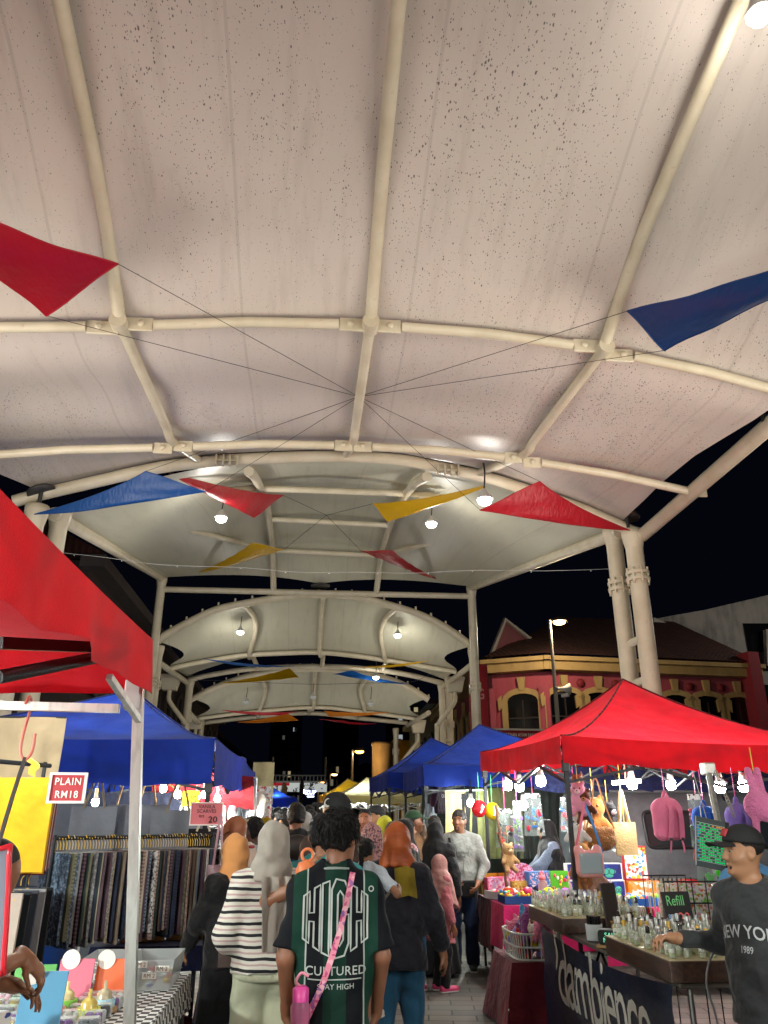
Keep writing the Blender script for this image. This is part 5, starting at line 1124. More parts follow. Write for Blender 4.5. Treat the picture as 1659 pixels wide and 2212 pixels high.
# rows of small cases (sunglasses / lighters) in clear trays
TRAYS = GLASS('#e8eeee', .07)
rs = random.Random(4); proto = None; cc = ['#b02a3a', '#2c3f8c', '#1d1d20', '#c9c5bd', '#6e2a86', '#c94f1e', '#3c7a4c', '#a38a3a', '#d9a0b0', '#4a4f57']
cn = ['red', 'blue', 'black', 'white', 'purple', 'orange', 'green', 'olive', 'pink', 'grey']
k = 0
for i in range(9):
    for j in range(11):
        x = -1.72+i*.105+rs.uniform(-.01, .01); y = 3.42+j*.13+rs.uniform(-.015, .015)
        if y > 4.4 and x > -1.0: continue
        ci = rs.randrange(10)
        if proto is None:
            proto = thing('trinket_case', 'x', 'trinket', (0, 0, 0), 0, 'small trinkets in clear cases on the checkered table'); _LB.pop('x')
            MB().box((0, 0, .026), (.09, .062, .05), None, 0, .006).build('clear_case', TRAYS, proto)
            MB().ell((-.018, 0, .03), (.022, .022, .018), None, 8, 6).ell((.02, 0, .03), (.02, .02, .017), None, 8, 6).box((0, 0, .012), (.078, .052, .014), None, 0, .003).build('trinket', M(cc[ci], .2), proto); r = proto; r.location = (x, y, .808); tag(r, f'small {cn[ci]} trinket in a clear case on the checkered table', 'trinket', r['group'])
        else: r = dup(proto, f'small {cn[ci]} trinket in a clear case on the checkered table', (x, y, .808), rs.uniform(-.15, .15), mats={'trinket': M(cc[ci], .2)})
        k += 1
# clear bins with price tags
for i, (u, v, Y) in enumerate(((575, 2106, 4.72), (635, 2103, 4.78))):
    x = -1.02+.24*i; t = thing('clear_bin', ['clear plastic bin with RM 2 tags and red trinkets', 'clear plastic bin with RM 2 tags at the far table corner'][i], 'plastic bin', (x, 4.76, .81), 0, None)
    MB().add([(-.1, -.16, 0), (.1, -.16, 0), (.1, .16, 0), (-.1, .16, 0), (-.118, -.19, .14), (.118, -.19, .14), (.118, .19, .14), (-.118, .19, .14)], [(0, 1, 5, 4), (1, 2, 6, 5), (2, 3, 7, 6), (3, 0, 4, 7), (0, 3, 2, 1)]).build('bin', GLASS('#e6ecec', .3), t)
    c = MB(); 
    for q in range(26): c.ell((rs.uniform(-.08, .08), rs.uniform(-.14, .14), rs.uniform(.012, .07)), (rs.uniform(.01, .02), .012, .01), None, 6, 4, rs.randrange(4))
    c.build('contents', [M('#b01f2e', .3), M('#c9b23c', .3), M('#d9d9d6', .3), M('#2f5aa0', .3)], t)
    for q, z in ((-.05, .12), (.06, .1), (.0, .07)): MB().box((q, -.19, z), (.07, .002, .028)).text('RM 2', (q, -.1925, z), (1, 0, 0), (0, 0, 1), .026, 1).build('price_tag', [M('#e8e6de'), M('#1a1a1a')], t)
# cardboard folders with round white tags
def folder(u0, u1, v0, v1, Y, c, label, bal, z=.81, lean=.25):
    a, b = P(u0, v1, Y=Y), P(u1, v0, Y=Y); w_ = b.x-a.x; h_ = P(u0, v0, Y=Y).z-z; t = thing('card_folder', label, 'folder', ((a.x+b.x)/2, Y, z)); q = Matrix.Rotation(-lean, 3, 'X')
    MB().box(q @ Vector((0, 0, h_/2)), (w_, .006, h_), q, 0, .002).build('card', M(c, .5, var=.06), t)
    if bal: MB().lathe(q @ Vector((bal, -.012, h_*.98)), [(0, -.003), (.042, -.003), (.042, .003), (0, .003)], 20, rot=Matrix.Rotation(math.pi/2, 3, 'X'), sm=False).build('round_tag', M('#e9e4da', .6), t)
    return t
folder(30, 140, 2100, 2195, 3.55, '#5fa3c9', 'light blue card folder with a round white tag', -.05); folder(117, 202, 2072, 2140, 4.3, '#c9627a', 'pink card folder with a round white tag', -.03); folder(200, 292, 2072, 2140, 4.35, '#d8602a', 'orange card folder with a round white tag', -.05); folder(20, 120, 2085, 2150, 4.42, '#3c9a34', 'green card folder behind the blue one', 0)
# small bottles standing in coloured rings
for i, (u, v, Y, c1_, c2_, lb) in enumerate(((112, 2206, 0, '#d88a7a', '#c8b48f', 'small cream bottle in a salmon ring'), (140, 2186, 0, '#7cc04a', '#cfc08a', 'small cream bottle in a light green ring'), (222, 2184, 0, '#9ccbd8', '#b8ae8f', 'small bottle in a pale blue ring'), (188, 2206, 0, '#d0d85a', '#d0bb62', 'small yellow bottle in a lime ring'))):
    p = P(u, v, Z=.81); t = thing('dropper_bottle', lb, 'bottle', p); MB().lathe((0, 0, 0), [(.05, 0), (.05, .05), (.038, .05), (.038, .004)], 18).build('ring', M(c1_, .4), t); MB().lathe((0, 0, .0), [(.034, .004), (.034, .07), (.02, .085), (.009, .09), (.007, .12), (0, .12)], 16).build('bottle', M(c2_, .25, coat=.3), t); MB().lathe((0, 0, 0), [(.062, 0), (.062, .018), (0, .018)], 18).build('tray', M('#a9865a', .6), t)
p = P(18, 2120, Y=3.15); t = thing('price_stand', 'small white upright price stand on the checkered table edge', 'sign', (p.x, 3.15, .81)); MB().box((0, 0, .1), (.05, .01, .2), rotz(.5), 0, .002).build('card', PRINT(1, ['#e8e6e0', '#dfe2ea', '#31408c', '#e8e6e0'], 40), t)
p = P(-84, 1975, Y=2.7); t = thing('mirror', 'red framed mirror at the edge of the trinket table', 'mirror', p); q = Matrix.Rotation(-.12, 3, 'Y')
fm = MB(); hw, hh = .13, .17
fm.tube(cr([q @ Vector(a) for a in ((-hw, 0, hh-.02), (-hw+.02, 0, hh), (hw-.02, 0, hh), (hw, 0, hh-.02), (hw, 0, -hh+.02), (hw-.02, 0, -hh), (-hw+.02, 0, -hh), (-hw, 0, -hh+.02), (-hw, 0, hh-.02))], 3), .008, 8).build('frame', M('#c8202f', .3), t); MB().box((0, .004, 0), (2*hw-.01, .006, 2*hh-.01), q).build('glass', M('#7d8896', .12), t); MB().tube([(0, .01, -hh), (0, .03, .81-p.z)], .012, 6).build('stand', M('#222222'), t)
# yellow and coloured plain scarves
ys = P(45, 1700, Y=4.6); 
def hanging_cloth(label, p, w_, h_, mat, rz=0, name='scarf', cat='scarf', group=None, hook='#d8b02a', th=.012, wv=.006, clips=False, taper=0):
    t = thing(name, label, cat, p, rz, group); g = []
    for i in range(9):
        k = i/8; g.append([Vector((w_*(j/8-.5)*(1-taper*k), wv*math.sin(j*1.9+k*3)*(.3+k)+th/2, -h_*k-.002+0)) for j in range(9)])
    MB().grid(g, thick=th).build('cloth', mat, t)
    MB().tube([(-w_*.38, 0, -.035), (0, 0, -.008), (w_*.38, 0, -.035)], .006, 5).tube(cr([(0, 0, .015), (0, 0, .05), (.018, 0, .075), (0, 0, .095), (-.018, 0, .08)], 3), .003, 5).build('hanger', M(hook, .35), t)
    return t
for i, (c, n_) in enumerate((('#d9a514', 'bright yellow'), ('#c08c12', 'mustard'), ('#5c1020', 'maroon'), ('#c8b09a', 'beige'), ('#7a2038', 'wine red'), ('#1b2240', 'navy'), ('#b07a8a', 'dusty pink'))):
    hanging_cloth(f'plain {n_} scarf folded on a yellow hanger by the PLAIN RM18 sign', (-1.54-.012*i, 4.6+.055*i, 1.83), .32, .47+.01*(i % 3), CLOTH(c, fold=.003), -.12, group=None)
for i, (c, n_) in enumerate((('#b9aca0', 'pale grey'), ('#1d2329', 'black'), ('#3a3f4a', 'slate'), ('#8f8f92', 'mid grey'), ('#15181c', 'second black'))):
    hanging_cloth(f'plain {n_} scarf on the lower rail below the yellow scarves', (-1.66+.012*i, 4.75+.09*i, 1.25), .3, .42, CLOTH(c, fold=.003), -.12)
t = thing('clothes_rail', 'black pole rail carrying the plain scarves', 'rail', (-1.55, 4.7, 0)); MB().tube([(-.6, -.55, 1.93), (-.1, .6, 1.93)], .014, 8).build('rail', BLKM, t); MB().tube([(-.6, -.5, 1.34), (-.1, .25, 1.34)], .012, 8).build('lower_rail', BLKM, t); MB().tube([(-.12, .56, 0), (-.12, .56, 1.95)], .012, 8).build('upright', BLKM, t); MB().tube([(-.62, -.5, 0), (-.62, -.5, 1.95)], .016, 8).build('upright', BLKM, t)
S_ = M('#1a1a1a')
p = P(146, 1702, Y=4.42); sign('red sign reading PLAIN RM18 clipped above the scarf rail', p, .175, .14, .08, '#b3202c', [('PLAIN', .05, 0, .03, '#f0ece4', .9, .012), ('RM18', .05, 0, -.034, '#f0ece4', .9, .012)], name='price_sign', frame=.012, fcol='#e6e4df', d=.006)
p = P(446, 1758, Y=6.35); sign('pink sign reading VANILA SCARVES RM 20 on the scarf rack', p, .235, .155, .12, '#d9737c', [('VANILA', .036, 0, .05, S_, 1, 0), ('SCARVES', .036, 0, .018, S_, 1, 0), ('RM', .028, -.035, -.018, S_, 1, 0), ('20', .062, .05, -.042, S_, 1.1, .006)], name='price_sign', frame=.008, fcol='#e8dcd8', d=.005)
p = P(412, 1725, Y=8.6); sign('yellow price card reading 20 in front of the slippers', p, .17, .15, 0, '#d8cf12', [('20', .1, .02, -.01, S_, .8, .006), ('RM', .035, -.05, .045, S_, 1, .002)], name='price_sign', d=.004)
# grey tote bags
def tote(label, c, w_, h_, p, rz=0, strap='#8c7a60', dep=.09, sl=.3, name='tote_bag', mat=None):
    t = thing(name, label, 'bag', p, rz); mb = MB(); g = []
    for s in (-1, 1):
        g = [[Vector((w_*(j/8-.5)*(1-.05*i/6), s*(dep*.5*(.35+.65*math.sin(math.pi*min(i/6*.9, .5)))*math.sin(math.pi*(.08+.84*j/8))), -h_*i/6)) for j in range(9)] for i in range(7)]; mb.grid(g[::s])
    mb.build('bag_body', mat or CLOTH(c, fold=.004), t)
    for s in (-1, 1): MB().tube(cr([(-w_*.22, s*.012, -.02), (-w_*.12, s*.01, sl*.5), (0, s*.006, sl), (w_*.12, s*.01, sl*.5), (w_*.22, s*.012, -.02)], 4), .011, 4).build('strap', CLOTH(strap), t)
    return t
for u, v, Y, w_, h_, c, lb in ((140, 1728, 7.9, .42, .72, '#6a6e74', 'plain grey tote bag hanging behind the PLAIN RM18 sign'), (205, 1742, 7.6, .4, .68, '#787c82', 'grey tote bag hanging left of the silver leg'), (268, 1738, 7.8, .3, .66, '#66696f', 'narrow grey tote bag just behind the silver leg'), (318, 1738, 7.7, .36, .68, '#767a80', 'grey tote bag right of the silver leg, below the warm bulb'), (385, 1750, 7.5, .46, .64, '#7a7e84', 'wide grey tote bag behind the VANILA SCARVES sign')): tote(lb, c, w_, h_, P(u, v, Y=Y), .05)
# scarf rack
ra, rb = Vector((-1.63, 5.6, 1.5)), Vector((-.74, 6.42, 1.5)); rd = (rb-ra).normalized(); rang = math.atan2(rd.y, rd.x)
t = thing('scarf_rack', 'black garment rack packed with patterned scarves', 'garment rack', ((ra.x+rb.x)/2, (ra.y+rb.y)/2, 0), rang); L = (rb-ra).length
MB().tube([(-L/2-.05, 0, 1.5), (L/2+.05, 0, 1.5)], .014, 8).build('rail', BLKM, t)
for s in (-1, 1): MB().tube([(s*(L/2+.02), 0, 0), (s*(L/2+.02), 0, 1.52)], .016, 8).build('upright', BLKM, t)
def PATT(c1_, c2_, kind):
    key = ('patt', c1_, c2_, kind)
    if key not in _MC:
        n = NT('patterned_cloth'); co = n.co()
        if kind == 'dotted': f = n.math('LESS_THAN', n.n('ShaderNodeTexVoronoi', {'Vector': co, 'Scale': 90, 'Randomness': .2}).outputs[0], .3)
        elif kind == 'spotted': f = n.math('GREATER_THAN', n.noise(co, 55, 2), .53)
        elif kind == 'striped': f = n.math('GREATER_THAN', n.n('ShaderNodeTexWave', {'Vector': co, 'Scale': 14}, bands_direction='Z').outputs[1], .5)
        else: f = n.noise(co, 14, 4)
        n.base(n.mix(f, c1_, c2_)); n.set(Roughness=.8); n.bump(n.noise(co, 60, 2), .3, .004); _MC[key] = n.m
    return _MC[key]
PAL = [('navy', '#161c2e', '#27304a'), ('dark green', '#1b2a28', '#2c3e3a'), ('taupe', '#6e6259', '#8d8177'), ('mauve', '#57464f', '#7c6a74'), ('cream', '#b5ab98', '#5e574c'), ('charcoal', '#2a2a2d', '#434347'), ('sand', '#8e806d', '#6a5f50'), ('slate blue', '#3c4a5c', '#6f7f93'), ('white', '#c5c2bd', '#55535a'), ('brown', '#43352d', '#6b574a'), ('grey', '#6d6d6f', '#929290'), ('plum', '#3a2731', '#5c4450'), ('olive grey', '#585746', '#79775f'), ('blush', '#a58c86', '#80685f')]
KND = ['plain', 'dotted', 'spotted', 'plain', 'striped', 'plain', 'spotted']
rs = random.Random(11); sp_ = None; NS = 58; used = {}; prev = 'the black upright'
for i in range(NS):
    for _ in range(200):
        a = rs.randrange(14); kd = rs.choice(KND)
        if i == NS-1: a, kd = 10, 'dotted'
        if (a, kd, prev) not in used: break
    used[a, kd, prev] = 1; pn, c1_, c2_ = PAL[a]
    lb = f'{kd} {pn} scarf on the packed rack, next to {prev}'; prev = f'a {kd} {pn} one'
    p = ra.lerp(rb, (i+.5)/NS); hk = '#d8b02a' if rs.random() < .6 else '#cbb9a6'; mt = PATT(c1_, c2_, kd)
    if sp_ is None: sp_ = r = hanging_cloth(lb, p-Vector((0, 0, .085)), .36, .515, mt, rang+math.pi/2, group=None, hook=hk, th=.016, wv=.005); r['group'] = 'patterned scarves on the packed rack'
    else: r = dup(sp_, lb, p-Vector((0, 0, .085)), rang+math.pi/2+rs.uniform(-.12, .12), (1, 1, rs.uniform(.94, 1.06)), mats={'cloth': mt, 'hanger': M(hk, .35)})
table('low table under a blue cloth behind the scarf rack', -1.55, -.68, 6.62, 7.75, .73)
cover('dark blue tablecloth under the brown paper bags', -1.57, -.66, 6.6, 7.77, .735, (.1, .16, .66, .1), CLOTH('#1d2348', fold=.006))
for i, (x, y, lb) in enumerate(((-1.25, 6.85, 'brown paper bag on the blue table'), (-.92, 6.95, 'brown paper bag with a white tag at the blue table edge'))):
    t = thing('paper_bag', lb, 'paper bag', (x, y, .745), .2); MB().box((0, 0, .12), (.32, .16, .24), None, 0, .006).build('bag_body', M('#9a7440', .7, var=.15, bump=.01, bs=12), t); MB().box((.08, -.083, .1), (.05, .002, .06)).build('tag', M('#e6e2d8'), t)
t = thing('merchandise_pile', 'flat glittering packets lying on the blue table', 'merchandise', (-.95, 7.4, .745)); m = MB()
for i in range(14): m.box((rs.uniform(-.2, .2), rs.uniform(-.25, .25), .006+.006*i*.3), (.12, .09, .006), rotz(rs.uniform(0, 3)))
m.build('packets', M('#c9cdd0', .15, .6), t)
for a, b, lb in (((-1.35, 7.0), (-.5, 6.3), 'red bundle under the blue table'),): 
    t = thing('cloth_bundle', lb, 'bundle', (-1.0, 6.9, .0)); F = Fld((-.3, -.25, -.02), (.3, .25, .3), .02); F.ell((0, 0, .12), (.24, .18, .13)); F.folds(.015); F.build('bundle', CLOTH('#a81f26'), t)
# handbags and black bags by the rack end
for u, v, Y, c, lb, w_, h_ in ((440, 1790, 6.9, '#1d1b1c', 'black cloth bag under the VANILA SCARVES sign', .24, .2), (441, 1838, 6.9, '#1b1a1b', 'black printed bag below the sign, with white script', .26, .26), (440, 1905, 6.9, '#252324', 'black bag with a grid print low beside the rack', .24, .36)):
    t = tote(lb, c, w_, h_, P(u, v, Y=Y), 0, '#cfc3ae', .06, .1)
    if 'script' in lb: MB().text('Sonny', (0, -.034, -.1), (1, 0, 0), (0, 0, 1), .09, off=.004).build('print', M('#cfcac0'), t)
    if 'grid' in lb:
        m = MB(); 
        for i in range(3):
            for j in range(2): m.box((-.06+.06*i, -.036, -.17-.05*j), (.045, .002, .035))
        m.build('print', M('#9a9488'), t)
t = tote('small mauve leather bag hanging from the black tent leg', '#8d6a74', .15, .2, P(470, 1868, Y=6.2), .1, '#b58c96', .07, .34, 'shoulder_bag', M('#8d6a74', .35, bump=.004))
# slipper wall
gp = P(500, 1790, Y=10.05); t = thing('grid_panel', 'white wire grid panel of the slipper stall', 'display grid', (-1.55, 10.05, 0)); m = MB()
for i in range(15): m.tube([(-.95+i*.13, 0, .5), (-.95+i*.13, 0, 2.05)], .005, 4)
for j in range(13): m.tube([(-.95, 0, .5+j*.129), (.87, 0, .5+j*.129)], .005, 4)
m.build('grid', M('#d8dad8', .4), t); m = MB().tube([(-.97, 0, 0), (-.97, 0, 2.08)], .014, 6).tube([(.89, 0, 0), (.89, 0, 2.08)], .014, 6).tube([(-.97, 0, 2.08), (.89, 0, 2.08)], .014, 6); m.build('frame', M('#d0d6da', .35, .4), t)
t = thing('packing_wall', 'wall of shoe packets behind the slipper grid', 'display', (-1.5, 10.5, 0)); MB().box((0, 0, 1.25), (2.0, .05, 1.5)).build('packets', PRINT(2, ['#d6d3cb', '#c9b9ae', '#b5424a', '#cfd6da', '#e2e0da', '#8fa0a8'], 34), t)
slip = None
for u, v, c, st, lb in ((458, 1745, '#d9bd72', '#d9bd72', 'cream clogs hanging beside the VANILA SCARVES sign'), (455, 1812, '#1c1f22', '#1c1f22', 'black slippers hanging below the cream clogs'), (520, 1745, '#20242a', '#7c9a3c', 'black slippers with green and yellow print'), (553, 1742, '#e2e0da', '#e2e0da', 'white printed clogs near the pale tent cloth'), (520, 1795, '#1b1c1f', '#1b1c1f', 'black sandals below the printed slippers'), (395, 1748, '#d8d4cb', '#23262b', 'striped black and white slippers beside the yellow price card'), (357, 1745, '#b9a58c', '#6b5a48', 'tan slippers left of the yellow price card'), (430, 1800, '#8f8a84', '#3b3b40', 'grey slippers above the black cloth bag'), (490, 1760, '#c9a0a0', '#a86a72', 'pink slippers in the middle of the grid')):
    p = P(u, v, Y=9.98)
    if slip is None:
        slip = thing('slippers', lb, 'slippers', p, 0, 'slippers on the wire grid')
        for s in (-1, 1):
            F = Fld((-.15, -.08, -.18), (.15, .06, .18), .011); F.ell((s*.06, 0, .06), (.05, .03, .085)); F.ell((s*.057, 0, -.075), (.042, .026, .07)); F.rbox((s*.058, 0, 0), (.045, .022, .1), .02); F.ell((s*.057, -.03, -.06), (.032, .028, .06), op='s'); F.build('sole', M(c, .45), slip)
            MB().ell((s*.06, -.012, .075), (.05, .035, .062), None, 12, 8).build('upper', M(st, .4), slip)
    else: dup(slip, lb, p, 0, mats={'sole': M(c, .45), 'upper': M(st, .4)})
for u, v, Y, w_, h_, c, lb, nm in ((53, 1613, 5.5, .48, .38, '#bda888', 'blank beige cloth sheet hanging from the blue tent edge', 'cloth_sheet'), (568, 1690, 13.2, .34, .62, '#c9bd92', 'pale cream tarpaulin at the end of the slipper stalls', 'tarpaulin'), (573, 1790, 13.2, .16, .9, '#c4a8a4', 'pink printed cloth hanging at the stall corner', 'cloth_sheet')):
    p = P(u, v, Y=Y); t = thing(nm, lb, 'cloth', p); g = [[Vector((w_*(j/8-.5), .015*math.sin(j*.9+i*.4), h_*(.5-i/6)-.02*(j/8)*i/6)) for j in range(9)] for i in range(7)]; MB().grid(g, thick=.004).build('cloth', CLOTH(c, .3, fold=.006) if 'printed' not in lb else PRINT(0, ['#d6bfb8', '#c98a94', '#e2d8d0', '#b8646e'], 45), t); MB().tube([(-w_/2, 0, h_/2), (w_/2, 0, h_/2)], .006, 5).build('cord', WIRE, t)
p = P(492, 1678, Y=9.6); t = thing('tarpaulin', 'red cloth slung under the blue roof of the slipper stall', 'cloth', p); MB().grid([[Vector((-.9+.2*j, .25*i*.5-.1*j*.0, .12-.12*i-.02*j)) for j in range(7)] for i in range(4)], thick=.004).build('cloth', CLOTH('#a01420', .1), t)
t = thing('tarpaulin', 'dark blue cloth wall behind the tote bags', 'cloth', (-2.6, 9.7, 1.2)); MB().grid([[Vector((-1.3+.3*j, .03*math.sin(j*1.7), .7-.25*i)) for j in range(9)] for i in range(6)], thick=.004).build('cloth', CLOTH('#161a2e', fold=.01), t)
t = thing('plastic_tub', 'blue plastic tub behind the scarf rack', 'tub', (-2.15, 7.3, 0)); MB().lathe((0, 0, 0), [(.22, 0), (.28, .85), (.31, .86), (.31, .9), (.26, .9), (.2, .03), (0, .03)], 20).build('tub', M('#1d4a9a', .4), t)
p = P(44, 1585, Y=2.9); t = thing('wire_hook', 'pink wire hook with a black strap on the silver cross bar', 'hook', (p.x, 2.93, 2.0)); MB().tube(cr([(0, -.03, .0), (0, 0, .03), (0, .03, 0), (.0, 0, -.1), (0, 0, -.16), (.02, 0, -.19), (.04, 0, -.16), (.04, 0, -.1)], 3), .005, 6).build('hook', M('#d8796a', .4), t); MB().tube([(.02, 0, -.18), (0, 0, -.3), (-.04, 0, -.6)], .008, 4).build('strap', M('#1a1a1d'), t)
# ---------------------------------------------------------------- toy stall, perfume stall, trouser stall, van and car (houses side)
PINKC, MARO = CLOTH('#d6246e', fold=.004), CLOTH('#5e1020', fold=.008)
table('toy table along the walkway under the red tent', 2.06, 2.95, 8.8, 10.35, .77)
cover('maroon cloth hanging below the toy table by the walkway', 2.05, 2.96, 9.35, 10.37, .768, (.5, 0, 0, .5), MARO)
cover('bright pink cloth over the near end of the toy table', 2.04, 2.97, 8.78, 9.35, .772, (.42, .42, 0, 0), PINKC)
table('inner toy table in front of the grey van', 3.0, 5.4, 8.45, 9.4, .77)
cover('bright pink cloth over the inner toy table', 2.99, 5.42, 8.43, 9.42, .772, (0, .5, 0, 0), PINKC)
def at(x, y, z=.785): return Vector((x, y, z))
def onT(u, v, z=.785): return P(u, v, Z=z)
def gift_box(label, p, sz, side, front, rz=0, cat='toy box', lid=None):
    t = thing('toy_box', label, cat, p, rz); MB().box((0, 0, sz[2]/2), sz, None, 0, .003).build('carton', side if not isinstance(side, str) else M(side, .4), t)
    MB().box((0, -sz[1]/2-.001, sz[2]/2), (sz[0]*.92, .003, sz[2]*.9)).build('front_print', front, t)
    if lid: lid(t, sz)
    return t
def alien(t, sz):
    w_, d, h_ = sz; MB().ell((0, -d/2-.004, h_*.5), (w_*.26, .004, h_*.2), None, 12, 8).ell((0, -d/2-.004, h_*.27), (w_*.16, .004, h_*.14), None, 10, 6).build('figure', M('#3fae96', .4), t)
    m = MB()
    for s in (-1, 1): m.tube([(w_*(s*.11+.1*math.cos(a)), -d/2-.009, h_*.5+w_*.1*math.sin(a)) for a in np.linspace(0, 2*math.pi, 13)], .003, 4)
    m.build('goggles', M('#14202a'), t)
BLUB = PRINT(0, ['#1d2a78', '#27408f', '#1a1f5a'], 14)
for i in range(4): gift_box(f'upright white box with a teal robot, {["beside the green card", "second from the green card", "third from the green card", "beside the digger box"][i]}', P(1213+27*i, 1917, Y=9.25)-Vector((0, 0, 0)) if False else Vector((2.93+.165*i, 9.2, .785)), (.155, .1, .2), '#e8e8ea', BLUB, 0, lid=alien)
for i in range(2): gift_box(f'wide white toy box with a teal robot stacked {["below the payment stand", "by the red-spined box"][i]}', Vector((3.01+.325*i, 9.2, .986)), (.31, .1, .17), '#e8e8ea', BLUB, 0, lid=alien)
gift_box('tall white box of toy vehicles with a red spine', Vector((3.68, 9.25, .98)), (.26, .09, .35), '#b3202c', PRINT(1, ['#ecebe6', '#ecebe6', '#e0b52a', '#c9412c', '#3c7fb0', '#ecebe6'], 34), -.1)
gift_box('orange and white digger toy box below the tall white one', Vector((3.72, 9.2, .785)), (.36, .12, .19), '#d97a14', PRINT(2, ['#e88a1c', '#e8e4da', '#d9a05a', '#e8e4da'], 24), -.05)
t = thing('toy_card', 'bright green card of small toys beside the bubble robot boxes', 'toy card', (2.75, 9.1, .785)); MB().box((0, 0, .15), (.2, .015, .3), None, 0, .003).build('card', M('#4fae1e', .4), t); m = MB(); rs = random.Random(5)
for i in range(16): m.ell((rs.uniform(-.08, .08), -.014, rs.uniform(.04, .26)), (.014, .008, .02), rotz(0), 6, 5, rs.randrange(4))
m.build('toys', [M(c, .3) for c in ('#e0d23a', '#d83a6a', '#3a5fc0', '#e8e8e8')], t)
t = thing('payment_stand', 'blue payment stand with a white card on top of the robot boxes', 'sign', (3.07, 9.18, 1.157)); q = Matrix.Rotation(-.15, 3, 'X'); MB().box(q @ Vector((0, 0, .12)), (.17, .012, .24), q, 0, .004).box((0, .03, .006), (.16, .09, .012)).build('holder', M('#2a5aa8', .3), t); MB().box(q @ Vector((0, -.008, .115)), (.125, .003, .17), q).build('card', M('#e8e6e6', .4), t); MB().box(q @ Vector((0, -.0105, .06)), (.12, .002, .012), q).build('stripe', M('#c0404a', .4), t)
# display boxes along the walkway side
for i, (u, v, w_, h_, c, cs, lb) in enumerate(((1066, 1919, .3, .2, '#d9527a', ['#e08aa6', '#d9527a', '#e8c0cc', '#c9a0d0'], 'pink counter display box at the walkway end of the toy table'), (1110, 1912, .22, .16, '#c99a3a', ['#d8a83c', '#e0c070', '#b5722a'], 'orange counter display box behind the pink one'), (1147, 1905, .32, .26, '#3a7fc0', ['#4a8fd0', '#e8d8e0', '#3a6fb0', '#e0a8b8'], 'light blue toy box with round-eared top'), (1215, 1905, .1, .01, '#d9527a', ['#d9527a'], ''))[:3]):
    p = P(u, v, Z=.785); gift_box(lb, (p.x, p.y-.0, .785) if p.y < 10 else (2.2+.25*i, 9.75, .785), (w_, .12, h_), c, PRINT(i, cs, 50), .25)
t = thing('display_card', 'round-topped pink toy display in the middle of the toy table', 'toy display', (2.5, 9.75, .785), .2); MB().prism([(-.17, 0), (.17, 0), (.17, .2)]+[(.17*math.cos(a), .2+.15*math.sin(a)) for a in np.linspace(0, math.pi, 14)[1:-1]]+[(-.17, .2)], (0, .01, 0), (1, 0, 0), (0, 0, 1), .015).build('card', PRINT(1, ['#e88ab0', '#d9527a', '#f0c4d6', '#c03a6a', '#e0b0d8'], 60), t); MB().box((0, -.05, .03), (.34, .1, .06), None, 0, .005).build('tray', M('#c94a80', .4), t)
for u, v, c, lb in ((1148, 1890, '#e0557a', 'pink doll plush head on the toy table'), (1163, 1890, '#d98a3c', 'orange doll plush on the toy table'), (1177, 1892, '#c9c0b0', 'grey-white doll plush on the toy table')):
    p = P(u, v+25, Z=.785); t = thing('plush_toy', lb, 'soft toy', (p.x, min(p.y, 9.6), .785)); F = Fld((-.09, -.09, -.01), (.09, .09, .2), .008); F.ell((0, 0, .05), (.05, .045, .055)); F.ell((0, -.005, .12), (.055, .05, .05), k=.02); F.ell((-.04, 0, .165), (.015, .012, .025)); F.ell((.04, 0, .165), (.015, .012, .025)); F.build('body', CLOTH(c, fold=.002, fs=40), t); MB().ell((0, -.045, .115), (.035, .015, .03), None, 10, 7).build('face', M('#e0c0a8', .6), t)
for x, y, c, lb in ((2.55, 9.4, '#1d3f8c', 'dark blue calculator toy pack on the toy table'), (2.7, 9.38, '#2a72c0', 'blue phone toy pack on the toy table'), (2.85, 9.4, '#c92a55', 'red phone toy pack on the toy table')): gift_box(lb, (x, y, .785), (.13, .05, .15), c, PRINT(0, ['#e4e4ea', c, c, '#16181d'], 34), .1)
for x, y, lb in ((3.15, 8.85, 'pink rabbit-topped bottle beside the black tent leg'), (2.9, 8.95, 'second pink rabbit-topped bottle, behind the first')): t = thing('toy_bottle', lb, 'bottle', (x-.3, y+.3, .785)); MB().lathe((0, 0, 0), [(.045, 0), (.05, .02), (.05, .16), (.03, .19), (.03, .2), (0, .2)], 14).build('bottle', GLASS('#e8b8c0', .5), t); MB().ell((0, 0, .22), (.04, .035, .035), None, 10, 7).ell((-.018, 0, .265), (.012, .01, .03), None, 8, 6).ell((.018, 0, .265), (.012, .01, .03), None, 8, 6).build('lid', M('#e8707a', .4), t)
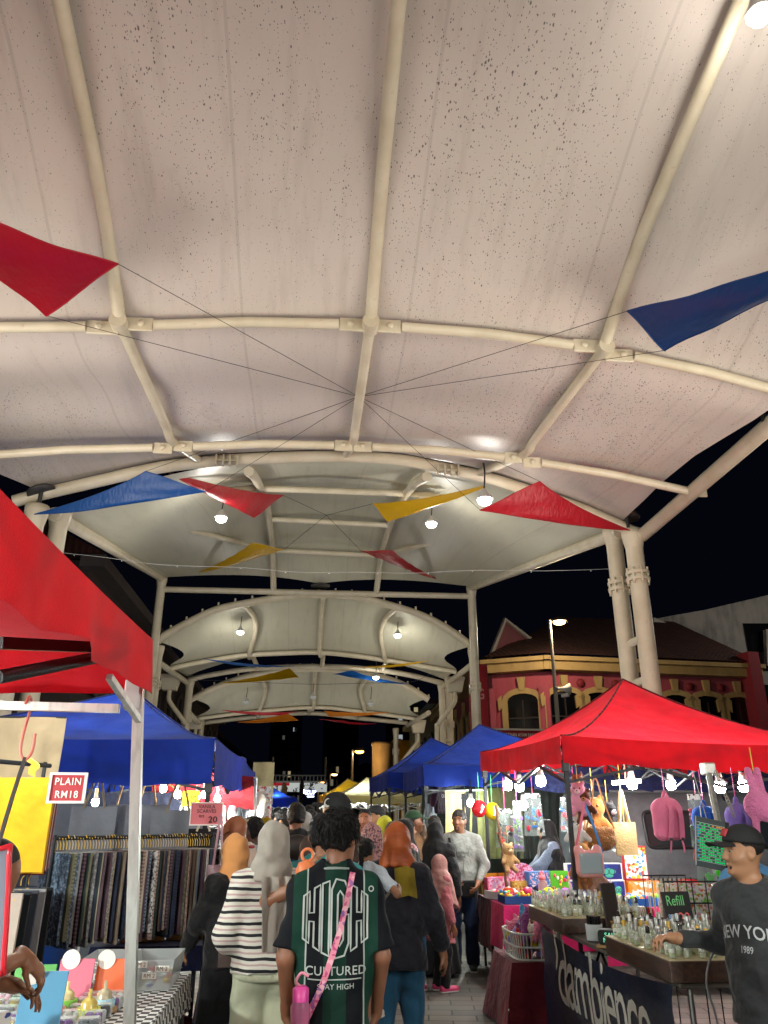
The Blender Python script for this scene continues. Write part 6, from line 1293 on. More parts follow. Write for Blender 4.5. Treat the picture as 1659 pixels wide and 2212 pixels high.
for i, (x, y, c, lb) in enumerate(((2.22, 9.0, '#1d4a8f', 'open blue tray of bright squeeze toys at the walkway edge'), (2.56, 9.0, '#c22a7a', 'open pink tray of round squeeze toys'), (3.35, 8.62, '#2a5fae', 'flat blue toy tray on the inner pink cloth'), (3.72, 8.62, '#2f6fc0', 'second flat blue toy tray beside a lilac box'), (3.1, 8.6, '#d8782a', 'flat orange toy box by the dark stand'), (4.1, 8.65, '#c9a0d0', 'lilac toy tray on the inner pink cloth'), (2.2, 9.45, '#d0d0d6', 'white tray of small pens and clips'))):
    w_ = .3; t = thing('toy_tray', lb, 'tray', (x, y, .785), .05*i); MB().add([(-w_/2, -.17, 0), (w_/2, -.17, 0), (w_/2, .17, 0), (-w_/2, .17, 0), (-w_/2, -.17, .075), (w_/2, -.17, .075), (w_/2, .17, .075), (-w_/2, .17, .075)], [(0, 1, 5, 4), (1, 2, 6, 5), (2, 3, 7, 6), (3, 0, 4, 7), (0, 3, 2, 1)]).build('tray', M(c, .4), t); m = MB()
    for q in range(34): m.ell((rs.uniform(-.13, .13), rs.uniform(-.15, .15), rs.uniform(.05, .09)), (rs.uniform(.014, .034), rs.uniform(.014, .03), .022), rotz(rs.uniform(0, 3)), 8, 6, rs.randrange(6))
    m.build('toys', [M(q, .3) for q in ('#6fd01e', '#e8d21e', '#e83a7a', '#f07a1e', '#3a8fd8', '#e8e4e8')], t)
m = None
for x, y, c, lb in ((2.4, 9.15, '#e0306a', 'hot pink squeeze ball on the toy table'), (2.62, 9.1, '#c9d81e', 'lime squeeze ball on the toy table'), (2.2, 9.2, '#e8481e', 'orange squeeze ball at the table edge'), (2.78, 9.0, '#b06ad0', 'purple squeeze ball on the toy table'), (3.95, 8.75, '#e89a3c', 'orange toy egg on the inner table'), (4.12, 8.9, '#8fd0b0', 'mint toy egg on the inner table'), (4.35, 8.9, '#e83a2e', 'red toy lump on the inner table')):
    t = MB().ell((0, 0, .045), (.065, .06, .05), None, 12, 8).build('squeeze_ball', M(c, .35)); t.location = (x, y, .83 if x < 3 else .785); tag(t, lb, 'ball')
# gold jewellery racks
for i, (x, y, n_) in enumerate(((2.2, 9.82, 'gold trinket rack nearest the walkway'), (2.45, 9.9, 'gold trinket rack in the second row'), (2.7, 9.95, 'gold trinket rack behind the branch pole'))):
    t = thing('trinket_rack', n_, 'trinket rack', (x, y, .79), .35); m = MB()
    for r_ in range(3):
        m.box((0, -.06+.06*r_, .03+.04*r_), (.4, .012, .05+.07*r_), None, 0)
    m.build('stand', M('#7a6a3a', .5), t); m = MB()
    for r_ in range(3):
        m.grid([[Vector((-.19+.01*q, -.075+.06*r_+.006*(q % 2), .03+.07*r_+.06*k_)) for q in range(39)] for k_ in range(2)])
    m.build('trinkets', METAL('#c9a53a', .25, 1.), t)
# perfume stall
table('perfume table behind the dark printed banner', 1.96, 2.75, 4.5, 6.95, .82, '#4a443c', METAL('#9a9c99'))
bz = thing('printed_banner', 'dark navy banner reading dambience across the front of the perfume table', 'banner', (1.95, 5.75, .82)); g = []
NAVY = None
n = NT('navy_vinyl'); n.base('#101a2e'); n.set(Roughness=.3, Coat_Weight=.2); n.bump(n.noise(n.co((1, .6, 2)), 4, 3), .5, .03); NAVY = n.m
def ban(y, z): return Vector((-.03-.025*math.sin(y*3+z*5)*(-z)-.012*math.sin(z*16+y*2.2)*max(0, 1+z*1.6), y, z))
for i in range(13): g.append([ban(1.17-2.42*j/24+(.0), -.01-.07*math.sin(math.pi*j/24)*(1-i/12)-.74*i/12) for j in range(25)])
MB().grid(g, thick=.003).build('sheet', NAVY, bz)
GREYT = M('#b9b6ac', .6)
V, Fc = textmesh('dambience', 'CENTER', .004, .86); m = MB(); hx = max(v[0] for v in V)-min(v[0] for v in V)
import bmesh as _bm
def curved(V, Fc, sx, sz, y0, z0):
    b = _bm.new(); vs = [b.verts.new((x*sx, 0, y*sz)) for x, y in V]
    for f in Fc:
        try: b.faces.new([vs[i] for i in f])
        except ValueError: pass
    _bm.ops.triangulate(b, faces=b.faces); _bm.ops.subdivide_edges(b, edges=[e for e in b.edges if e.calc_length() > .03], cuts=2)
    o = [(ban(y0-v.co.x, z0+v.co.z)-Vector((.006, 0, 0))) for v in b.verts]; b.verts.index_update(); f = [[v.index for v in q.verts] for q in b.faces]; b.free(); return o, f
o_, f_ = curved(V, Fc, 1.72/hx, .62, -.08, -.28); m.add(o_, f_)
sw = [(a*1.1+.1, b*1.1) for a, b in [(-.0, .0), (.035, .05), (.06, .13), (.05, .22), (.02, .3), (.03, .2), (.02, .12), (-.01, .05)]]
o_, f_ = curved([(x-.955+.0, y+.0) for x, y in sw], [tuple(range(8))], 1, 1, -.02, -.28); m.add(o_, f_)
for tx, y0, z0, s_ in (('Syarasyadali', .55, -.66, .06), ('dambience', -.15, -.7, .05)): V2, F2 = textmesh(tx); o_, f_ = curved(V2, F2, s_, s_, y0, z0); m.add(o_, f_)
m.build('lettering', GREYT, bz)
WOOD = None
n = NT('dark_wood'); f = n.noise(n.co((8, 1, 8)), 6, 5); n.base(n.ramp(f, [(.3, '#2a1c16'), (.7, '#4a342a')])); n.set(Roughness=.45); WOOD = n.m
def tray(label, x0, x1, y0, y1, z, h_):
    t = thing('wooden_tray', label, 'display tray', ((x0+x1)/2, (y0+y1)/2, z)); w_, d = x1-x0, y1-y0
    MB().box((0, 0, h_/2), (w_, d, h_), None, 0, .004).build('body', WOOD, t); MB().box((0, 0, h_+.002), (w_-.01, d-.01, .004)).build('liner', M('#c2b58f', .35, var=.1), t); return t
tray('dark wooden tray of perfume bottles nearest the black tent leg', 1.9, 2.55, 6.3, 7.25, .825, .1); tray('dark wooden tray of perfume bottles under the reaching hand', 1.9, 2.62, 4.45, 5.4, .825, .1)
GL, GLC = GLASS('#eef3ea', .2), METAL('#a4a8a6', .3, .85)
LQ = [('clear', '#dfe3cf'), ('pale green', '#b8c98a'), ('yellow', '#c9b21e')]; bp = None; rs = random.Random(21)
for nm, x0, x1, y0, y1, where in (('a', 1.95, 2.5, 6.36, 7.2, 'tray by the black tent leg'), ('b', 1.95, 2.57, 4.51, 5.34, 'tray under the reaching hand')):
    for i in range(9):
        for j in range(12):
            x = x0+(x1-x0)*i/8+rs.uniform(-.012, .012); y = y0+(y1-y0)*j/11+rs.uniform(-.012, .012)
            if rs.random() < .12: continue
            li = (0 if rs.random() < .8 else 2) if nm == 'a' else (1 if rs.random() < .75 else (0 if rs.random() < .6 else 2)); lb = f'glass bottle with {LQ[li][0]} perfume on the wooden {where}'; fill = rs.choice((.25, .5, .8))
            if bp is None:
                bp = thing('perfume_bottle', lb, 'perfume bottle', (x, y, .93), 0, 'perfume bottles on the wooden trays')
                MB().lathe((0, 0, 0), [(.0, .002), (.017, .002), (.018, .008), (.018, .066), (.012, .076), (.008, .08), (.008, .088)], 12).build('bottle', GL, bp)
                MB().lathe((0, 0, 0), [(.0, .005), (.0155, .005), (.0155, .058), (0, .058)], 10).build('perfume', M(LQ[li][1], .1), bp); MB().lathe((0, 0, 0), [(.0115, .082), (.0115, .115), (.009, .118), (0, .118)], 10).build('cap', GLC, bp); MB().lathe((0, 0, 0), [(.0183, .03), (.0183, .05)], 10).build('sticker', M('#c9cbc4', .5), bp)
                r = bp
            else: r = dup(bp, lb, (x, y, .93), rs.uniform(0, 6), (1, 1, rs.choice((1, 1, 1.12, .92))), mats={'perfume': M(LQ[li][1], .1), 'cap': GLC if rs.random() < .72 else M(rs.choice(['#17181a', '#b8952f', '#c9c9c4']), .25)})
            for c in r.children:
                if c.name.startswith('perfume'): c.scale = (1, 1, fill)
# things between the trays
def board(label, p, w_, h_, rz, lines, tilt=-.15, c='#141414'):
    return sign(label, p, w_, h_, rz, c, lines, name='menu_board', cat='sign', d=.012, tilt=tilt)
board('black board reading Refill RM 20 30ml among the perfume bottles', P(1468, 1985, Y=5.75), .22, .34, .15, [('Refill', .09, -.015, .11, '#6fc07a', .8, .003), ('RM', .05, -.06, .01, '#7fa8d8', .8, .002), ('20', .1, .035, .0, '#d85a5a', .9, .003), ('30ml', .045, 0, -.075, '#d8b05a', .9, .002)])
board('dark bare easel board leaning behind the first tray', P(1319, 1958, Y=6.3), .17, .32, .55, [], -.1, '#2b2320')
board('small black board reading BUY by the glass bottles', P(1369, 2006, Y=5.6), .19, .13, -.35, [('BUY', .07, -.01, .0, '#c9a53a', .9, .002)], -.3)
board('small black board with red figures 30 in the second tray', P(1418, 2003, Y=5.55), .15, .12, -.3, [('30', .07, .02, 0, '#d8402a', .9, .002)], -.3)
p = Vector((2.02, 5.95, .83)); t = thing('marker_pot', 'clear pot of black marker pens beside the first tray', 'pen pot', p); MB().lathe((0, 0, 0), [(.055, 0), (.06, .1), (.057, .1), (.05, .006), (0, .006)], 16).build('pot', GLASS('#e0e6e6', .3), t); m = MB()
for i in range(16): a = i*2.4; rr_ = .045*math.sqrt(i/16); m.tube([(rr_*math.cos(a), rr_*math.sin(a), .01), (rr_*1.1*math.cos(a), rr_*1.1*math.sin(a), .15)], .009, 6)
m.build('pens', M('#121214', .25), t)
t = thing('business_card_box', 'black cloth box with glowing print on a wooden slab', 'box', (2.03, 5.62, .83), -.5); MB().box((0, 0, .008), (.2, .16, .016), None, 0, .003).build('slab', M('#8a6a34', .5), t); F = Fld((-.13, -.1, -.01), (.13, .1, .13), .008); F.rbox((0, 0, .06), (.09, .06, .045), .02); F.build('box', CLOTH('#1d2422', fold=.003), t); MB().text('SALE', (0, -.062, .075), (1, 0, 0), (0, 0, 1), .04, off=.004).text('NOW', (0, -.062, .045), (1, 0, 0), (0, 0, 1), .04, off=.004).build('lettering', EMIT('#7ff0c0', 1.2), t)
t = thing('carton', 'open brown carton with a white label behind the black box', 'carton', (2.16, 5.68, .83), -.4); MB().box((0, 0, .06), (.2, .1, .12), None, 0, .003).box((0, -.07, .135), (.2, .07, .004), Matrix.Rotation(-.5, 3, 'X')).build('carton', M('#a8802e', .7, var=.1), t); MB().box((0, -.052, .06), (.08, .003, .06)).build('label', M('#e0dcd0'), t)
for x, y, lb, c in ((2.3, 5.95, 'square smoky perfume bottle with a black cap', '#3a4a5a'), (2.42, 5.9, 'second square smoky perfume bottle, beside the white carton', '#33424f'), (2.22, 6.0, 'tall clear bottle with a silver cap behind the smoky ones', '#c9d4d6')):
    t = thing('perfume_bottle', lb, 'perfume bottle', (x, y, .83)); MB().box((0, 0, .065), (.06, .04, .11), None, 0, .008).build('bottle', GLASS(c, .55), t); MB().lathe((0, 0, 0), [(.018, .12), (.018, .15), (.012, .152), (.01, .17), (0, .172)], 12).build('cap', M('#101012', .2) if 'smoky' in lb else GLC, t)
t = thing('carton', 'white carton behind the smoky bottles', 'carton', (2.62, 6.15, .83), -.2); MB().box((0, 0, .05), (.24, .16, .1), None, 0, .003).build('carton', M('#d9d9d6', .6), t)
t = thing('spray_bottle', 'white translucent spray bottle beside the pink cloth', 'bottle', (2.62, 5.85, .83)); MB().lathe((0, 0, 0), [(.0, 0), (.035, 0), (.035, .1), (.012, .13), (.012, .15), (0, .15)], 14).build('bottle', GLASS('#e8ecec', .6), t); MB().box((0, -.015, .17), (.022, .07, .035), None, 0, .006).build('trigger', M('#e0e0de', .4), t)
t = thing('bangle_roll', 'red velvet roll of white bangles behind the perfume trays', 'jewellery', (2.5, 6.75, .86)); MB().tube([(-.12, 0, .05), (.3, .05, .05)], .04, 12).build('roll', CLOTH('#b01024'), t); m = MB()
for i in range(9): m.tube([(.1+.016*i, .024+.045*math.cos(a), .05+.045*math.sin(a)) for a in np.linspace(0, 2*math.pi, 13)], .006, 5)
m.build('bangle', M('#e0dcd4', .3), t)
t = thing('wire_rack', 'black wire rack of hooked necklaces by the Refill board', 'display rack', (2.75, 6.35, .83)); m = MB()
for z in (.02, .38): m.tube([(-.17, 0, z), (.17, 0, z)], .006, 6)
for i in range(6): m.tube([(-.17+.068*i, 0, .02), (-.17+.068*i, 0, .38)], .004, 5)
m.build('frame', M('#15151a', .4), t); m = MB()
for i in range(9): m.tube(cr([(-.15+.036*i, -.02, .36), (-.155+.036*i, -.03, .2), (-.145+.036*i, -.03, .08), (-.14+.036*i, -.02, .36)], 3), .003, 4)
m.build('necklaces', M('#d8c9b0', .3), t)
t = thing('wire_rack', 'tall black wire rack of pale packets beside the boy', 'display rack', (2.92, 6.3, .12)); m = MB()
for z in (.6, .75, .9, 1.05): m.tube([(-.2, 0, z), (.25, 0, z)], .006, 5)
for i in range(5): m.tube([(-.2+.11*i, 0, 0), (-.2+.11*i, 0, 1.08)], .005, 5)
m.build('frame', M('#15151a', .4), t); MB().box((0, .08, .82), (.4, .06, .42)).build('packets', PRINT(2, ['#e0d8d0', '#d8a0b0', '#e8e4e0', '#7fc04a', '#c9703a', '#e0dcd8'], 60), t)
# maroon stand with basket of soft toys
cover('maroon cloth over the low stand beside the perfume banner', 1.72, 2.25, 7.2, 7.9, .5, (.49, .49, .49, .49), MARO, flare=.1, wav=.02)
t = thing('low_stand', 'low stand hidden under the maroon cloth', 'stand', (1.98, 7.55, 0)); MB().box((0, 0, .47), (.5, .66, .04)).build('tabletop', M('#5a4a3a'), t); m = MB(); MB().tube([(-.2, -.28, 0), (-.2, -.28, .45)], .02, 6).build('leg', BLKM, t); MB().tube([(.2, .28, 0), (.2, .28, .45)], .02, 6).build('leg', BLKM, t)
t = thing('basket', 'white plastic basket on the maroon cloth, full of soft toy headbands', 'basket', (1.98, 7.5, .51)); m = MB()
for i in range(40):
    a = 2*math.pi*i/40; x, y = .2*np.sign(math.cos(a))*abs(math.cos(a))**.5, .27*np.sign(math.sin(a))*abs(math.sin(a))**.5; m.tube([(x, y, 0), (x*1.12, y*1.12, .2)], .006, 4)
for z, s in ((.005, 1), (.1, 1.06), (.2, 1.12)): m.tube([(.2*s*np.sign(math.cos(a))*abs(math.cos(a))**.5, .27*s*np.sign(math.sin(a))*abs(math.sin(a))**.5, z) for a in np.linspace(0, 2*math.pi, 41)], .009, 5)
m.build('basket', M('#c9d0ca', .4), t)
rs = random.Random(33); hp_ = None
HC = [('red', '#c9202c'), ('yellow', '#d8c01e'), ('lilac', '#9a8fd0'), ('green', '#3f8f3a'), ('pink', '#e07a9a'), ('sky blue', '#4a9fd0'), ('cream', '#d8cfc0'), ('brown', '#8a5a3c'), ('purple', '#7a3a7a'), ('lime', '#8fc04a')]
for i in range(30):
    z = .1+.2*(i/30)+.05; a = rs.uniform(0, 6.28); rr_ = rs.uniform(.03, .2); nm, c = HC[i % 10]; lb = f'{nm} soft toy headband ' + ['on top of the basket heap', 'at the rim of the plastic basket', 'deep in the basket heap'][i//10]
    if hp_ is None:
        hp_ = r = thing('soft_toy', lb, 'soft toy', (0, 0, 0), 0, 'soft toys heaped in the white basket'); F = Fld((-.12, -.08, -.1), (.12, .1, .16), .009); F.cap((-.07, 0, -.06), (-.03, 0, .07), .026, .03); F.cap((.07, 0, -.06), (.03, 0, .07), .026, .03); F.ell((0, -.01, .07), (.06, .05, .05), k=.03); F.ell((-.04, 0, .12), (.018, .015, .035), k=.02); F.ell((.04, 0, .12), (.018, .015, .035), k=.02); F.build('body', CLOTH(c, fs=40), r); m = MB(); 
        for s in (-1, 1): m.ell((s*.025, -.056, .08), (.012, .008, .012), None, 8, 5)
        m.build('eyes', M('#e8e8e6', .3), r)
    else: r = dup(hp_, lb, None, None, rs.uniform(1., 1.35), mats={'body': CLOTH(c, fs=40)})
    r.location = (1.98+rr_*math.cos(a)*.9, 7.45+rr_*1.3*math.sin(a), .45+z*.95); r.rotation_euler = (rs.uniform(-.6, .6), rs.uniform(-.7, .7), rs.uniform(0, 6))
# hanging goods under the red tent
def cord(t, z, c='#d8479a', x=0): MB().tube([(x, 0, 0), (x, 0, z)], .004, 5).build('cord', M(c, .4), t)
def backpack(label, u, v, Y, w_, h_, c, rz, top=2.08):
    p = P(u, v, Y=Y); t = thing('backpack', label, 'backpack', p, rz); F = Fld((-w_*.75, -.2, -h_-.1), (w_*.75, .2, .06), .011); F.rbox((0, 0, -h_*.55), (w_*.5, .075, h_*.42), .07); F.ell((0, 0, -h_*.2), (w_*.4, .07, h_*.2), k=.08); F.rbox((0, .06, -h_*.72), (w_*.36, .05, h_*.2), .04); F.folds(.003, 40, 30, 35); F.build('bag_body', CLOTH(c, rough=.95, fold=.003, fs=60), t)
    for s in (-1, 1): MB().grid([[q+Vector((dx, 0, 0)) for dx in (-.022, .022)] for q in cr([(s*w_*.1, -.06, -.05), (s*w_*.17, -.115, -h_*.35), (s*w_*.2, -.105, -h_*.7), (s*w_*.22, -.085, -h_*.93)], 5)], thick=.012).build('shoulder_strap', CLOTH(c, rough=.95, fold=.003, fs=60), t); MB().tube(cr([(s*w_*.2, -.09, -h_*.95), (s*w_*.24, -.09, -h_*1.1), (s*w_*.26, -.08, -h_*1.22)], 3), .008, 4).build('strap_end', CLOTH(c), t); MB().box((s*w_*.22, -.095, -h_*.93), (.036, .012, .026), None, 0, .003).build('buckle', M('#17181a', .4), t)
    MB().tube(cr([(-w_*.16, 0, -.06), (-w_*.1, 0, .0), (0, 0, .05), (w_*.1, 0, 0), (w_*.16, 0, -.06)], 4), .012, 6).build('handle', CLOTH(c), t); cord(t, top-p.z); return t
backpack('fluffy pink backpack hanging in front of the van window', 1436, 1722, 7.3, .29, .38, '#e0789a', .25, 2.06); backpack('purple backpack hanging behind the cap of the boy', 1590, 1735, 7.0, .26, .4, '#7a68b8', .5, 2.05); backpack('blue pointed backpack behind the glowing letter board', 1520, 1742, 7.3, .24, .25, '#1550a8', .1, 2.05)
p = P(1349, 1715, Y=8.0); t = tote('plain beige corduroy tote bag hanging under the red roof', '#c9ab78', .26, .3, P(1348, 1776, Y=8.0), .25, '#c9ab78', .06, .3, mat=CLOTH('#c4a671', rough=.95, fold=.002, fs=50)); cord(t, .62, '#d8b83a')
p = P(1296, 1795, Y=7.8); t = thing('shoulder_bag', 'brown loaf-shaped plush bag on a tan strap', 'bag', p, .2); F = Fld((-.22, -.12, -.22), (.22, .12, .05), .011); F.ell((0, 0, -.08), (.17, .075, .1)); F.ell((-.06, 0, 0), (.08, .06, .045), k=.04); F.ell((.07, 0, 0), (.08, .06, .04), k=.04); F.folds(.004, 40, 30, 45); F.build('bag_body', CLOTH('#8f6230', rough=.95, fs=60), t); MB().tube(cr([(-.15, 0, 0), (-.05, 0, .3), (-.02, 0, .46), (.02, 0, .46), (.06, 0, .3), (.16, 0, .02)], 4), .008, 4).build('strap', M('#b07a3e', .5), t)
p = P(1273, 1855, Y=7.2); t = thing('shoulder_bag', 'clear-fronted pink cat-eared bag on a pink and blue strap', 'bag', p, .15); F = Fld((-.2, -.11, -.2), (.2, .11, .12), .009); F.rbox((0, 0, -.04), (.13, .055, .11), .055); F.ell((-.1, 0, .07), (.04, .04, .045), k=.03); F.ell((.08, 0, .07), (.04, .04, .045), k=.03); F.build('bag_body', M('#e09a9a', .35), t); F = Fld((-.2, -.12, -.2), (.2, .05, .12), .009); F.rbox((-.01, -.045, -.035), (.105, .018, .085), .016); F.build('window', M('#a9bcc4', .08, .3), t)
for s, c in ((-1, '#e0708a'), (1, '#3a86c8')): MB().tube(cr([(s*.13, 0, .05), (s*.07, -.01, .25), (s*.012, 0, .42), (0, 0, .46)], 4), .012, 4).build('strap', M(c, .5), t)
# soft toys in a bunch
def plush(label, p, s, c, c2, rz=0, ears='round'):
    t = thing('plush_toy', label, 'soft toy', p, rz, 'soft toys hanging by the black tent leg'); t.scale = (s,)*3; F = Fld((-.16, -.14, -.24), (.16, .14, .26), .012); F.ell((0, 0, -.05), (.085, .07, .1)); F.ell((0, -.01, .1), (.085, .075, .08), k=.03)
    for q in (-1, 1): F.cap((q*.07, -.02, 0), (q*.12, -.06, -.06), .03, .028, k=.03); F.cap((q*.05, -.02, -.12), (q*.07, -.08, -.17), .036, .034, k=.03); F.ell((q*.06, 0, .175), (.026, .016, .026 if ears == 'round' else .06), k=.02)
    F.build('body', CLOTH(c, rough=.95, fold=.003, fs=60), t); MB().ell((0, -.075, .08), (.035, .03, .028), None, 10, 7).build('muzzle', CLOTH(c2, rough=.9), t); m = MB()
    for q in (-1, 1): m.ell((q*.032, -.078, .115), (.009, .006, .01), None, 8, 5)
    m.ell((0, -.104, .087), (.01, .007, .007), None, 8, 5).build('eyes', M('#0d0d0f', .2), t); MB().tube([(0, 0, .18), (0, 0, .4)], .004, 5).build('cord', M('#c9a040'), t)
for u, v, Y, s, c, c2, lb in ((1248, 1702, 7.9, .7, '#7a5238', '#c9a080', 'small brown monkey plush at the top of the bunch'), (1250, 1725, 7.7, .8, '#d890a8', '#e8c0cc', 'pink plush below the monkey'), (1262, 1742, 7.7, .8, '#5a3420', '#a87a50', 'dark brown plush beside the pink one'), (1257, 1778, 7.9, .9, '#c9a27a', '#d8c0a0', 'tan plush behind the bag strap'), (1245, 1800, 7.8, .9, '#d8d8d6', '#e8e8e6', 'white panda-like plush next to the black leg'), (1285, 1775, 8.2, 1.3, '#a86a34', '#6a4020', 'large caramel bear plush in the middle of the bunch'), (1315, 1772, 8.4, 1., '#1d1c20', '#c9b8c0', 'black and white plush behind the tan strap'), (1256, 1870, 7.7, 1.1, '#a8763c', '#c9a068', 'golden teddy plush below the cat-eared bag'), (1268, 1893, 7.6, .7, '#8a5c34', '#c09a70', 'little brown plush at the bottom of the bunch'), (1287, 1893, 7.6, .7, '#b08a78', '#e0d0c8', 'beige squirrel plush at the bottom of the bunch'), (1098, 1852, 9.3, .8, '#b08a5c', '#d8bc94', 'long-legged tan plush dangling by the far pole')): plush(lb, P(u, v, Y=Y), s, c, c2, rs.uniform(-.5, .5))
p = P(1639, 1735, Y=6.6); t = thing('plush_toy', 'pink long-eared plush bag near the photo edge', 'soft toy', p); F = Fld((-.2, -.15, -.35), (.2, .15, .32), .012); F.ell((0, 0, -.02), (.13, .09, .12)); F.cap((-.03, 0, .08), (-.05, 0, .26), .035, .03); F.cap((.04, 0, .08), (.03, 0, .26), .035, .03); F.cap((-.06, -.02, -.1), (-.08, -.03, -.3), .03, .026); F.cap((.07, -.02, -.1), (.08, -.03, -.26), .03, .026); F.ell((0, -.08, -.1), (.05, .04, .05)); F.build('body', CLOTH('#d87aa8', rough=.95, fs=50), t); cord(t, .45, '#b8b82a')
# balls in nets
for u, v, c, lb in ((1035, 1747, '#c01f28', 'red toy ball hanging by the far pole'), (1063, 1752, '#d8b812', 'yellow toy ball hanging beside the red one')): t = thing('toy_ball', lb, 'ball', P(u, v, Y=9.9)); MB().ell((0, 0, 0), (.095, .09, .1), None, 16, 10).build('ball', M(c, .15), t); cord(t, .42, '#3fae6a'); MB().box((.02, -.088, -.01), (.02, .01, .09), Matrix.Rotation(.5, 3, 'Y')).build('stripe', M('#e0dcd8'), t)
# clear bags of small toys
def toy_bag(label, u, v, Y, w_, h_, cols, seed, cc_='#d84a8a', n_=22):
    rs = random.Random(seed); p = P(u, v, Y=Y); t = thing('toy_bag', label, 'toy bag', p, rs.uniform(-.2, .2)); g = lambda s: [[Vector((w_*(j/8-.5)*(.75+.25*i/6), s*.03*math.sin(math.pi*j/8)*math.sin(math.pi*i/6), -h_*i/6)) for j in range(9)] for i in range(7)]
    mb = MB().grid(g(1)).grid(g(-1)[::-1]); mb.build('clear_bag', GLASS('#e4ecec', .16, .08), t); MB().box((0, 0, .015), (w_*.75, .006, .05)).build('header_card', PRINT(seed, ['#e0e0dc', '#30343a', '#e0e0dc'], 40), t); m = MB()
    for i in range(n_): m.box((rs.uniform(-.36, .36)*w_, rs.uniform(-.015, .015), -h_*rs.uniform(.2, .92)), (rs.uniform(.02, .05), .02, rs.uniform(.02, .06)), Matrix.Rotation(rs.uniform(0, 3), 3, 'Y'), rs.randrange(len(cols)), .004)
    m.build('toys', [M(c, .3) for c in cols], t); cord(t, .4, cc_)
toy_bag('clear bag of colourful toy blocks hanging beside the white bulbs', 1150, 1722, 9.0, .23, .4, ['#d8481e', '#d8b81e', '#2a6ab8', '#c02040', '#3a9ad0', '#16181c'], 1); toy_bag('narrow clear bag of toy blocks just behind the black leg', 1224, 1730, 9.0, .2, .32, ['#d8b81e', '#2a6ab8', '#c02040', '#e0e0e0', '#20242a'], 2); toy_bag('clear bag of red toys hanging beside the yellow ball', 1090, 1755, 9.6, .24, .38, ['#c01f28', '#e0e0e0', '#202428', '#d84030'], 3); toy_bag('long clear bag of thin purple toys beside the branch pole', 1116, 1738, 9.4, .12, .5, ['#8a6ab8', '#e0e0e0', '#6a9a4a', '#c9c9d0'], 4); toy_bag('pale clear bag of small toys behind the plush bunch', 1242, 1735, 9.2, .16, .3, ['#d84030', '#e0e0e0', '#d8b81e'], 5)
toy_bag('big clear bag of bright green plastic toys under the glowing letter board', 1528, 1858, 6.4, .26, .36, ['#3fd81e', '#3fd81e', '#e0e0e0', '#d83a8a', '#5ae03a'], 6, '#c9c9c0', 12); toy_bag('clear bag of dress-up toys beside the pink backpack', 1503, 1725, 7.4, .2, .42, ['#d8707a', '#e8a8b0', '#7a9a5a', '#c03a4a'], 7)
t = thing('toy_ring', 'orange plastic toy knotted above the bag of green toys', 'toy', P(1517, 1848, Y=6.3)); m = MB()
for i in range(4): q = Matrix.Rotation(i*.7, 3, 'Y'); m.tube([q @ Vector((.06*math.cos(a), .01*i, .045*math.sin(a))) for a in np.linspace(0, 6.283, 15)], .012, 6)
m.build('rings', M('#e8641a', .3), t)
t = thing('toy_ring', 'small pink plastic ring beside the orange toy', 'toy', P(1552, 1858, Y=6.3)); MB().tube([(.03*math.cos(a), 0, .045*math.sin(a)) for a in np.linspace(0, 6.283, 15)], .011, 6).build('ring', M('#e0408a', .3), t)
p = P(1590, 1893, Y=6.2); t = thing('toy_basket', 'yellow-green plastic basket with toy packs on the inner table', 'basket', (3.85, 8.55, .785)); MB().lathe((0, 0, 0), [(.1, 0), (.17, .14), (.2, .15), (.16, .145), (.09, .01), (0, .01)], 18).build('basket', M('#c9d81e', .35), t); MB().box((.3, 0, .1), (.26, .16, .2), None, 0, .004).build('pack', PRINT(0, ['#e0a0a8', '#3a6ab0', '#e0dcd8', '#d8602a'], 45), t)
# glowing letter board
p = P(1534, 1822, Y=5.9); t = thing('letter_board', 'tilted clear board of green glowing dots under the silver pole', 'light board', p, .25); q = Matrix.Rotation(.17, 3, 'Y'); MB().box((0, 0, 0), (.27, .02, .34), q, 0, .004).build('panel', M('#565e60', .12, .2), t); MB().box(q @ Vector((.15, .01, 0)), (.03, .04, .34), q).build('frame', M('#141414'), t)
for nm, c in (('green_dots', '#1fe87a'), ('blue_dots', '#2ab8e8'), ('orange_dots', '#f0a02a')):
    m = MB(); r2 = random.Random(8)
    for i in range(13):
        for j in range(13):
            k_ = r2.random(); a = 'blue_dots' if i < 1 else 'orange_dots' if j > 11 and i > 6 else 'green_dots'
            if a != nm or (k_ < .25): continue
            m.box(q @ Vector((-.115+.019*i, -.012, -.12+.02*j)), (.012, .005, .009), q)
    m.build(nm, EMIT(c, .8), t)
m = MB()
for j in range(14): m.box(q @ Vector((0, -.0115, -.13+.02*j)), (.25, .003, .003), q)
m.build('grille', M('#b8c0bc', .3), t); MB().tube([(0, 0, .17), (-.02, .05, .5)], .004, 5).tube([(.1, 0, .17), (.12, .05, .5)], .004, 5).build('cord', M('#8a8a86'), t)
pA, pB = P(1529, 1661, Y=6.6), P(1592, 1990, Y=5.9); t = thing('tent_pole', 'silver tent pole with a chain beside the glowing letter board', 'pole', (pB.x, pB.y, 0)); foot = pA+(pB-pA)*((pA.z)/(pA.z-pB.z))
MB().tube([pA-Vector((pB.x, pB.y, 0)), foot-Vector((pB.x, pB.y, 0))], .028, 6, sm=False).build('pole', SILV, t); MB().box(pA-Vector((pB.x, pB.y, 0)), (.1, .1, .1), None, 0, .01).build('bracket', SILV, t); m = MB()
for i in range(14): a = pA.lerp(pB, .03+.024*i)+Vector((.05+.006*i, -.03, 0))-Vector((pB.x, pB.y, 0)); m.tube([a+Vector((.012*math.cos(x), 0, .02*math.sin(x))) for x in np.linspace(0, 6.283, 9)], .004, 4)
m.build('chain', METAL('#8a8a80'), t)
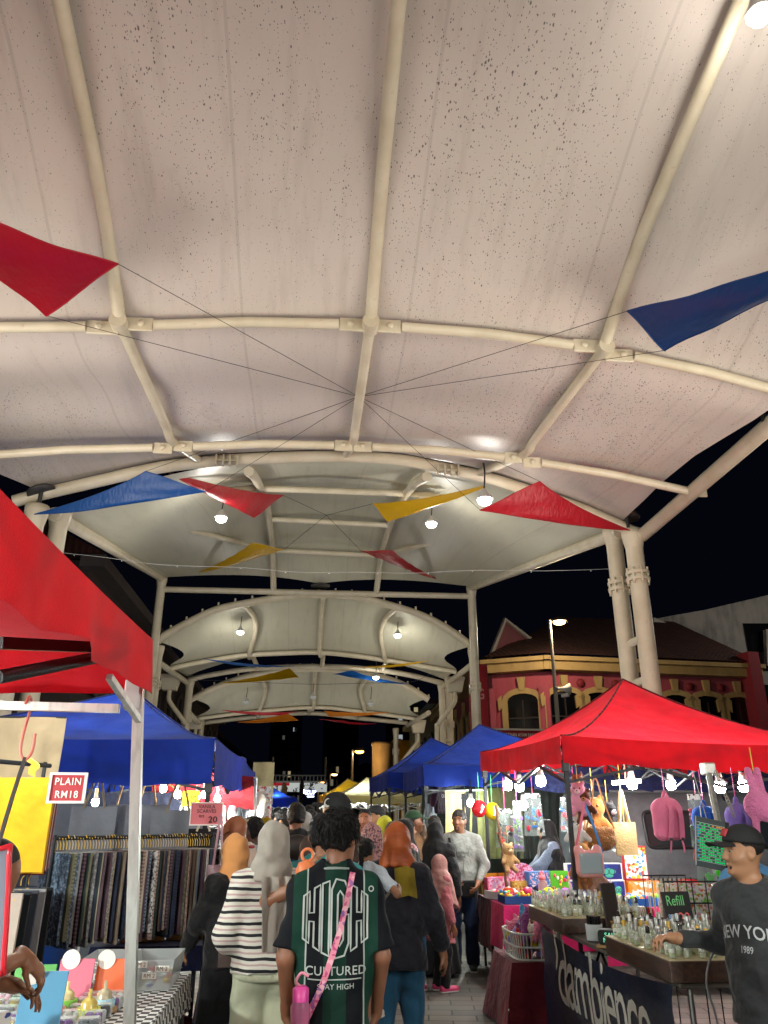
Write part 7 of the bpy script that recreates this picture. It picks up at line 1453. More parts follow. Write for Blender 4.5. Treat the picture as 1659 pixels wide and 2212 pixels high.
pA, pB = P(1066, 1740, Y=9.5), P(1098, 1920, Y=9.5); t = thing('branch_pole', 'knobbly brown wooden stick standing at the toy table', 'pole', (pB.x, 9.5, 0)); a0, b0 = P(1066, 1683, Y=9.5) if False else P(1071, 1738, Y=9.55), P(1095, 1915, Y=9.55); MB().tube([a0-Vector((pB.x, 9.5, 0))+Vector((.008*math.sin(i*2.1), 0, 0))+(b0-a0)*(i/12) for i in range(13)], [.016+.004*math.sin(i*1.7) for i in range(13)], 8).build('stick', M('#6e4a36', .8, bump=.01), t)
t = thing('chair', 'red plastic chair standing by the van wheel', 'chair', (4.55, 9.75, 0), -.3); RP = M('#b81820', .3)
MB().box((0, 0, .43), (.42, .4, .03), None, 0, .01).build('seat', RP, t); m = MB().tube(cr([(-.2, .2, .44), (-.21, .25, .75), (-.15, .27, .88), (0, .275, .91), (.15, .27, .88), (.21, .25, .75), (.2, .2, .44)], 4), .022, 8)
for x in (-.1, 0, .1): m.box((x, .25, .66), (.045, .018, .42), Matrix.Rotation(-.1, 3, 'X'))
m.build('backrest', RP, t)
for x, y in ((-.18, -.17), (.18, -.17), (-.18, .18), (.18, .18)): MB().tube([(x, y, .42), (x*1.15, y*1.15, 0)], .022, 6).build('leg', RP, t)
# van
def van():
    t = thing('van', 'weathered grey van parked behind the toy stall', 'van', (6.2, 11.0, 0)); VG = None
    n = NT('van_paint'); f = n.noise(n.co(), 3, 6, .7); n.base(n.ramp(f, [(.3, '#3f4549'), (.55, '#555b5f'), (.75, '#686d70')])); n.set(Roughness=.5, Coat_Weight=.15); VG = n.m
    prof = [(-.82, .45), (-.86, .8), (-.85, 1.15), (-.74, 1.78), (-.62, 1.93), (-.3, 1.99), (.3, 1.99), (.62, 1.93), (.74, 1.78), (.85, 1.15), (.86, .8), (.82, .45)]; xs = [-2.6, -2.56, -2.45, -1.5, .4, 1.4, 1.75, 2.3, 2.45]; sc = [(.9, .97), (.96, .99), (1, 1), (1, 1), (1, 1), (1, .99), (.98, .8), (.95, .62), (.88, .5)]; g = []
    for x, (a, b) in zip(xs, sc): g.append([Vector((x, y*a, .45+(z-.45)*b)) for y, z in prof])
    mb = MB().grid(g); mb.add(g[0], [tuple(range(12))]); mb.add(g[-1], [tuple(range(12))[::-1]]); b = mb.build('body', VG, t)
    def win(x0, x1, z0, z1, nm='window'):
        def q(x, z): y = np.interp(z, [.8, 1.15, 1.78, 1.93], [-.86, -.85, -.74, -.62]); return Vector((x, y-.004, z))
        rr_ = .07; pts = []
        for cx, cz, a0 in ((x1-rr_, z1-rr_, 0), (x0+rr_, z1-rr_, math.pi/2), (x0+rr_, z0+rr_, math.pi), (x1-rr_, z0+rr_, 1.5*math.pi)):
            for k in range(5): a = a0+k*math.pi/8; pts.append((cx+rr_*math.cos(a), cz+rr_*math.sin(a)))
        f = MB().tube([q(x, z) for x, z in pts]+[q(*pts[0])], .022, 6).build('window_frame', M('#17181a', .5), t); MB().add([q(x, z) for x, z in pts], [tuple(range(len(pts)))]).build('pane', M('#262b2e', .12, spec=.7), f)
    win(-1.95, -.95, 1.28, 1.7); win(-.7, .35, 1.28, 1.7); win(.6, 1.35, 1.28, 1.68)
    m = MB().box((-.4, -.875, .95), (3.9, .012, .05), None, 0, .005); m.build('trim', M('#5a6063', .5), t); m = MB().tube([(-2.3, -.62, 1.95), (1.4, -.62, 1.95)], .018, 6).build('gutter', M('#5a6063', .5), t); m = MB(); m.box((-2.3, -.853, 1.1), (.01, .02, 1.2)).box((.48, -.853, 1.1), (.012, .02, 1.2)).build('door_seam', M('#202224'), t)
    for x in (-1.55, 1.6):
        for s in (-1, 1):
            w_ = MB().lathe((x, s*.73, .33), [(.2, -.11), (.31, -.11), (.33, -.07), (.33, .07), (.31, .11), (.2, .11)], 24, rot=Matrix.Rotation(math.pi/2, 3, 'X')).build('wheel', M('#101011', .8), t); MB().lathe((x, s*.73, .33), [(0, -.09), (.2, -.1), (.2, .1), (0, .09)], 16, rot=Matrix.Rotation(math.pi/2, 3, 'X')).build('rim', METAL('#7d8083'), w_)
        MB().tube([(x+.44*math.cos(a), -.87, .36+.44*math.sin(a)) for a in np.linspace(-.1, math.pi+.1, 19)], .035, 8).build('wheel_arch', VG, t); MB().lathe((x, -.868, .36), [(0, -.004), (.42, -.004), (.42, .004), (0, .004)], 24, rot=Matrix.Rotation(math.pi/2, 3, 'X')).build('wheel_well', M('#060607', .9), t)
    return t
van()
# trouser stall
def trousers(label, u, v, Y, c, w_, h_):
    p = P(u, v, Y=Y); t = thing('trousers', label, 'trousers', p, RNG.uniform(-.15, .15)); g = []
    mb = MB()
    for s in (-1, 1):
        g = [[Vector((s*w_*.25+w_*.26*(j/6*2-1)*(1-.12*i/8), .02*math.sin(j*1.6+i*.5+s)*(.3+i/8), -h_*i/8)) for j in range(7)] for i in range(9)]; mb.grid(g, thick=.02)
    mb.build('cloth', CLOTH(c, fold=.006), t); MB().box((0, -.012, -.02), (w_*1.04, .03, .04), None, 0, .006).build('waistband', CLOTH(c), t); MB().tube(cr([(0, 0, 0), (0, 0, .06), (.02, 0, .08), (0, 0, .1)], 3), .004, 5).build('hook', M('#8fae9a', .3), t)
for u, c, lb in ((1003, '#16171a', 'black trousers at the walkway end of the trouser rail'), (984, '#c0a468', 'tan trousers hanging by the walkway'), (1028, '#77774a', 'olive trousers right of the black pair'), (1052, '#6c7046', 'second olive trousers behind the red toy ball'), (1075, '#62683f', 'dark olive trousers behind the yellow ball'), (1102, '#565a42', 'grey-green trousers behind the clear toy bags'), (1130, '#2b2f2c', 'charcoal trousers behind the low white bulb'), (1158, '#232a28', 'black-green trousers behind the bag of toy blocks'), (1190, '#1c2120', 'very dark trousers behind the seller'), (1222, '#5c5a40', 'pale olive trousers behind the black leg')): trousers(lb, u, 1703 if u > 995 else 1708, 12.4 if u < 1060 else 11.9, c, .34, .95)
t = thing('clothes_rail', 'steel rail of hanging trousers under the blue tent', 'rail', (3.3, 12.4, 0)); MB().tube([(-1.5, .0, 2.02), (1.6, -.6, 2.02)], .015, 8).build('rail', SILV, t); MB().tube([(1.5, -.6, 0), (1.5, -.6, 2.05)], .015, 8).build('upright', SILV, t)
for u, v, Y, c, lb, tx in ((950, 1720, 13.0, '#3a1a2c', 'plum sweatshirt with white letters hanging at the stall corner', 'ORT'), (930, 1765, 13.2, '#c9d4dc', 'pale blue shirt hanging low at the stall corner', ''), (968, 1720, 13.5, '#20262c', 'dark jacket hanging beside the plum sweatshirt', '')):
    p = P(u, v, Y=Y); t = thing('hanging_shirt', lb, 'shirt', p, .9 if tx else 1.1); t.scale = (.75,)*3; F = Fld((-.45, -.12, -.4), (.45, .12, .35), .016); F.rbox((0, 0, -.05), (.2, .05, .3), .05); F.cap((-.15, 0, .2), (-.3, 0, -.15), .075, .065); F.cap((.15, 0, .2), (.3, 0, -.15), .075, .065); F.ell((0, 0, .3), (.07, .06, .05), op='s'); F.folds(.006); F.build('cloth', CLOTH(c, fold=.006), t); MB().tube(cr([(0, 0, .2), (0, 0, .32), (.03, 0, .36), (0, 0, .39)], 3), .006, 5).build('hanger', M('#c94a9a'), t)
    if tx: MB().text(tx, (.06, -.066, .0), (1, 0, 0), (0, 0, 1), .1, off=.004).build('print', M('#d8d4d0'), t)
table('low table of folded jeans and bags in the trouser stall', 2.3, 3.9, 10.75, 11.6, .72)
for i, (x, y, c, lb) in enumerate(((2.5, 11.0, '#1d2026', 'folded black jeans with lime stripes'), (2.75, 11.2, '#15171c', 'folded black garments on the low table'), (3.05, 11.1, '#c9a81e', 'yellow folded garment on the low table'), (3.3, 11.3, '#20242e', 'folded navy jeans with an orange tag'), (2.6, 11.4, '#c9b23a', 'yellow and black folded tops'), (2.9, 10.95, '#d83a5a', 'red folded top among the black ones'), (3.6, 11.2, '#24262c', 'pile of dark folded garments near the seller'))):
    t = thing('folded_clothes', lb, 'clothes', (x, y, .73), i); 
    for k_ in range(3): F = Fld((-.2, -.16, 0), (.2, .16, .2), .014); F.rbox((.01*k_, 0, .03+.05*k_), (.15, .11, .03), .025); F.folds(.008); F.build('garment', CLOTH(c if k_ != 1 else '#16181c', fold=.006), t)
    if 'lime' in lb: MB().box((0, -.12, .1), (.05, .004, .12)).build('stripe', M('#8fd83a'), t)
t = thing('tarpaulin', 'dark tarpaulin wall at the back of the trouser stall', 'tarpaulin', (3.6, 14.6, 1.2)); MB().grid([[Vector((-1.6+.3*j, .04*math.sin(j*1.7), .95-.3*i)) for j in range(11)] for i in range(7)], thick=.004).build('cloth', CLOTH('#1c2218', fold=.01), t)
t = thing('tarpaulin', 'dark blue scalloped awning cloth above the van', 'tarpaulin', (5.3, 10.38, 2.0)); MB().grid([[Vector((-2.4+.12*j, .02*math.sin(j*.9), .25 if i == 0 else -.02-.05*abs(math.sin(j*.55)))) for j in range(41)] for i in range(2)], thick=.004).build('cloth', CLOTH('#16204a', fold=.01), t)
# black car further down
def car():
    p = P(785, 1755, Y=18.5); t = thing('parked_car', 'black car parked beyond the crowd, below the cream tent', 'car', (p.x, 18.5, 0), 1.35); CP = M('#08090b', .12, coat=.8)
    prof = [(-2.1, .5), (-2.1, .85), (-1.5, .98), (-.9, 1.05), (-.35, 1.45), (.2, 1.52), (.9, 1.5), (1.5, 1.3), (2.0, 1.05), (2.1, .6), (2.1, .4), (-2.05, .35)]; rows = []
    for y, s, zz in ((-.86, .94, .0), (-.8, 1, .02), (-.6, 1, .05), (.6, 1, .05), (.8, 1, .02), (.86, .94, 0)): rows.append([Vector((x*s, y*(1-.2*max(0, z-1)), .3+(z-.3)*(1+zz*.3))) for x, z in prof]+[Vector((prof[0][0]*s, y, .5))])
    mb = MB().grid(rows); mb.add(rows[0], [tuple(range(12))]); mb.add(rows[-1], [tuple(range(12))[::-1]]); mb.build('body', CP, t)
    for x0, x1 in ((-.75, .25), (.33, 1.3)): MB().add([(x0, -.815, 1.05), (x1, -.815, 1.05), (x1-.12, -.75, 1.42), (x0+.32, -.75, 1.42)], [(0, 1, 2, 3)]).build('window', M('#14181c', .05, spec=.9), t)
    for x in (-1.35, 1.35):
        for s in (-1, 1): w_ = MB().lathe((x, s*.8, .32), [(.2, -.1), (.3, -.1), (.32, -.06), (.32, .06), (.3, .1), (.2, .1)], 20, rot=Matrix.Rotation(math.pi/2, 3, 'X')).build('wheel', M('#0c0c0d', .8), t); MB().lathe((x, s*.8, .32), [(0, -.08), (.2, -.09), (.2, .09), (0, .08)], 14, rot=Matrix.Rotation(math.pi/2, 3, 'X')).build('rim', METAL('#8a8c8e'), w_)
car()
# goods glimpsed in the far stalls
for u, v, Y, w_, h_, d_, cs, lb, nm in ((765, 1748, 23.6, 2.2, .9, .4, ['#e0dcd4', '#c9a0a0', '#d0d8dc', '#b04a4a', '#e8e4dc'], 'racks of small bright goods under the cream tent', 'display_shelf'), (715, 1750, 28, 1.8, .9, .4, ['#d8d0b8', '#b0622a', '#3a6a8a', '#e0d8c8'], 'racks of goods under the yellow tent', 'display_shelf'), (590, 1750, 28.6, 1.2, 1.1, .4, ['#202226', '#16181a', '#6a6e74', '#2a2c30'], 'dark hanging clothes under the farthest blue tent', 'display_shelf')):
    p = P(u, v, Y=Y); t = thing(nm, lb, 'display', (p.x, Y, 0)); MB().box((0, 0, .6+h_/2), (w_, d_, h_)).build('goods', PRINT(0, cs, 7), t); MB().box((0, 0, .3), (w_, d_*.9, .58)).build('stand', M('#8a8478'), t)
# ---------------------------------------------------------------- the crowd
def loc_of(q, p):
    """a point of the place in a person's own template frame"""
    r = q.location; d = Vector(p)-Vector(r); return (rotz(-q.rotation_euler.z) @ d)/q.scale[0]
def pre(u, v, Y, rz, p):
    t = P(u, v, Y=Y); s = t.z/1.7; return tuple((rotz(-rz) @ (Vector(p)-Vector((t.x, Y, 0))))/s)
def strap_on(target, pts, wd, mat, parent, name='strap', axis=Vector((0, 1, 0)), off=.006):
    V, F_ = strokes([pts], wd); return decal(name, target, V, F_, mat, parent, axis, off, 0)
# young man in the green jersey, nearest
n = NT('jersey'); sx = n.n('ShaderNodeSeparateXYZ', {0: n.co()}); ax_ = n.math('ABSOLUTE', sx.outputs[0]); col = n.ramp(n.math('MULTIPLY', ax_, 2), [(0, '#0d2f26'), (.09, '#0d2f26'), (.1, '#0b1016'), (.255, '#0b1016'), (.262, '#10362b'), (.385, '#10362b'), (.392, '#0b1016')], 'CONSTANT')
pipe = n.math('LESS_THAN', n.math('ABSOLUTE', n.math('SUBTRACT', ax_, .1325)), .0035); n.base(n.mix(pipe, col, '#9aa59f')); n.set(Roughness=.8, Specular_IOR_Level=.2); f = n.noise(n.co(), 7, 3); n.bump(n.math('ADD', f, n.math('MULTIPLY', n.noise(n.co(), 300, 1), .08)), .6, .03)
J = person('young man seen from behind in a green and black jersey lettered HIGH CULTURED', 728, 1757, 3.95, 0, sk='#8a5c44', res=.009, tc=n.m, top='tee', hem=.6, waist=.7, bc='#14161b', head=(.55, -.05), girth=.95, sh=.9, fold=.012, sleeve=.88, arms={'r': (.21, .12, .86), 'l': (-.21, .1, .86)}, seed=2)
m = MB(); rs = random.Random(3); hb_ = bvh(J.hair)
for i in range(650):
    a, e = rs.uniform(0, 6.283), rs.uniform(-.45, 1.5); d = Vector((math.cos(a)*math.cos(e), math.sin(a)*math.cos(e), math.sin(e))); d = J.Hm @ d; o = J.H(0, -.02, .03); h_, nn, _, _ = hb_.ray_cast(o+d*.3, -d)
    if h_ is None or (h_-J.H(0, .14, -.06)).length < .135: continue
    fl = (Vector((rs.uniform(-.4, .4), rs.uniform(-.4, .4), -1 if e < .7 else rs.uniform(-.6, .1)))).normalized(); fl = (fl-d*fl.dot(d)).normalized(); L_ = rs.uniform(.022, .05)
    m.tube([h_-d*.005, h_+fl*L_*.5+d*.005, h_+fl*L_+d*rs.uniform(-.004, .012)], [.0042, .0034, .0006], 4, caps=False)
m.build('hair_strands', HAIR('#0d0b0b'), J.root)
WH = M('#a9b3ae', .6); GW = lambda x: 1-.45*abs(x/.15)**1.6
def warp(pl): return [(x, 1.255+(z)*(.155*GW(x))) for x, z in pl]
def Hpoly(x0, x1): a = (x1-x0)*.36; return [[(x0, -1), (x0+a, -1), (x0+a, -.16), (x1-a, -.16), (x1-a, -1), (x1, -1), (x1, 1), (x1-a, 1), (x1-a, .16), (x0+a, .16), (x0+a, 1), (x0, 1), (x0, -1)]]
LT = Hpoly(-.148, -.072)+[[(-.062, -1), (-.03, -1), (-.03, 1), (-.062, 1), (-.062, -1)]]+[[(.06, .3), (.035, .3), (.035, .6), (.018, .72), (.008, .6), (.008, -.6), (.018, -.75), (.035, -.6), (.035, -.12), (.028, -.12), (.028, .08), (.06, .08), (.06, -.75), (.04, -1.02), (0, -1.02), (-.02, -.75), (-.02, .75), (0, 1.02), (.04, 1.02), (.06, .75), (.06, .3)]]+Hpoly(.07, .148)
V, F_ = strokes([warp(p) for p in LT], .0085); decal('print', J.top, V, F_, WH, J.root, off=.005, cuts=0)
for tx, z, sz, off in (('CULTURED', 1.045, .05, .008), ('STAY HIGH', .985, .03, .005)):
    V, F_ = textmesh(tx, 'CENTER', off, 1.05); decal('print', J.top, [(x*sz*1.05+.005, z+y*sz) for x, y in V], F_, WH, J.root, off=.005)
V, F_ = strokes([[(-.12, 1.013), (.12, 1.013)], [(.165+.011*math.cos(a), 1.37+.011*math.sin(a)) for a in np.linspace(0, 6.2832, 13)]], .005); decal('print', J.top, V, F_, WH, J.root, off=.005, cuts=0)
MB().tube([(.078*math.cos(a), -.008+.074*math.sin(a), 1.446-.012*math.sin(a)) for a in np.linspace(0, 6.2832, 25)], .007, 6).build('collar', CLOTH('#8f9a95'), J.root)
PK = PRINT(1, ['#d8849a', '#d8849a', '#e0a8b4', '#b84a7a', '#d8849a', '#8a5a9a'], 60)
stp = strap_on(J.top, [(.078, 1.44), (.02, 1.2), (-.06, .98), (-.13, .84)], .026, PK, None, off=.012); bp_ = P(650, 2138, Y=3.68); wb = thing('water_bottle', 'pink clear water bottle hanging on a pink strap at the hip of the jersey wearer', 'water bottle', bp_); stp.name = 'strap'; stp.parent = wb; stp.matrix_parent_inverse = wb.matrix_world.inverted() @ Matrix.Identity(4)
stp.matrix_parent_inverse = (Matrix.Translation(bp_)).inverted() @ (Matrix.Translation(J.root.location) @ Matrix.Diagonal((J.s, J.s, J.s, 1)))
MB().lathe((0, 0, -.2), [(0, 0), (.036, 0), (.04, .02), (.036, .08), (.04, .14), (.03, .165), (.026, .17)], 18).build('bottle', GLASS('#d88ab0', .3), wb); MB().lathe((0, 0, -.04), [(.033, 0), (.033, .045), (.02, .055), (0, .055)], 16).build('cap', M('#d8489a', .35), wb); MB().tube(cr([(0, 0, .01), (-.02, 0, .03), (.0, 0, .06), (.03, -.01, .05)], 4), .006, 5).build('loop', M('#d8849a', .5), wb)
# woman in the grey headscarf
n = NT('striped_knit'); z_ = n.n('ShaderNodeSeparateXYZ', {0: n.co()}); z2 = n.math('ADD', z_.outputs[2], n.math('MULTIPLY', n.noise(n.co(), 5, 2), .03)); fr_ = n.math('FRACT', n.math('MULTIPLY', z2, 17)); n.base(n.ramp(fr_, [(0, '#14151c'), (.24, '#14151c'), (.27, '#cfcbc0'), (.52, '#cfcbc0'), (.55, '#b59a98'), (.68, '#b59a98'), (.72, '#cfcbc0')], 'CONSTANT')); n.set(Roughness=.85); n.bump(n.noise(n.co(), 130, 2), .4, .008)
GH = CLOTH('#9c958b', fold=.01, fs=7)
W1 = person('woman from behind in a grey headscarf, striped sweater and cream trousers', 592, 1779, 4.85, .12, sk='#a87a5c', res=.011, hair='hijab', hc=GH, top='wide', tc=n.m, hem=.9, bc='#b9bda2', leg=1.3, girth=1.1, arms={'l': (-.16, .2, 1.02), 'r': (.17, .22, 1.02)}, cape=1.35, seed=4)
MB().tube([(.17*math.cos(a), -.02+.135*math.sin(a), .9) for a in np.linspace(0, 6.2832, 25)], .03, 8).build('waistband', CLOTH('#b9bda2'), W1.root)
for x0, x1, zb, yo in ((-.07, .03, 1.03, -.2), (.02, .1, .98, -.19)):
    g = [[Vector((x0+(x1-x0)*j/6*(1-.15*i/8)+.02*i/8, yo-.012*math.sin(j*1.4+i*.3)+(.0 if i else .03), 1.41-(1.41-zb)*i/8)) for j in range(7)] for i in range(9)]; MB().grid(g, thick=.006).build('scarf_tail', GH, W1.root)
# woman in the orange headscarf
n = NT('rust_scarf'); f = n.noise(n.co((1, 1, 1.5)), 3, 1); n.base(n.ramp(f, [(.35, '#8f3f12'), (.55, '#a8521a'), (.68, '#94691e'), (.78, '#857038')])); n.set(Roughness=.6); n.bump(n.noise(n.co((1, 1, 2)), 7, 2), .6, .03)
W2 = person('woman in a rust orange headscarf, long navy blouse and blue trousers', 858, 1780, 5.8, -.2, sk='#8f6348', res=.012, hair='hijab', hc=n.m, top='wide', tc='#14141f', hem=.74, bc='#1d4a66', leg=1.1, girth=1.12, cape=1.37, arms={'r': (.32, .12, .82), 'l': (-.2, .2, 1.05)}, seed=7, stride=.06)
g = [[Vector((-.0+.14*j/6+.02*i/6, -.19-.02*math.sin(j*1.2)-.015*math.sin(i), 1.42-.19*i/6-.03*abs(j/6-.5))) for j in range(7)] for i in range(7)]; MB().grid(g, thick=.008).build('scarf_tail', CLOTH('#7d6a14', fold=.008), W2.root)
t = strap_on(W2.top, [(.04, 1.36), (-.1, 1.18)], .02, M('#5e5342'), W2.root)
# carried child, teal shirt
ch = person('small child with dark curly hair in a white shirt, carried in the crowd', loc=tuple(P(792, 1822, Y=5.2)-Vector((0, 0, .93))), h=.95, rz=-.5, sk='#8f6248', res=.016, hair='pony', tc='#b9c2cc', bc='#b9c2cc', shoe='#c9c9c9', small=1, arms={'l': (-.22, .15, 1.2), 'r': (.3, .2, 1.2)})
tz = (663, 1905, 4.62); tp = pre(697, 1765, 4.95, .05, P(*tz[:2], Y=4.6))
TL = person('person in a teal shirt holding an orange ring-topped tumbler', 697, 1765, 4.95, .05, sk='#9a6a4e', res=.01, tc='#2a8f92', girth=1.15, sh=1.1, hem=.8, arms={'l': tp}, pole={'l': (-1, -.2, -.6)}, hands={'l': {'d': (.2, .1, 1), 'n': (.9, .1, 0), 'curl': (.5, .5, .5, .5)}}, seed=9)
tb = thing('tumbler', 'orange tumbler with a ring handle held up behind the striped sweater', 'tumbler', P(661, 1885, Y=4.5)); MB().lathe((0, 0, -.06), [(0, 0), (.045, 0), (.055, .03), (.055, .075), (.04, .11), (0, .12)], 18).build('cup', M('#d87a4a', .35), tb); MB().tube([(.03*math.cos(a)+.005, 0, .085+.03*math.sin(a)) for a in np.linspace(0, 6.2832, 17)], .008, 6).build('ring_handle', M('#d87a4a', .35), tb)
# man in the grey sweatshirt
G = person('man in a grey coffee-print sweatshirt with a black crossbody bag, standing by the toy table', 992, 1752, 10.0, math.pi-.22, sk='#8a5c42', res=.011, hair='short', hc='#2a2725', face=True, top='long', tc='#8f908c', hem=.86, bc='#1a2a48', leg=1.15, girth=1.1, sh=1.08, head=(.25, 0), arms={'r': (.1, .25, .98), 'l': (-.2, .24, .93)}, pole={'r': (.8, -.6, -.3), 'l': (-.8, -.6, -.3)}, shoe='#23272d', seed=12, fold=.009)
MB().tube(cr([G.H(-.022, .09, -.06), G.H(-.02, .085, -.09), G.H(0, .09, -.1), G.H(.02, .085, -.09), G.H(.022, .09, -.06)], 3), .008, 6).build('beard', HAIR('#2a2522'), G.root)
for tx, z in (('Just I need', 1.24), ('coffee', 1.195)): V, F_ = textmesh(tx); decal('print', G.top, [(-x*.05, z+y*.05) for x, y in V], [f[::-1] for f in F_], M('#3a3c3c'), G.root, Vector((0, -1, 0)), .005)
V, F_ = strokes([[(-.04, 1.15), (-.03, 1.02), (.03, 1.02), (.04, 1.15), (-.04, 1.15)], [(-.046, 1.15), (.046, 1.15), (.036, 1.17), (-.036, 1.17), (-.046, 1.15)]], .005); decal('print', G.top, V, F_, M('#3a3c3c'), G.root, Vector((0, -1, 0)), .005, 0)
bg_ = thing('crossbody_bag', 'black crossbody bag held by the man in the grey sweatshirt', 'bag', G.root.matrix_world @ Vector((0, 0, 0)) if False else Vector(G.root.location)+rotz(math.pi-.22) @ Vector((-.05, .2, .86)), math.pi-.22); F = Fld((-.17, -.08, -.14), (.17, .1, .14), .01); F.rbox((0, 0, 0), (.12, .035, .09), .02); F.build('bag_body', CLOTH('#0e0e10', fold=.004), bg_)
s_ = strap_on(G.top, [(.13, 1.4), (.1, 1.2), (.02, .96)], .03, M('#0e0e10'), G.root, 'strap', Vector((0, -1, 0)), .008)
# boy at the perfume table
rz = 2.15; Yb = 4.02; hp_w = P(1462, 2022, Y=4.28); bl = pre(1604, 1786, Yb, rz, hp_w)
n = NT('cap_black'); n.base('#0d0f12'); n.set(Roughness=.8); CAPB = n.m
B = person('boy in a black cap and dark NEW YORK sweatshirt reaching over the perfume bottles', 1604, 1786, Yb, rz, sk='#a07556', res=.0075, hair='buzz', hc='#15110f', hat='cap', hatc=CAPB, face=True, mouth=1.1, top='long', tc='#2e3234', hem=.8, bc='#0e1015', head=(.62, -.02), arms={'r': bl, 'l': (-.3, .1, .9)}, pole={'r': (.5, -.4, -1), 'l': (-.6, -.6, 0)}, hands={'r': {'n': (0, .2, -1), 'curl': (.75, .7, .75, .8), 'thumb': .6}}, girth=1.04, seed=21, fold=.009)
for tx, z, sz in (('NEW YORK', 1.215, .085), ('1989', 1.135, .045)): V, F_ = textmesh(tx, 'CENTER', .012); decal('print', B.top, [(-x*sz*.82-.0, z+y*sz-.6*(x*sz)**2) for x, y in V], [f[::-1] for f in F_], M('#b3b8ba', .6), B.root, Vector((0, -1, 0)), .005)
m = MB().box(B.H(0, .087, .105), (.05, .01, .04), B.Hm @ Matrix.Rotation(.55, 3, 'X')); m.box(B.H(.09, -.02, .06), (.012, .04, .03), B.Hm); m.build('badge', M('#a01828', .6), B.root)
wire('grey cable hanging in front of the perfume table beside the boy', cr([P(1540, 2060, Y=4.35), P(1530, 2085, Y=4.3), P(1527, 2130, Y=4.3), P(1545, 2190, Y=4.35), P(1560, 2260, Y=4.4)], 5), .006, 'cable', 'cable', mat=M('#6f7476', .5), group=None)
t = thing('chair', 'black and red stool seat half hidden behind the boy', 'chair', (2.62, 4.2, 0)); MB().lathe((0, 0, .5), [(0, -.04), (.17, -.04), (.19, 0), (.17, .03), (0, .035)], 18).build('seat', M('#a8121e', .35), t); MB().tube([(-.16, 0, .48), (-.2, 0, 0)], .015, 6).build('leg', BLKM, t); MB().tube([(.16, 0, .48), (.2, 0, 0)], .015, 6).build('leg', BLKM, t)
V_ = person('stall keeper in a light blue shirt opening a packet behind the boy', 1608, 1800, 5.7, math.pi-.25, sk='#4f3325', res=.012, tc='#4f86b8', girth=1.1, arms={'r': (.12, .32, 1.05), 'l': (-.02, .36, .98)}, pole={'r': (1, -.3, -.5), 'l': (-1, -.3, -.5)}, seed=23)
t = thing('snack_packet', 'crumpled foil packet in the hands of the blue-shirted stall keeper', 'packet', Vector(V_.root.location)+rotz(math.pi-.25) @ Vector((.04, .46, .97))); F = Fld((-.1, -.06, -.12), (.1, .06, .12), .008); F.rbox((0, 0, 0), (.065, .025, .09), .02); F.folds(.012, 50, 60, 70); F.build('packet', PRINT(0, ['#c9c9c6', '#d8a03a', '#c9c9c6', '#b8641e'], 20), t)
person('seller in a black headscarf and grey-blue blouse leaning over the trouser table', 1183, 1772, 10.15, 1.5, sk='#a87a5c', res=.012, hair='hijab', hc='#0e0f11', cape=1.02, top='wide', tc='#5e6a7c', arms={'r': (.16, .38, 1.02), 'l': (-.1, .4, 1.02)}, bottom='skirt', bc='#121316', head=(0, -.25), face=True, girth=1.05)
# left hand side
W3 = person('woman in a peach headscarf and black dress with an olive bag strap', 508, 1806, 5.9, .75, sk='#a87a5c', res=.011, hair='hijab', hc=CLOTH('#c98a52', fold=.008, fs=7), cape=1.345, top='wide', tc='#141315', hem=.8, bottom='skirt', bc='#0f0f11', arms={'l': (-.18, .3, .9), 'r': (.15, .25, .95)}, seed=31, girth=1.05)
g = [[Vector((dx, -.22-.0*i, 0))+Vector(q) for dx in (-.022, .022)] for i, q in enumerate(cr([(.1, .05, 1.36), (.07, -.0, 1.2), (.03, -.0, 1.08), (-.02, .0, .95)], 4))]; MB().grid(g, thick=.006).build('strap', M('#4a4022', .6), W3.root)
t = tote('brown leather shoulder bag on the back of the peach-scarfed woman', '#3a2a22', .24, .22, Vector(W3.root.location)+Vector((.08, -.3, .98)), .3, '#3a2a22', .1, .05, 'shoulder_bag', M('#3d2c25', .4, var=.2, bump=.004))
BM = person('bald man with glasses in a white and red shirt looking down at the stall', 528, 1757, 6.4, 1.15, sk='#8a4f30', res=.011, hair=None, face=True, tc='#c9b3a4', girth=1.15, head=(-.25, -.45), hc='#2a1c16', arms={'l': (-.2, .3, 1.0), 'r': (.2, .3, 1.0)}, seed=33)
m = MB()
for s in (-1, 1): m.tube([BM.H(s*.033+.022*math.cos(a), .108, .01+.016*math.sin(a)) for a in np.linspace(0, 6.2832, 15)], .0025, 5); m.tube([BM.H(s*.055, .107, .014), BM.H(s*.08, .02, .018)], .003, 5)
m.build('glasses', M('#1a1a1c', .3), BM.root); MB().tube([(.082*math.cos(a), -.008+.078*math.sin(a), 1.45-.01*math.sin(a)) for a in np.linspace(0, 6.2832, 25)], .012, 6).build('collar', CLOTH('#a8202a'), BM.root)
person('dark-haired man in a white shirt with a blue shoulder stripe, behind the bald man', 553, 1768, 7.4, .9, sk='#5a3a2c', res=.014, tc='#b9c2cc', seed=35, head=(-.2, -.15))
rzL = -1.35; lvp = P(18, 1806, Y=3.0)-Vector((.335, .05, 0)); lvp = (lvp.x, lvp.y, 0)
def prL(p): return tuple((rotz(-rzL) @ (Vector(p)-Vector(lvp)))/(P(18, 1806, Y=3.0).z/1.7))
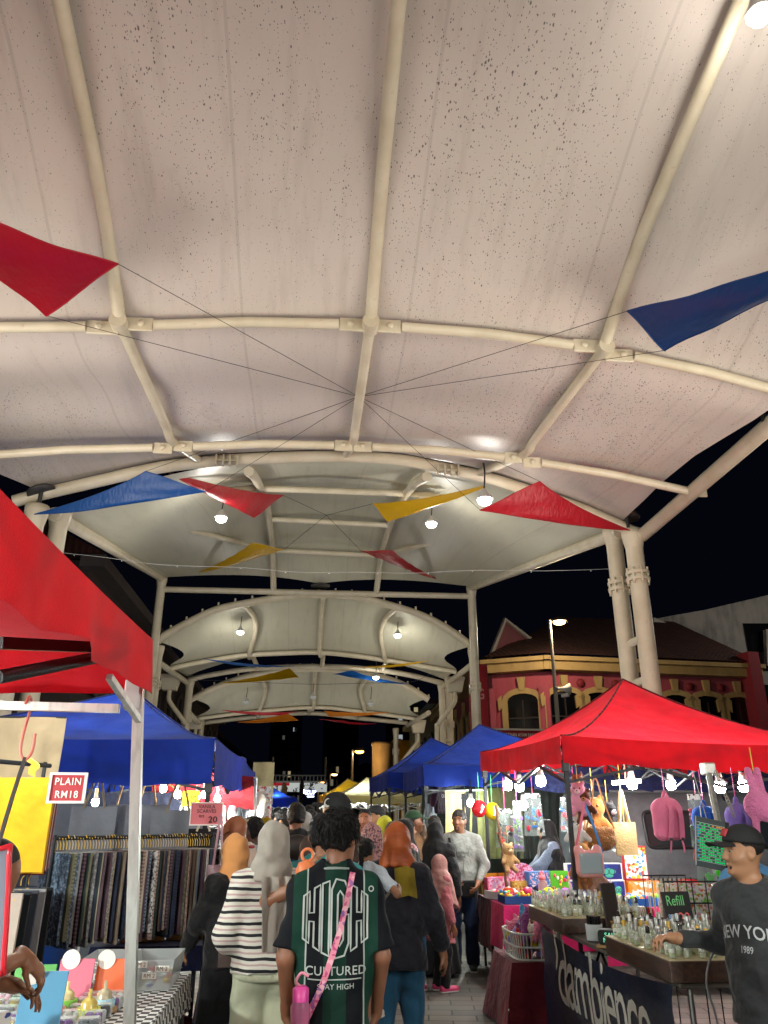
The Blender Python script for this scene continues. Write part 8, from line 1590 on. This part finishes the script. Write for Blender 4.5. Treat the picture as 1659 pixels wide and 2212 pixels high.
LV = person('close-cropped man bending over the trinket table at the photo edge', None, None, None, rzL, loc=lvp, h=P(18, 1806, Y=3.0).z, lean=.55, sk='#8a5a3c', res=.0075, hair='buzz', hc='#15110f', tc='#23262b', top='tee', arms={'r': prL(P(48, 2068, Y=3.3)), 'l': prL(P(10, 2125, Y=3.35))}, pole={'r': (1, -.5, -1), 'l': (-1, -.5, -1)}, hands={'r': {'d': (0, .7, -.6), 'n': (-.3, -.6, -.6), 'curl': (.5, .6, .65, .7)}, 'l': {'d': (0, .9, -.3), 'n': (0, -.2, -1)}}, head=(-.3, -.35), seed=41)
# middle of the crowd
BT = person('man from behind in a black printed T-shirt with a brown sling bag', 641, 1738, 8.0, .05, sk='#7d513a', res=.014, tc='#0f1012', girth=1.1, sh=1.1, seed=43)
V, F_ = textmesh('GYMLIFE', 'CENTER', .006); decal('print', BT.top, [(x*.06, 1.32+y*.06) for x, y in V], F_, M('#b8b83a'), BT.root, off=.006); V, F_ = strokes([[(-.1+.02*i, 1.24+.03*math.sin(i*2.2)) for i in range(11)], [(-.08+.02*i, 1.2+.03*math.sin(i*2.7)) for i in range(9)]], .025); decal('print', BT.top, V, F_, M('#2a7ab8'), BT.root, off=.006, cuts=0); strap_on(BT.top, [(.12, 1.4), (.0, 1.18)], .022, M('#17120f'), BT.root)
t = thing('sling_bag', 'dark brown sling bag on the back of the black T-shirt', 'bag', P(642, 1822, Y=7.7)); F = Fld((-.18, -.1, -.16), (.18, .1, .16), .014); F.ell((0, 0, -.03), (.15, .06, .11)); F.folds(.004); F.build('bag_body', M('#241a16', .5, var=.2), t)
CM = person('tall person in a black cap with a round white badge', 727, 1716, 6.1, -.1, sk='#8a5c42', res=.012, hair='buzz', hat='cap', hatc=CAPB, tc='#3a2a24', girth=1.05, head=(-.9, .1), seed=45)
MB().lathe(CM.H(-.085, -.0, .07), [(0, -.004), (.03, -.004), (.03, .004), (0, .004)], 16, rot=CM.Hm @ Matrix.Rotation(-math.pi/2+.25, 3, 'Y')).build('badge', M('#c9c6c0', .6), CM.root)
crowd = [(789, 1748, 9.6, math.pi+.1, 'lean man facing the viewer in a dark shirt', dict(face=True, hair='buzz', tc='#17181c', sk='#8a5236', head=(.3, 0))), (813, 1742, 10, 1.9, 'man in a black cap behind the lean facing man', dict(hair='buzz', hat='cap', hatc=CAPB, tc='#16181c', face=True)),
 (832, 1766, 9.2, -.3, 'woman in a lime yellow headscarf', dict(hair='hijab', hc='#a8a81e', top='wide', tc='#2a2c30')), (850, 1777, 8.7, 0, 'woman in an olive headscarf', dict(hair='hijab', hc='#3a3420', top='wide', tc='#1d1d20')),
 (802, 1781, 7.0, .1, 'woman in a dusty pink patterned headscarf', dict(hair='hijab', hc=PATT('#a87a78', '#5a3c48', 'spotted'), top='wide', tc='#3a2a30')), (876, 1771, 9.0, -1.25, 'woman in a black headscarf and white floral blouse in profile, pink clogs', dict(hair='hijab', hc='#0d0d0f', top='wide', tc=PATT('#b9a8a8', '#a8405a', 'spotted'), face=True, sk='#a87a5c', shoe='#d8487a', bottom='skirt', bc='#15161a', skirt=.2)),
 (893, 1752, 9.9, -1.3, 'man in a green cap looking along the stalls', dict(hair='buzz', hat='cap', hatc='#1d3a22', tc='#b08a6a', face=True, sk='#8a5c42')), (938, 1762, 10.4, -.7, 'man with a short haircut in a beige T-shirt by the trousers', dict(hair='buzz', hc='#2a1f1a', tc='#8f7358', girth=1.1)),
 (940, 1773, 9.7, -.4, 'woman from behind in a long black headscarf', dict(hair='hijab', hc='#0e0e10', cape=1.0, top='wide', tc='#15161a', bc='#15161a', bottom='skirt')), (950, 1848, 8.9, -1.2, 'little girl in a pink headscarf and pink tunic', dict(hair='hijab', hc='#a87a74', cape=1.1, top='wide', tc='#b0646a', hem=.6, bc='#0e0e12', shoe='#d8487a', girth=1.15)),
 (613, 1753, 9.4, 1.35, 'bearded man in black holding up a phone', dict(face=True, tc='#0f1012', hair='short', arms={'l': (-.1, .3, 1.4)})), (590, 1776, 8.6, .9, 'girl with a black ponytail in a pale pink top', dict(hair='pony', tc='#b08a8a')), (600, 1748, 12.5, .1, 'man in a dark shirt before the farthest blue tent', dict(tc='#1a1c20')), (574, 1768, 10.5, .4, 'person in a mustard headscarf by the pink printed cloth', dict(hair='hijab', hc='#a8901e', top='wide', tc='#4a3a3a')),
 (660, 1758, 9.6, -.2, 'woman in a pale grey headscarf behind the black T-shirt', dict(hair='hijab', hc='#8f8d8c', top='wide', tc='#6a6668')), (672, 1752, 10.2, .2, 'boy in a blue top behind the grey headscarf', dict(tc='#1d4a7a')), (668, 1742, 12, -.3, 'man with tousled hair in a light grey shirt', dict(tc='#8f8f92', hair='short')), (690, 1752, 11, 0, 'person in a rust jacket under the distant banner', dict(tc='#6a2a1a')), (905, 1778, 11.2, .5, 'woman in a brown headscarf half hidden by the green cap', dict(hair='hijab', hc='#5a4434', top='wide', tc='#3a3430')),
 (585, 1752, 15, 0, 'distant man in white near the farthest blue tent', dict(tc='#a8a8aa')), (625, 1757, 16, .3, 'distant woman in a navy headscarf', dict(hair='hijab', hc='#1d2440', top='wide', tc='#26262c')), (648, 1752, 17, 0, 'distant man in a red shirt in the aisle', dict(tc='#7a1a20')), (700, 1756, 18, .2, 'distant person in black before the yellow tent', dict(tc='#101114')), (716, 1752, 20, -.2, 'distant man in a cream shirt before the yellow tent', dict(tc='#a89a80')), (735, 1758, 14, .1, 'distant woman in a teal headscarf by the black car', dict(hair='hijab', hc='#1d5a5a', top='wide', tc='#26343a')), (610, 1760, 20, 0, 'far figure in a grey shirt at the flag', dict(tc='#55575c')), (680, 1760, 22, 0, 'far figure in a dark blue shirt under the gantry', dict(tc='#182440')), (660, 1762, 25, 0, 'far figure in a beige headscarf under the gantry', dict(hair='hijab', hc='#a8987a', top='wide', tc='#6a5a48')), (640, 1763, 28, 0, 'farthest figure in black in the middle of the aisle', dict(tc='#0d0d0f'))]
for i, (u, v, Y, rz, lb, kw) in enumerate(crowd):
    kw = dict(dict(res=.014 if Y < 11 else .022, lowres=Y > 10.5, seed=i, sk=('#8a5c42', '#a07050', '#6a4432')[i % 3]), **kw)
    if Y > 10.5: kw['hands'] = {'l': 'none', 'r': 'none'}
    person(lb, u, v, Y, rz, **kw)
for _l, _v in _LB.items():
    if len(_v) > 1 and len({g for _, g in _v}) > 1 or (len(_v) > 1 and _v[0][1] is None): print('DUPLICATE LABEL', _l, len(_v))
    if not 4 <= len(_l.split()) <= 16: print('LABEL LENGTH', len(_l.split()), _l)
